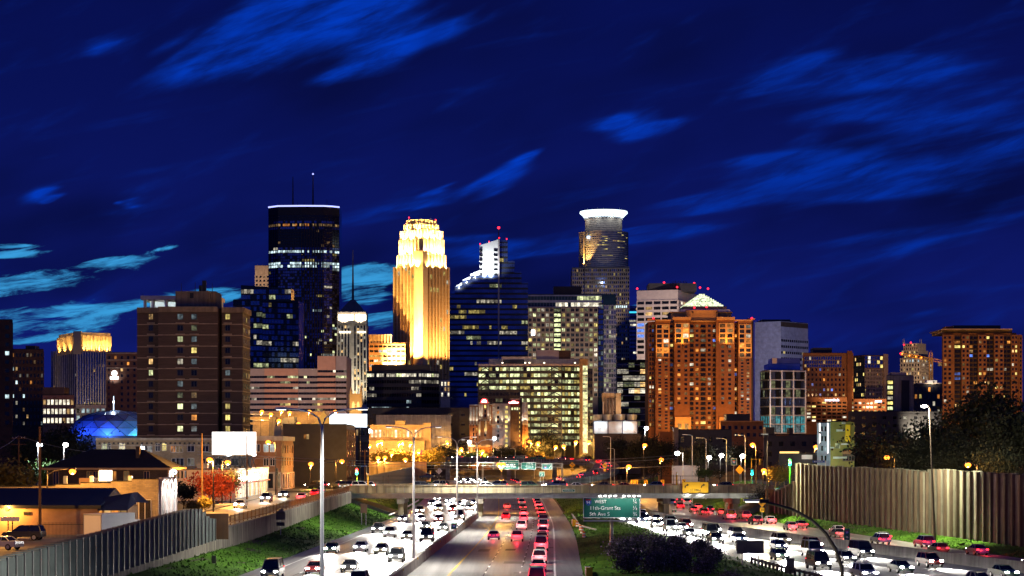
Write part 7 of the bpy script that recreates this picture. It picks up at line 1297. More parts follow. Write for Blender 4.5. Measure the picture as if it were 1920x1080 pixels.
b.part('belt').box(PX(897.5, D), PX(918.5, D), D - 2.1, D - 1.6, PZ(788.5, D), PZ(787, D), 'limestone')
def pil(px, dd, y0, y1, col, w=60): b.part('pilaster').box(PX(px, D) - .45, PX(px, D) + .45, D + dd - .45, D + dd - .05, PZ(y1, D), PZ(y0, D), 'limestone'); b.flood((PX(px, D), D + dd - 1.7, PZ(y1 - .5, D)), (PX(px, D), D + dd - .2, PZ(y1 - 14, D)), col, w * 14, 42, .1, .16)
for px in (882.5, 888, 894): pil(px, 0, 763, 795, (1, .93, .8))
for px in (899.5, 904, 915.5): pil(px, -1.5, 758, 786, (1, .93, .8))
for px in (918.8, 930, 941.5, 954): pil(px, .5 if px > 919 else 0, 762, 795, (1, .93, .75), 90)
for px in (980.5, 983, 985.5, 988): pil(px, -.5, 758, 795, (.95, .95, 1), 50)
for px, y0, y1 in ((899.3, 790, 817), (911, 790, 814)): pil(px, -1.5, y0, y1, (1, .75, .15))
HL = lits(.3, ('warm', 'yellow'), ('mid', 'bright')); b.facade((PX(884.5, D), D), (PX(897, D), D), PZ(838, D), PZ(763, D), 2, 8, HL, 'rust_brick', .3, .6, .08, piers=False, spans=False); b.facade((PX(905.5, D), D - 1.5), (PX(914, D), D - 1.5), PZ(828, D), PZ(758, D), 1, 8, HL, 'rust_brick', .4, .65, .08, piers=False, spans=False); b.facade((PX(931, D), D + .5), (PX(937, D), D + .5), PZ(830, D), PZ(760, D), 1, 8, lambda i, j: ('cool_dim', 'glass_dark', 'cool_dim', 'cool_mid', 'glass_dark', 'glass_dark', 'orange_mid', 'glass_dark')[j], 'grey_panel', .65, .6, .06, piers=False, spans=False); b.facade((PX(946, D), D + .5), (PX(953, D), D + .5), PZ(840, D), PZ(759, D), 1, 9, lambda i, j: 'yellow_bright', 'grey_panel', .72, .55, .06, piers=False, spans=False)
b.facade((PX(958, D), D - 2), (PX(972.5, D), D - 2), PZ(769, D), PZ(764, D), 3, 1, lambda i, j: 'green_bright', 'brown_brick', .6, .9, .05, piers=False, spans=False); b.facade((PX(973.5, D), D - 2), (PX(975, D), D - 2), PZ(830, D), PZ(762, D), 1, 8, lambda i, j: 'yellow_bright', 'brown_brick', .7, .42, .05, piers=False, spans=False)
sg = MB()
def disc(px0, px1, y0, y1, dd, m, top=True):
    x0, x1 = PX(px0, D), PX(px1, D); xc, r = (x0 + x1) / 2, (x1 - x0) / 2; z0, h = PZ(y1, D), PZ(y0, D) - PZ(y1, D); sg.poly([(xc + r * math.cos(math.pi * k / 8), D + dd, z0 + h * math.sin(math.pi * k / 8)) for k in range(9)], m)
disc(901, 915, 747, 755.5, -2.4, 'neon_red'); disc(903.3, 912.7, 749.2, 754.6, -2.5, 'neon_white'); b.P['sign'] = sg
sg2 = b.part('sign_bar'); sg2.box(PX(953.5, D), PX(972.5, D), D - 2.7, D - 2.4, PZ(757, D), PZ(753.5, D), 'neon_red'); sg2.box(PX(954.2, D), PX(971.8, D), D - 2.8, D - 2.72, PZ(756.3, D), PZ(754.2, D), 'neon_white'); sg2.box(PX(959, D), PX(967, D), D - 2.7, D - 2.4, PZ(753.4, D), PZ(751.6, D), 'neon_red'); sg2.box(PX(960, D), PX(966, D), D - 2.8, D - 2.72, PZ(753.9, D), PZ(752.2, D), 'neon_white')
b.part('canopy').box(PX(880, D), PX(920, D), D - 6, D - 1.6, PZ(838, D), PZ(834, D), 'tan_wall'); b.facade((PX(882, D), D - .8), (PX(918, D), D - .8), PZ(850, D), PZ(839, D), 8, 1, lits(.7, ('orange', 'warm'), ('mid', 'bright')), 'tan_wall', .7, .9, .1)
b.flood((PX(935, D), D - 30, 8), (PX(935, D), D, 20), (1, .62, .3), 9000, 100, .5); b.flood((PX(890, D), D - 25, 9), (PX(893, D), D, 16), SODIUM, 15000, 100, .5); b.finish()
# cooling plant
D = 1000; b = Bld('cooling_plant', 'blue grey cooling plant with round fan stacks under white floodlights', 'cooling plant', front(1113, 1196, D, 15)); zt = PZ(790, D); b.body(b.pl, 3, zt, 'chiller'); p = b.pl
for px, w in ((1122, 9), (1140, 9), (1163, 11), (1186, 10)): b.part('fan_stack').cyl((PX(px, D), D + 6), w * D / F * .85, w * D / F, zt + .26, PZ(777, D), 'chiller', 16)
for k in range(14): b.band(p[0], p[1], PZ(811 - k * 1.4, D), PZ(810.3 - k * 1.4, D), 'white_panel', .25, 'louvre')
for px in (1113, 1140, 1167, 1195): b.part('frame').box(PX(px, D) - .2, PX(px, D) + .2, D - .4, D - .02, 3, zt, 'blue_metal')
for px, py in ((1125, 799), (1175, 800)): b.flood((PX(px, D), D - 3.2, PZ(py, D)), (PX(px, D), D, PZ(py + 3, D)), COOL, 7000, 150, .3, .4); b.part('flood_lens').ball((PX(px, D), D - 3.6, PZ(py, D)), .6, 'lamp_cool', 8)
b.part('lower_wall').box(PX(1113, D), PX(1200, D), D - 4, D - .45, 3, PZ(813, D), 'charcoal'); b.finish()
b = Bld('boiler_house', 'tan boiler house with four dark flues beside the cooling plant', 'boiler house', front(1130, 1164, 1010, 12)); p = b.pl; b.body(p, 3, PZ(752, 1010), 'granite'); b.part('upper_wall').box(PX(1130, 1010), PX(1164, 1010), 1010.5, 1022, PZ(752, 1010), PZ(737, 1010), 'tan_wall')
for k in range(4): b.part('flue').cyl((PX(1136 + k * 6, 1010), 1009.4), .62, .62, PZ(780, 1010), PZ(747, 1010), 'brown_brick', 10)
b.part('upper_wall').box(PX(1155, 1010), PX(1164, 1010), 1008.5, 1010.4, 3, PZ(737, 1010), 'tan_wall'); b.flood((PX(1150, 1010), 1000, PZ(770, 1010)), (PX(1150, 1010), 1010, PZ(745, 1010)), (1, .75, .55), 5000, 110); b.finish()
# dark buildings at centre right
b = tower('stone_church', 'dark stone church block with a square corner tower before the orange tower', 'church', front(1266, 1372, 700, 20), 806, 'charcoal', 862, 5, 5, lits(.03, ('cool',), ('mid',)), fw=.25, fhf=.4, proud=.12, faces=(0,)); b.part('corner_tower').box(PX(1263, 698), PX(1272, 698), 698, 703, 3, PZ(801, 698), 'granite'); b.part('lit_edge').box(PX(1239, 700), PX(1262, 700), 706, 712, 3, PZ(809, 700), 'terracotta'); b.finish()
b = tower('brick_lowrise', 'low brown brick building with three lit windows right of the church', 'building', front(1351, 1432, 790, 18), 790, 'rust_brick', 822, 3.6, 2.4, lambda i, j: rnd.choices(('glass_dark', 'orange_dim', 'warm_bright', 'cool_mid'), (12, 2, 1, .6))[0], fw=.5, fhf=.5, proud=.1, faces=(0,)); roofbox(b, 1362, 1406, 793, 10, 776, 791, 'dark_panel'); b.part('parapet').box(PX(1349, 790), PX(1432, 790), 789.5, 790, PZ(791, 790), PZ(789, 790), 'cornice_stone'); b.finish()
b = tower('dark_flats', 'unlit dark flats behind the green traffic light', 'building', front(1432, 1540, 600, 18), 816, 'charcoal', 880, 3.4, 3, lits(.05, ('cool', 'warm'), ('dim',)), fw=.4, fhf=.45, proud=.12, faces=(0,)); roofbox(b, 1436, 1452, 604, 6, 801, 817, 'dark_panel'); roofbox(b, 1480, 1487, 604, 6, 802, 817, 'dark_panel'); b.part('parapet').box(PX(1455, 600), PX(1478, 600), 599.6, 600, PZ(817, 600), PZ(815, 600), 'terracotta'); b.finish()
b = Bld('corner_diner', 'small flat roofed shop with an orange sign line behind the green light', 'shop', front(1460, 1530, 500, 12)); b.body(b.pl, 3, PZ(851, 500), 'charcoal'); b.band((PX(1462, 500), 500), (PX(1498, 500), 500), PZ(850, 500), PZ(846.5, 500), 'gold_glow', .2, 'sign'); b.part('window').box(PX(1503, 500), PX(1523, 500), 499.8, 499.95, PZ(861, 500), PZ(853, 500), 'white_panel'); b.finish(); lamp(b.root, 'POINT', (PX(1512, 500), 497.5, PZ(856, 500)), (1, .85, .7), 70, .2)
b = Bld('modern_flats', 'pale blue grey modern flats with lit vertical strips beside the olive block', 'apartment building', front(1532, 1557, 490, 12)); b.body(b.pl, 3, PZ(793, 490), 'white_stucco')
for px in (1537, 1552): b.part('light_strip').box(PX(px, 490) - .12, PX(px, 490) + .12, 489.8, 489.98, PZ(832 if px == 1537 else 850, 490), PZ(793, 490), 'white_glow')
b.facade((PX(1538, 490), 490), (PX(1551, 490), 490), PZ(868, 490), PZ(795, 490), 2, 4, lits(.25, ('orange', 'cool'), ('mid',), False, ('glass_dark',)), 'white_stucco', .5, .5, .1); b.flood((PX(1530, 490), 470, 8), (PX(1545, 490), 490, 15), (.9, .9, 1), 4000, 100); b.finish()
b = Bld('olive_flats', 'olive and mustard panelled modern block behind the right noise wall', 'apartment building', front(1557, 1602, 480, 14)); b.body(b.pl, 3, PZ(791, 480), 'olive_panel')
for k, (x0, x1, y0, y1, m) in enumerate(((1568, 1584, 805, 809, 'limestone'), (1578, 1585, 792, 795, 'limestone'), (1585, 1594, 796, 828, 'sign_yellow'), (1566, 1575, 831, 841, 'green_mid'), (1577, 1590, 831, 834, 'limestone'), (1562, 1588, 856, 860, 'limestone'), (1556, 1564, 838, 841, 'limestone'))): b.part('panel').box(PX(x0, 480), PX(x1, 480), 479.8, 479.95, PZ(y1, 480), PZ(y0, 480), m)
b.facade((PX(1580, 480), 480), (PX(1602, 480), 480), PZ(865, 480), PZ(842, 480), 4, 2, lits(.5, ('orange', 'warm'), ('mid',)), 'brown_brick', .5, .6, .12); b.part('balcony').box(PX(1578, 480), PX(1598, 480), 478.8, 479.9, PZ(851, 480), PZ(846, 480), 'rust_brick'); b.flood((PX(1565, 480), 462, 8), (PX(1575, 480), 480, 15), (1, .75, .35), 2200, 110); b.finish()
# far dark background blocks so the horizon stays built up
for i, (x0, x1, y, D, lab) in enumerate(((-40, 260, 800, 1000, 'dark low block behind the far left trees'), (466, 700, 786, 870, 'dark low block behind the parking deck'), (1110, 1440, 815, 1100, 'dark low block behind the cooling plant'), (1590, 1960, 772, 1000, 'dark low block behind the right trees'))):
    tower('background_block', lab, 'building', front(x0, x1, D, 20), y, 'charcoal', 850, 4, 5, lits(.10, ('warm', 'orange', 'white', 'cool'), ('mid', 'bright')), fw=.35, fhf=.35, proud=.15, faces=(0,), fin=True)
b = Bld('frontage_wall', 'pale concrete wall and dark fence beyond the right half of the bridge', 'wall', [(PX(1270, 640), 640), (PX(1320, 640), 640), (PX(1320, 640), 641), (PX(1270, 640), 641)]); b.part('wall').box(PX(1260, 640), PX(1312, 640), 640, 640.6, 3, PZ(873, 640), 'white_stone'); b.part('wall').box(PX(1312, 640), PX(1470, 640), 640, 640.6, 3, PZ(884, 640), 'rail_brown'); b.finish(); lamp(b.root, 'POINT', (PX(1285, 640), 634, 9), (.85, .85, 1), 350, .3)
# ------------------------------------------------------------------ trees and shrubs
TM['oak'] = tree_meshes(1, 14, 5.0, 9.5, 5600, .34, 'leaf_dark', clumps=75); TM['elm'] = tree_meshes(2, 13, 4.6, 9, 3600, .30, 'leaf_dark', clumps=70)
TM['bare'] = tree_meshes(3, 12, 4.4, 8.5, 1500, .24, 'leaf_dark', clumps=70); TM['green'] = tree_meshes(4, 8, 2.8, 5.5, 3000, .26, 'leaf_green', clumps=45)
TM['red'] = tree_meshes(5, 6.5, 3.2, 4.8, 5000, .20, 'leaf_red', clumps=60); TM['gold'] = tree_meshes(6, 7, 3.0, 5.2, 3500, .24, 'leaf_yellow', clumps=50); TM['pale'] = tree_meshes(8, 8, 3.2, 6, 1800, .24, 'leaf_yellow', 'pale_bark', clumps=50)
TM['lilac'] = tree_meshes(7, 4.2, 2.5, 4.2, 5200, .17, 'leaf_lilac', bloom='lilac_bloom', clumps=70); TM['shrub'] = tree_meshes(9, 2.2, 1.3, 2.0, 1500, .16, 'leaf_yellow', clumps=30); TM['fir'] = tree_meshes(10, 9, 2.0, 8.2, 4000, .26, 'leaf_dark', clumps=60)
def TR(key, px, D, ztop_py, hbase, ground, lab, **kw):
    s = (PZ(ztop_py, D) - ground) / hbase; return tree(key, PX(px, D), D, ground, s, lab, **kw)
g_ = 'dark trees behind the right noise wall'
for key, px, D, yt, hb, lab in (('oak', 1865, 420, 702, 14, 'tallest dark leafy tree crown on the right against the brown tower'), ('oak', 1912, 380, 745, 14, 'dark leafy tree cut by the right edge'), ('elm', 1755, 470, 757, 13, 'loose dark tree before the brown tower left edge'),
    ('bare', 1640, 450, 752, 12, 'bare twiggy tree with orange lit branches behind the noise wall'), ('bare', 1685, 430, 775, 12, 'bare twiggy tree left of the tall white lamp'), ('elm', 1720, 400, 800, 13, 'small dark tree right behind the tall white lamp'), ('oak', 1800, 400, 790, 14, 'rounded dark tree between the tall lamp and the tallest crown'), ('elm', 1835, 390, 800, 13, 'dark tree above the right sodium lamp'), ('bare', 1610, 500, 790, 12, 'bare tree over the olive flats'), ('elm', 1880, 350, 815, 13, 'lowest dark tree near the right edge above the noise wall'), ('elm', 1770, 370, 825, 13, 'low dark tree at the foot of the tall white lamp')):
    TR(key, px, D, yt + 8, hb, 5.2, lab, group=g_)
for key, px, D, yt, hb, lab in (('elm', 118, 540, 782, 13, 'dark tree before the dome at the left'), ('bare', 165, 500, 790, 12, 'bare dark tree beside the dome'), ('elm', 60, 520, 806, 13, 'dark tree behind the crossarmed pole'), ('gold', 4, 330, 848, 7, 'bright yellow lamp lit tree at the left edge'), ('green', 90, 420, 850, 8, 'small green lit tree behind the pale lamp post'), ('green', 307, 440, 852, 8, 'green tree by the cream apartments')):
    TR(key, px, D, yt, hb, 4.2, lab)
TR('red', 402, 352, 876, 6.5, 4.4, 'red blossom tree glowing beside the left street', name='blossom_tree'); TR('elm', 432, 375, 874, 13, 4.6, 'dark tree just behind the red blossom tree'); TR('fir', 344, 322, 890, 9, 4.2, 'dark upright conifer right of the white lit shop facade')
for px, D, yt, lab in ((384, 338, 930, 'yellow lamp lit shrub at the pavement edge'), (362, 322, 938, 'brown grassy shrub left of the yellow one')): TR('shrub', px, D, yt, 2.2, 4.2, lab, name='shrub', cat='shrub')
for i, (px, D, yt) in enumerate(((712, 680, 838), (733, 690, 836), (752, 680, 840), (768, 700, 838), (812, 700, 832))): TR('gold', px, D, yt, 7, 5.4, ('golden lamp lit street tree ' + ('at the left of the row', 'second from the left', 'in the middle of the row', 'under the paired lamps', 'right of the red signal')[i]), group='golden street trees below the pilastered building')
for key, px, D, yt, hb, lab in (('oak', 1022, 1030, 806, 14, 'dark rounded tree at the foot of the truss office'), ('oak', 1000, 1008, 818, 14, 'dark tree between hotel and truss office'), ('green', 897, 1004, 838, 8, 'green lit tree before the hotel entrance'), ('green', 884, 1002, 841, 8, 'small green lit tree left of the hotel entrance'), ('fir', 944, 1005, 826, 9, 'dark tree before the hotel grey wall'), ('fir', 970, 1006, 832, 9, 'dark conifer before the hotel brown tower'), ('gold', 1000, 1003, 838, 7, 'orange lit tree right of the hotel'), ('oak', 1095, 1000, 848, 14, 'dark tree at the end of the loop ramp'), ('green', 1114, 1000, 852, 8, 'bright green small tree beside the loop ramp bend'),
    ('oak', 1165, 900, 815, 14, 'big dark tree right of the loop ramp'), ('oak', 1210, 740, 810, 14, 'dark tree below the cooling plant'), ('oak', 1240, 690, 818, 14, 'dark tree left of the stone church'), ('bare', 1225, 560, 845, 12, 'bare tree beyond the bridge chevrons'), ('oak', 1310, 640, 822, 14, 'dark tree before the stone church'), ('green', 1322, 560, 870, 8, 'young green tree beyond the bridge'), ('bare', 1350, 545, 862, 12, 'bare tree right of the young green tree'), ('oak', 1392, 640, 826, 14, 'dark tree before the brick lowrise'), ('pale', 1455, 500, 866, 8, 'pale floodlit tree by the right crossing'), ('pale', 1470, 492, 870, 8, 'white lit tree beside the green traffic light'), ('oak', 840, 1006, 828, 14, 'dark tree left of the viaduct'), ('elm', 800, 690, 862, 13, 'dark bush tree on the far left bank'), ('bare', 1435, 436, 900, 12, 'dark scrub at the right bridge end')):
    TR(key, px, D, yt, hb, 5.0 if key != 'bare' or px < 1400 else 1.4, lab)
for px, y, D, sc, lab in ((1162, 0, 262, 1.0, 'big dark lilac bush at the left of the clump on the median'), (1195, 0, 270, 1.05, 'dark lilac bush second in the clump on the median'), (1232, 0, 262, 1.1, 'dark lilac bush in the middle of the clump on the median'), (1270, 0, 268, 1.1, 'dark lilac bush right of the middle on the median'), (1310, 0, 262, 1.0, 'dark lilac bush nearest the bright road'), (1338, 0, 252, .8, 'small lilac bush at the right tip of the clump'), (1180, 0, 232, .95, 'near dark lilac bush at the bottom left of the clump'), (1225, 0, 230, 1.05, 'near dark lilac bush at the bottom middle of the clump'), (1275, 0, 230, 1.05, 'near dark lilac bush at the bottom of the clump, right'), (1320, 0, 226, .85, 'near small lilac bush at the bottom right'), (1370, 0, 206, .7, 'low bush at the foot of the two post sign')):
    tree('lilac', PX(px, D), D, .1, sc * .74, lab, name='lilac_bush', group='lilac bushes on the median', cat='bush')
t = thing('median_rail', 'low dark fence of short posts along the lower edge of the bright right road', 'railing', (xrl(220) - 1, 220, 0)); mb = MB()
for D in frange(150, 258, 2.2): x = xrl(D) - .9; mb.box(x - .12, x + .12, D - .12, D + .12, -.1, .95, 'pole_dark')
mb.tube([(xrl(D) - .9, D, .75) for D in frange(150, 258, 6)], .14, 'pole_dark', 4); mb.build('rail', t)

# ------------------------------------------------------------------ vehicles
def car_parts(kind, far=False):
    L, Wd, H, zc = {'sedan': (4.6, 1.8, 1.42, .95), 'suv': (4.7, 1.9, 1.75, 1.08), 'hatchback': (4.1, 1.75, 1.48, .95), 'van': (5.2, 2.0, 2.15, 1.15)}[kind]; h = L / 2; w = Wd / 2
    prof = {'sedan': [(-h, .34), (-h - .03, .62), (-h + .05, zc), (-h + .9, zc + .03), (h - 1.35, zc), (h - .25, zc - .16), (h, .66), (h - .04, .32)], 'hatchback': [(-h, .34), (-h - .03, .62), (-h + .08, zc), (h - 1.1, zc), (h - .2, zc - .16), (h, .64), (h - .04, .32)],
            'suv': [(-h, .42), (-h - .03, .75), (-h + .04, zc), (h - 1.3, zc + .02), (h - .18, zc - .12), (h, .72), (h - .04, .40)], 'van': [(-h, .42), (-h, zc), (h - .9, zc), (h - .12, zc - .15), (h, .72), (h - .04, .40)]}[kind]
    cab = {'sedan': (-h + .75, h - 1.35, -h + 1.35, h - 2.15), 'hatchback': (-h + .1, h - 1.05, -h + .5, h - 1.9), 'suv': (-h + .08, h - 1.25, -h + .35, h - 2.05), 'van': (-h + .03, h - .85, -h + .12, h - 1.6)}[kind]
    body, glass = MB(), MB(); n = len(prof); cy = sum(p[0] for p in prof) / n; cz = sum(p[1] for p in prof) / n; vs = []
    for x, s in ((-w, .93), (-w + .14, 1.0), (w - .14, 1.0), (w, .93)): vs += [(x, cy + (p[0] - cy) * (s * .3 + .7), cz + (p[1] - cz) * s) for p in prof]
    fs = [(k * n + i, k * n + (i + 1) % n, (k + 1) * n + (i + 1) % n, (k + 1) * n + i) for k in range(3) for i in range(n)] + [tuple(range(n - 1, -1, -1)), tuple(range(3 * n, 4 * n))]
    body.mesh(vs, fs, 'car_paint'); y0, y1, y2, y3 = cab; wb, wt = w - .1, w - .3
    base = [(-wb, y0), (wb, y0), (wb, y1), (-wb, y1)]; top = [(-wt, y2), (wt, y2), (wt, y3), (-wt, y3)]
    glass.frust(base, zc - .02, top, H - .06, 'car_glass'); body.frust([(a * 1.02, b) for a, b in top], H - .058, [(a * .94, b * .96 + .02) for a, b in top], H + .01, 'car_paint')
    for s in (-1, 1):
        for (ya, yb) in ((y0, y2), (y1, y3), (.0 + (y0 + y1) / 2 - .15, (y2 + y3) / 2 - .1)): body.tube([(s * (wb + .005), ya, zc - .02), (s * (wt + .01), yb, H - .05)], .055, 'car_paint', 4)
    wy = (h - .85, -h + .85); wr = .33 if kind in ('sedan', 'hatchback') else .38; wheels = []
    for y in wy:
        for s in (-1, 1):
            ty, rm = MB(), MB(); N_ = 12; xo, xi = s * (w + .01), s * (w - .2)
            for mb_, r, xx, m in ((ty, wr, xo, 'tyre'), (rm, wr * .62, xo + s * .012, 'rim')):
                vs = [(q, y + r * math.cos(6.2832 * k / N_), wr + r * math.sin(6.2832 * k / N_)) for q in (xi, xx) for k in range(N_)]; mb_.mesh(vs, [(k, (k + 1) % N_, N_ + (k + 1) % N_, N_ + k) for k in range(N_)] + [tuple(range(N_)), tuple(range(2 * N_ - 1, N_ - 1, -1))], m)
            wheels.append((ty, rm))
    lz = .72 if kind in ('sedan', 'hatchback') else .84; heads = []; tails = []
    for s in (-1, 1):
        a = MB(); a.box(s * (w - .33) - .2, s * (w - .33) + .2, h - .16, h + .01, lz - .09, lz + .09, 'headlamp'); heads.append(a)
        c = MB(); tz = lz + .08 if kind != 'van' else 1.1; c.box(s * (w - .24) - .17, s * (w - .24) + .17, -h - .045, -h + .12, tz - .09, tz + .1, 'taillamp'); tails.append(c)
    return body, glass, wheels, heads, tails, h, lz
def merge(a, b):
    k = len(a.v); a.v += b.v
    for f, m in zip(b.f, b.m): a.f.append(tuple(q + k for q in f)); a.m.append(a.mi(b.mats[m]))
PROTO = {}
for kind in ('sedan', 'suv', 'hatchback', 'van'):
    body, glass, wheels, heads, tails, h, lz = car_parts(kind); PROTO[kind] = dict(body=body.data('body'), glass=glass.data('windows'), wheels=[(a.data('tyre'), c.data('rim')) for a, c in wheels], heads=[a.data('headlight') for a in heads], tails=[a.data('taillight') for a in tails], h=h, lz=lz)
    allm = MB()
    for q in [body, glass] + [x for p in wheels for x in p]: merge(allm, q)
    PROTO[kind]['far'] = allm.data('body')
hl_data = {}
def hl(e, ang, col=(1, .94, .84)):
    k = (e, ang, col)
    if k not in hl_data:
        l = bpy.data.lights.new('headlight_beam', 'SPOT'); l.energy = e; l.color = col; l.spot_size = R(ang); l.spot_blend = 1.0; l.shadow_soft_size = .12; hl_data[k] = l
    return hl_data[k]
rl_data = bpy.data.lights.new('taillight_glow', 'POINT'); rl_data.energy = 260; rl_data.color = (1, .03, .04); rl_data.shadow_soft_size = .1
PAL = [('silver', (.45, .46, .48)), ('white', (.75, .75, .74)), ('black', (.012, .012, .014)), ('dark grey', (.06, .062, .066)), ('red', (.28, .015, .015)), ('blue', (.02, .05, .17)), ('beige', (.33, .28, .2)), ('green', (.02, .07, .045))]
vr = random.Random(11)
def car(x, y, z, heading, kind, colour, label, group, far=False, lit=True, beam=0, glow=False, name=None):
    p = PROTO[kind]; t = thing(name or {'sedan': 'sedan_car', 'suv': 'suv_car', 'hatchback': 'hatchback_car', 'van': 'passenger_van'}[kind], label, 'van' if kind == 'van' else 'car', (x, y, z), group, heading)
    def add(n, me, par=t): o = link(bpy.data.objects.new(n, me), par); o.color = tuple(colour) + (1,); return o
    if far: add('body', p['far'])
    else:
        add('body', p['body']); add('windows', p['glass'])
        for ty, rm in p['wheels']: w = add('wheel', ty); add('rim', rm, w)
    for me in p['heads']: add('headlight', me)
    for me in p['tails']: add('taillight', me)
    if beam:
        o = link(bpy.data.objects.new('headlight_beam', hl(beam, 42)), t); o.location = (0, p['h'] + .12, p['lz']); o.rotation_euler = (R(90 - 17.0), 0, 0)
    if glow: o = link(bpy.data.objects.new('taillight_glow', rl_data), t); o.location = (0, -p['h'] - .7, p['lz'] + .1)
    return t
KINDS_ = ('sedan', 'sedan', 'suv', 'hatchback', 'suv', 'van'); USED = {}
def nth_(k): return '%d%s' % (k, 'th' if 10 < k % 100 < 14 else {1: 'st', 2: 'nd', 3: 'rd'}.get(k % 10, 'th'))
def stream(path, D0, D1, gap, away, group, where, beam=0, glow=False, z=0.0, far_at=430, skip=None):
    D = D0 + vr.uniform(0, gap[0]); row = []
    while D < D1:
        row.append(D); D += vr.uniform(*gap) * (1 if D < 460 else 1.15)
    for i, D in enumerate(row):
        if skip and skip(D): continue
        x = path(D); dx = (path(D + 1) - path(D - 1)) / 2; ang = -math.atan(dx); kind = vr.choice(KINDS_); cn, cc = vr.choice(PAL)
        if kind == 'van' and cn in ('red', 'green'): cn, cc = PAL[1]
        nth = 'nearest' if i == 0 else ('farthest' if i == len(row) - 1 else nth_(i + 1) + ' nearest')
        lab = '%s %s %s %s, %s' % (cn, kind, 'with red taillights' if away else 'with headlights on', where, nth)
        car(x, D, z if not callable(z) else z(D), ang if away else ang + math.pi, kind, cc, lab, group, D > far_at, True, (beam if D < 436 else beam * .25) if D < 640 else 0, glow and D < 520)
for k, nm in enumerate(('grass side lane', 'second lane', 'third lane', 'median side lane')):
    stream(lane_l((k + .5) / 4), 214, 640, (38, 72), False, 'approaching cars on the left carriageway', 'in the left road %s' % nm, 150000)
    stream(lane_l((k + .5) / 4), 885, 985, (14, 26), False, 'approaching cars beyond the bridge', 'beyond the bridge, %s' % nm, 0)
stream(lane_m(.84), 212, 640, (14, 30), True, 'departing cars on the middle carriageway', 'in the middle road right lane', 0, True); stream(lane_m(.5), 300, 640, (25, 50), True, 'departing cars on the middle carriageway', 'in the middle road centre lane', 0, True); stream(lane_m(.17), 300, 640, (60, 110), True, 'departing cars on the middle carriageway', 'in the middle road left lane', 0, True)
stream(lane_m(.75), 880, 990, (18, 30), True, 'departing cars beyond the bridge', 'going away beyond the bridge')
for k in range(3): stream(lane_r((k + .5) / 3), 190, 470, (15, 27), False, 'approaching cars on the right road', 'in the right road %s' % ('lane by the bushes', 'middle lane', 'lane by the barrier')[k], 200000)
for k, o in enumerate((-1.9, 1.9)): stream(lambda D, o=o: xrc(D) + o, 222, 640, (18, 36), True, 'departing cars on the exit ramp', 'on the exit ramp %s lane' % ('inner', 'outer')[k], 0, True)
# cross street on the bridge
for k, (y, hd, w, gap) in enumerate(((449.5, -math.pi / 2, 'near lane of the bridge', (9, 15)), (459.5, math.pi / 2, 'far lane of the bridge', (10, 17)))):
    x = -32; i = 0
    while x < 52:
        if not (k == 0 and 38 < x < 52):
            kind = vr.choice(KINDS_[:5]); cn, cc = vr.choice(PAL); i += 1; car(x, y, DZ, hd, kind, cc, '%s %s driving in the %s, %s from the left' % (cn, kind, w, nth_(i)), 'cars crossing the bridge', True, True, 0, k == 1)
        x += vr.uniform(*gap)
car(PX(1365, 449.5), 449.5, DZ, -math.pi / 2, 'sedan', (.012, .012, .014), 'black sedan crossing the right part of the bridge', 'cars crossing the bridge')
# loop ramp
acc = 0; i = 0
for a, b_ in zip(LPC, LPC[1:]):
    acc += (b_ - a).length
    if acc > 7:
        acc = 0; d = (b_ - a).normalized(); kind = vr.choice(KINDS_[:5]); cn, cc = vr.choice(PAL); i += 1; q = Vector((d.y, -d.x, 0)) * (1.6 if i % 2 else -1.2)
        car(a.x + q.x, a.y + q.y, a.z + .01, math.atan2(-d.x, d.y), kind, cc, '%s %s with red taillights climbing the loop ramp, %s from its foot' % (cn, kind, nth_(i)), 'departing cars on the loop ramp', True, True, 0, i % 2 == 0)
# left street traffic and parked cars
for x, D, away, kind, ci, lab in ((-45.5, 352, False, 'sedan', 1, 'white sedan with bright headlights coming down the left street, nearest'), (-45.0, 385, False, 'suv', 0, 'silver suv with bright headlights on the left street, second'), (-44.7, 412, False, 'sedan', 3, 'dark grey sedan with headlights on the left street, third'), (-39.5, 395, True, 'sedan', 0, 'silver sedan with red taillights on the left street by the railing'), (-39.5, 422, True, 'hatchback', 4, 'red hatchback with taillights on the left street, ahead of the silver sedan'), (-40, 440, True, 'sedan', 2, 'black sedan waiting at the left junction')):
    car(x, D, plz(D) + .04, 0 if away else math.pi, kind, PAL[ci][1], lab, 'cars on the left street', False, True, 0 if away else 4000, away)
for px, D, kind, ci, hd, lab in ((592, 470, 'suv', 2, 1.2, 'black suv turning out of the left junction'), (636, 478, 'suv', 3, 1.45, 'dark suv crossing the left junction'), (655, 470, 'suv', 2, -1.57, 'black suv on the corner by the left traffic light')):
    car(PX(px, D), D, 5.5, hd, kind, PAL[ci][1], lab, 'cars at the left junction')
def parked(px, D, z, hd, kind, ci, lab): 
    p = PROTO[kind]; t = thing('parked_car', lab, 'car', (PX(px, D), D, z), 'parked cars', hd)
    for n, me in (('body', p['body']), ('windows', p['glass'])): o = link(bpy.data.objects.new(n, me), t); o.color = PAL[ci][1] + (1,)
    for ty, rm in p['wheels']: w = link(bpy.data.objects.new('wheel', ty), t); link(bpy.data.objects.new('rim', rm), w)
parked(45, 241, plz(241) + .03, 1.45, 'suv', 2, 'black suv parked before the stucco shop at the lower left'); parked(2, 222, plz(222) + .03, 1.2, 'sedan', 0, 'silver sedan parked at the left edge')
for px, D, ci, lab in ((800, 640, 5, 'blue car parked near the red signal on the far bank'), (812, 650, 3, 'dark car parked near the red signal on the far bank')): parked(px, D, 5.5, 1.5, 'sedan', ci, lab)
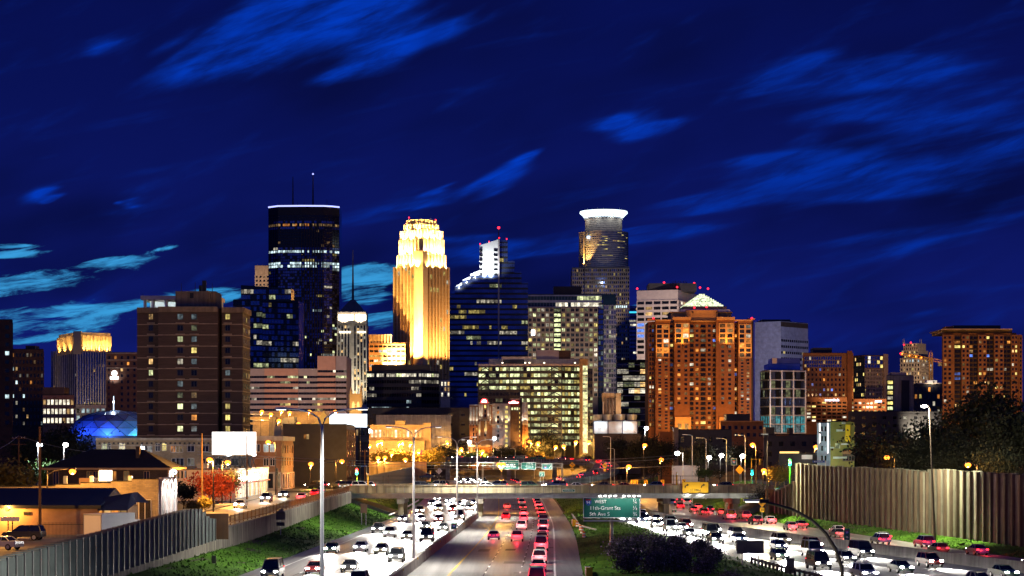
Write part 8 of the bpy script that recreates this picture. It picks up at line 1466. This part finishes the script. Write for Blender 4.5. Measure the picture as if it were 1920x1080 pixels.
# box truck behind the barrier
D = 236; x = PX(205, D); t = thing('box_truck', 'white box truck parked behind the left noise barrier', 'truck', (0, 0, 0)); mb = MB(); mb.box(-1.25, 1.25, -3.1, 3.1, .85, 3.3, 'white_panel'); mb.build('cargo_box', t); mb = MB()
for s in (-1.22, 1.16): mb.box(s, s + .06, -3.14, -3.1, .9, 3.25, 'steel')
mb.box(-1.2, 1.2, -3.14, -3.1, 3.15, 3.25, 'steel'); mb.build('door_frame', t); mb = MB(); mb.frust([(-1.1, 3.2), (1.1, 3.2), (1.1, 5.0), (-1.1, 5.0)], .6, [(-1.0, 3.2), (1.0, 3.2), (1.0, 4.4), (-1.0, 4.4)], 2.5, 'white_panel'); mb.box(-1.1, 1.1, -3.0, 5, .5, .84, 'black_steel'); mb.build('cab', t)
for y in (-1.9, 4.0):
    for s in (-1, 1):
        mb = MB(); vs = [(q, y + .45 * math.cos(.5236 * k), .45 + .45 * math.sin(.5236 * k)) for q in (s * .85, s * 1.15) for k in range(12)]; mb.mesh(vs, [(k, (k + 1) % 12, 12 + (k + 1) % 12, 12 + k) for k in range(12)] + [tuple(range(12)), tuple(range(23, 11, -1))], 'tyre'); mb.build('wheel', t)
t.location = (x, D, plz(D) + .03); t.rotation_euler = (0, 0, -.45)
# small street furniture on the left
t = thing('lot_sign', 'white tilted board on two posts by the parked cars at the lower left', 'sign', (PX(19, 250), 250, 3.7)); mb = MB(); mb.box(PX(2, 250), PX(36, 250), 249.6, 250, PZ(977, 250), PZ(969, 250), 'white_panel'); mb.build('panel', t); mb = MB()
for px in (15, 23): mb.box(PX(px, 250) - .06, PX(px, 250) + .06, 250.02, 250.14, 3.5, PZ(975, 250), 'pole_dark')
mb.build('post', t)
t = thing('iron_fence', 'dark iron picket fence in front of the shop and truck', 'fence', (PX(150, 247), 247, 3.8)); mb = MB()
for k in range(70): x = PX(70, 247) + k * .16; mb.box(x, x + .03, 247, 247.03, 3.6, 5.6, 'black_steel')
mb.box(PX(70, 247), PX(70, 247) + 11.2, 247, 247.04, 5.3, 5.36, 'black_steel'); mb.build('pickets', t)
t = thing('iron_fence', 'tall dark iron fence beside the yellow brick shop', 'fence', (PX(270, 262), 262, 3.8)); mb = MB()
for k in range(30): x = PX(240, 262) + k * .15; mb.box(x, x + .03, 262 + k * .3, 262.03 + k * .3, 3.6, 6.4, 'black_steel')
mb.build('pickets', t)
t = thing('junction_box', 'brown timber hoarding at the right end of the left noise barrier', 'hoarding', (PX(405, 256), 256, 4)); mb = MB(); mb.box(PX(384, 256), PX(428, 256), 256, 256.3, 3.2, PZ(963, 256), 'wood_pole'); mb.build('boards', t)
t = thing('fire_hydrant', 'small orange lit hydrant behind the left noise barrier', 'hydrant', (PX(148, 228), 228, plz(228))); mb = MB(); x = PX(148, 228); z = plz(228); mb.cyl((x, 228), .16, .14, z, z + .9, 'sign_yellow', 8); mb.ball((x, 228, z + .92), .17, 'sign_yellow', 8); mb.box(x - .3, x + .3, 227.93, 228.07, z + .55, z + .7, 'sign_yellow'); mb.build('barrel', t)
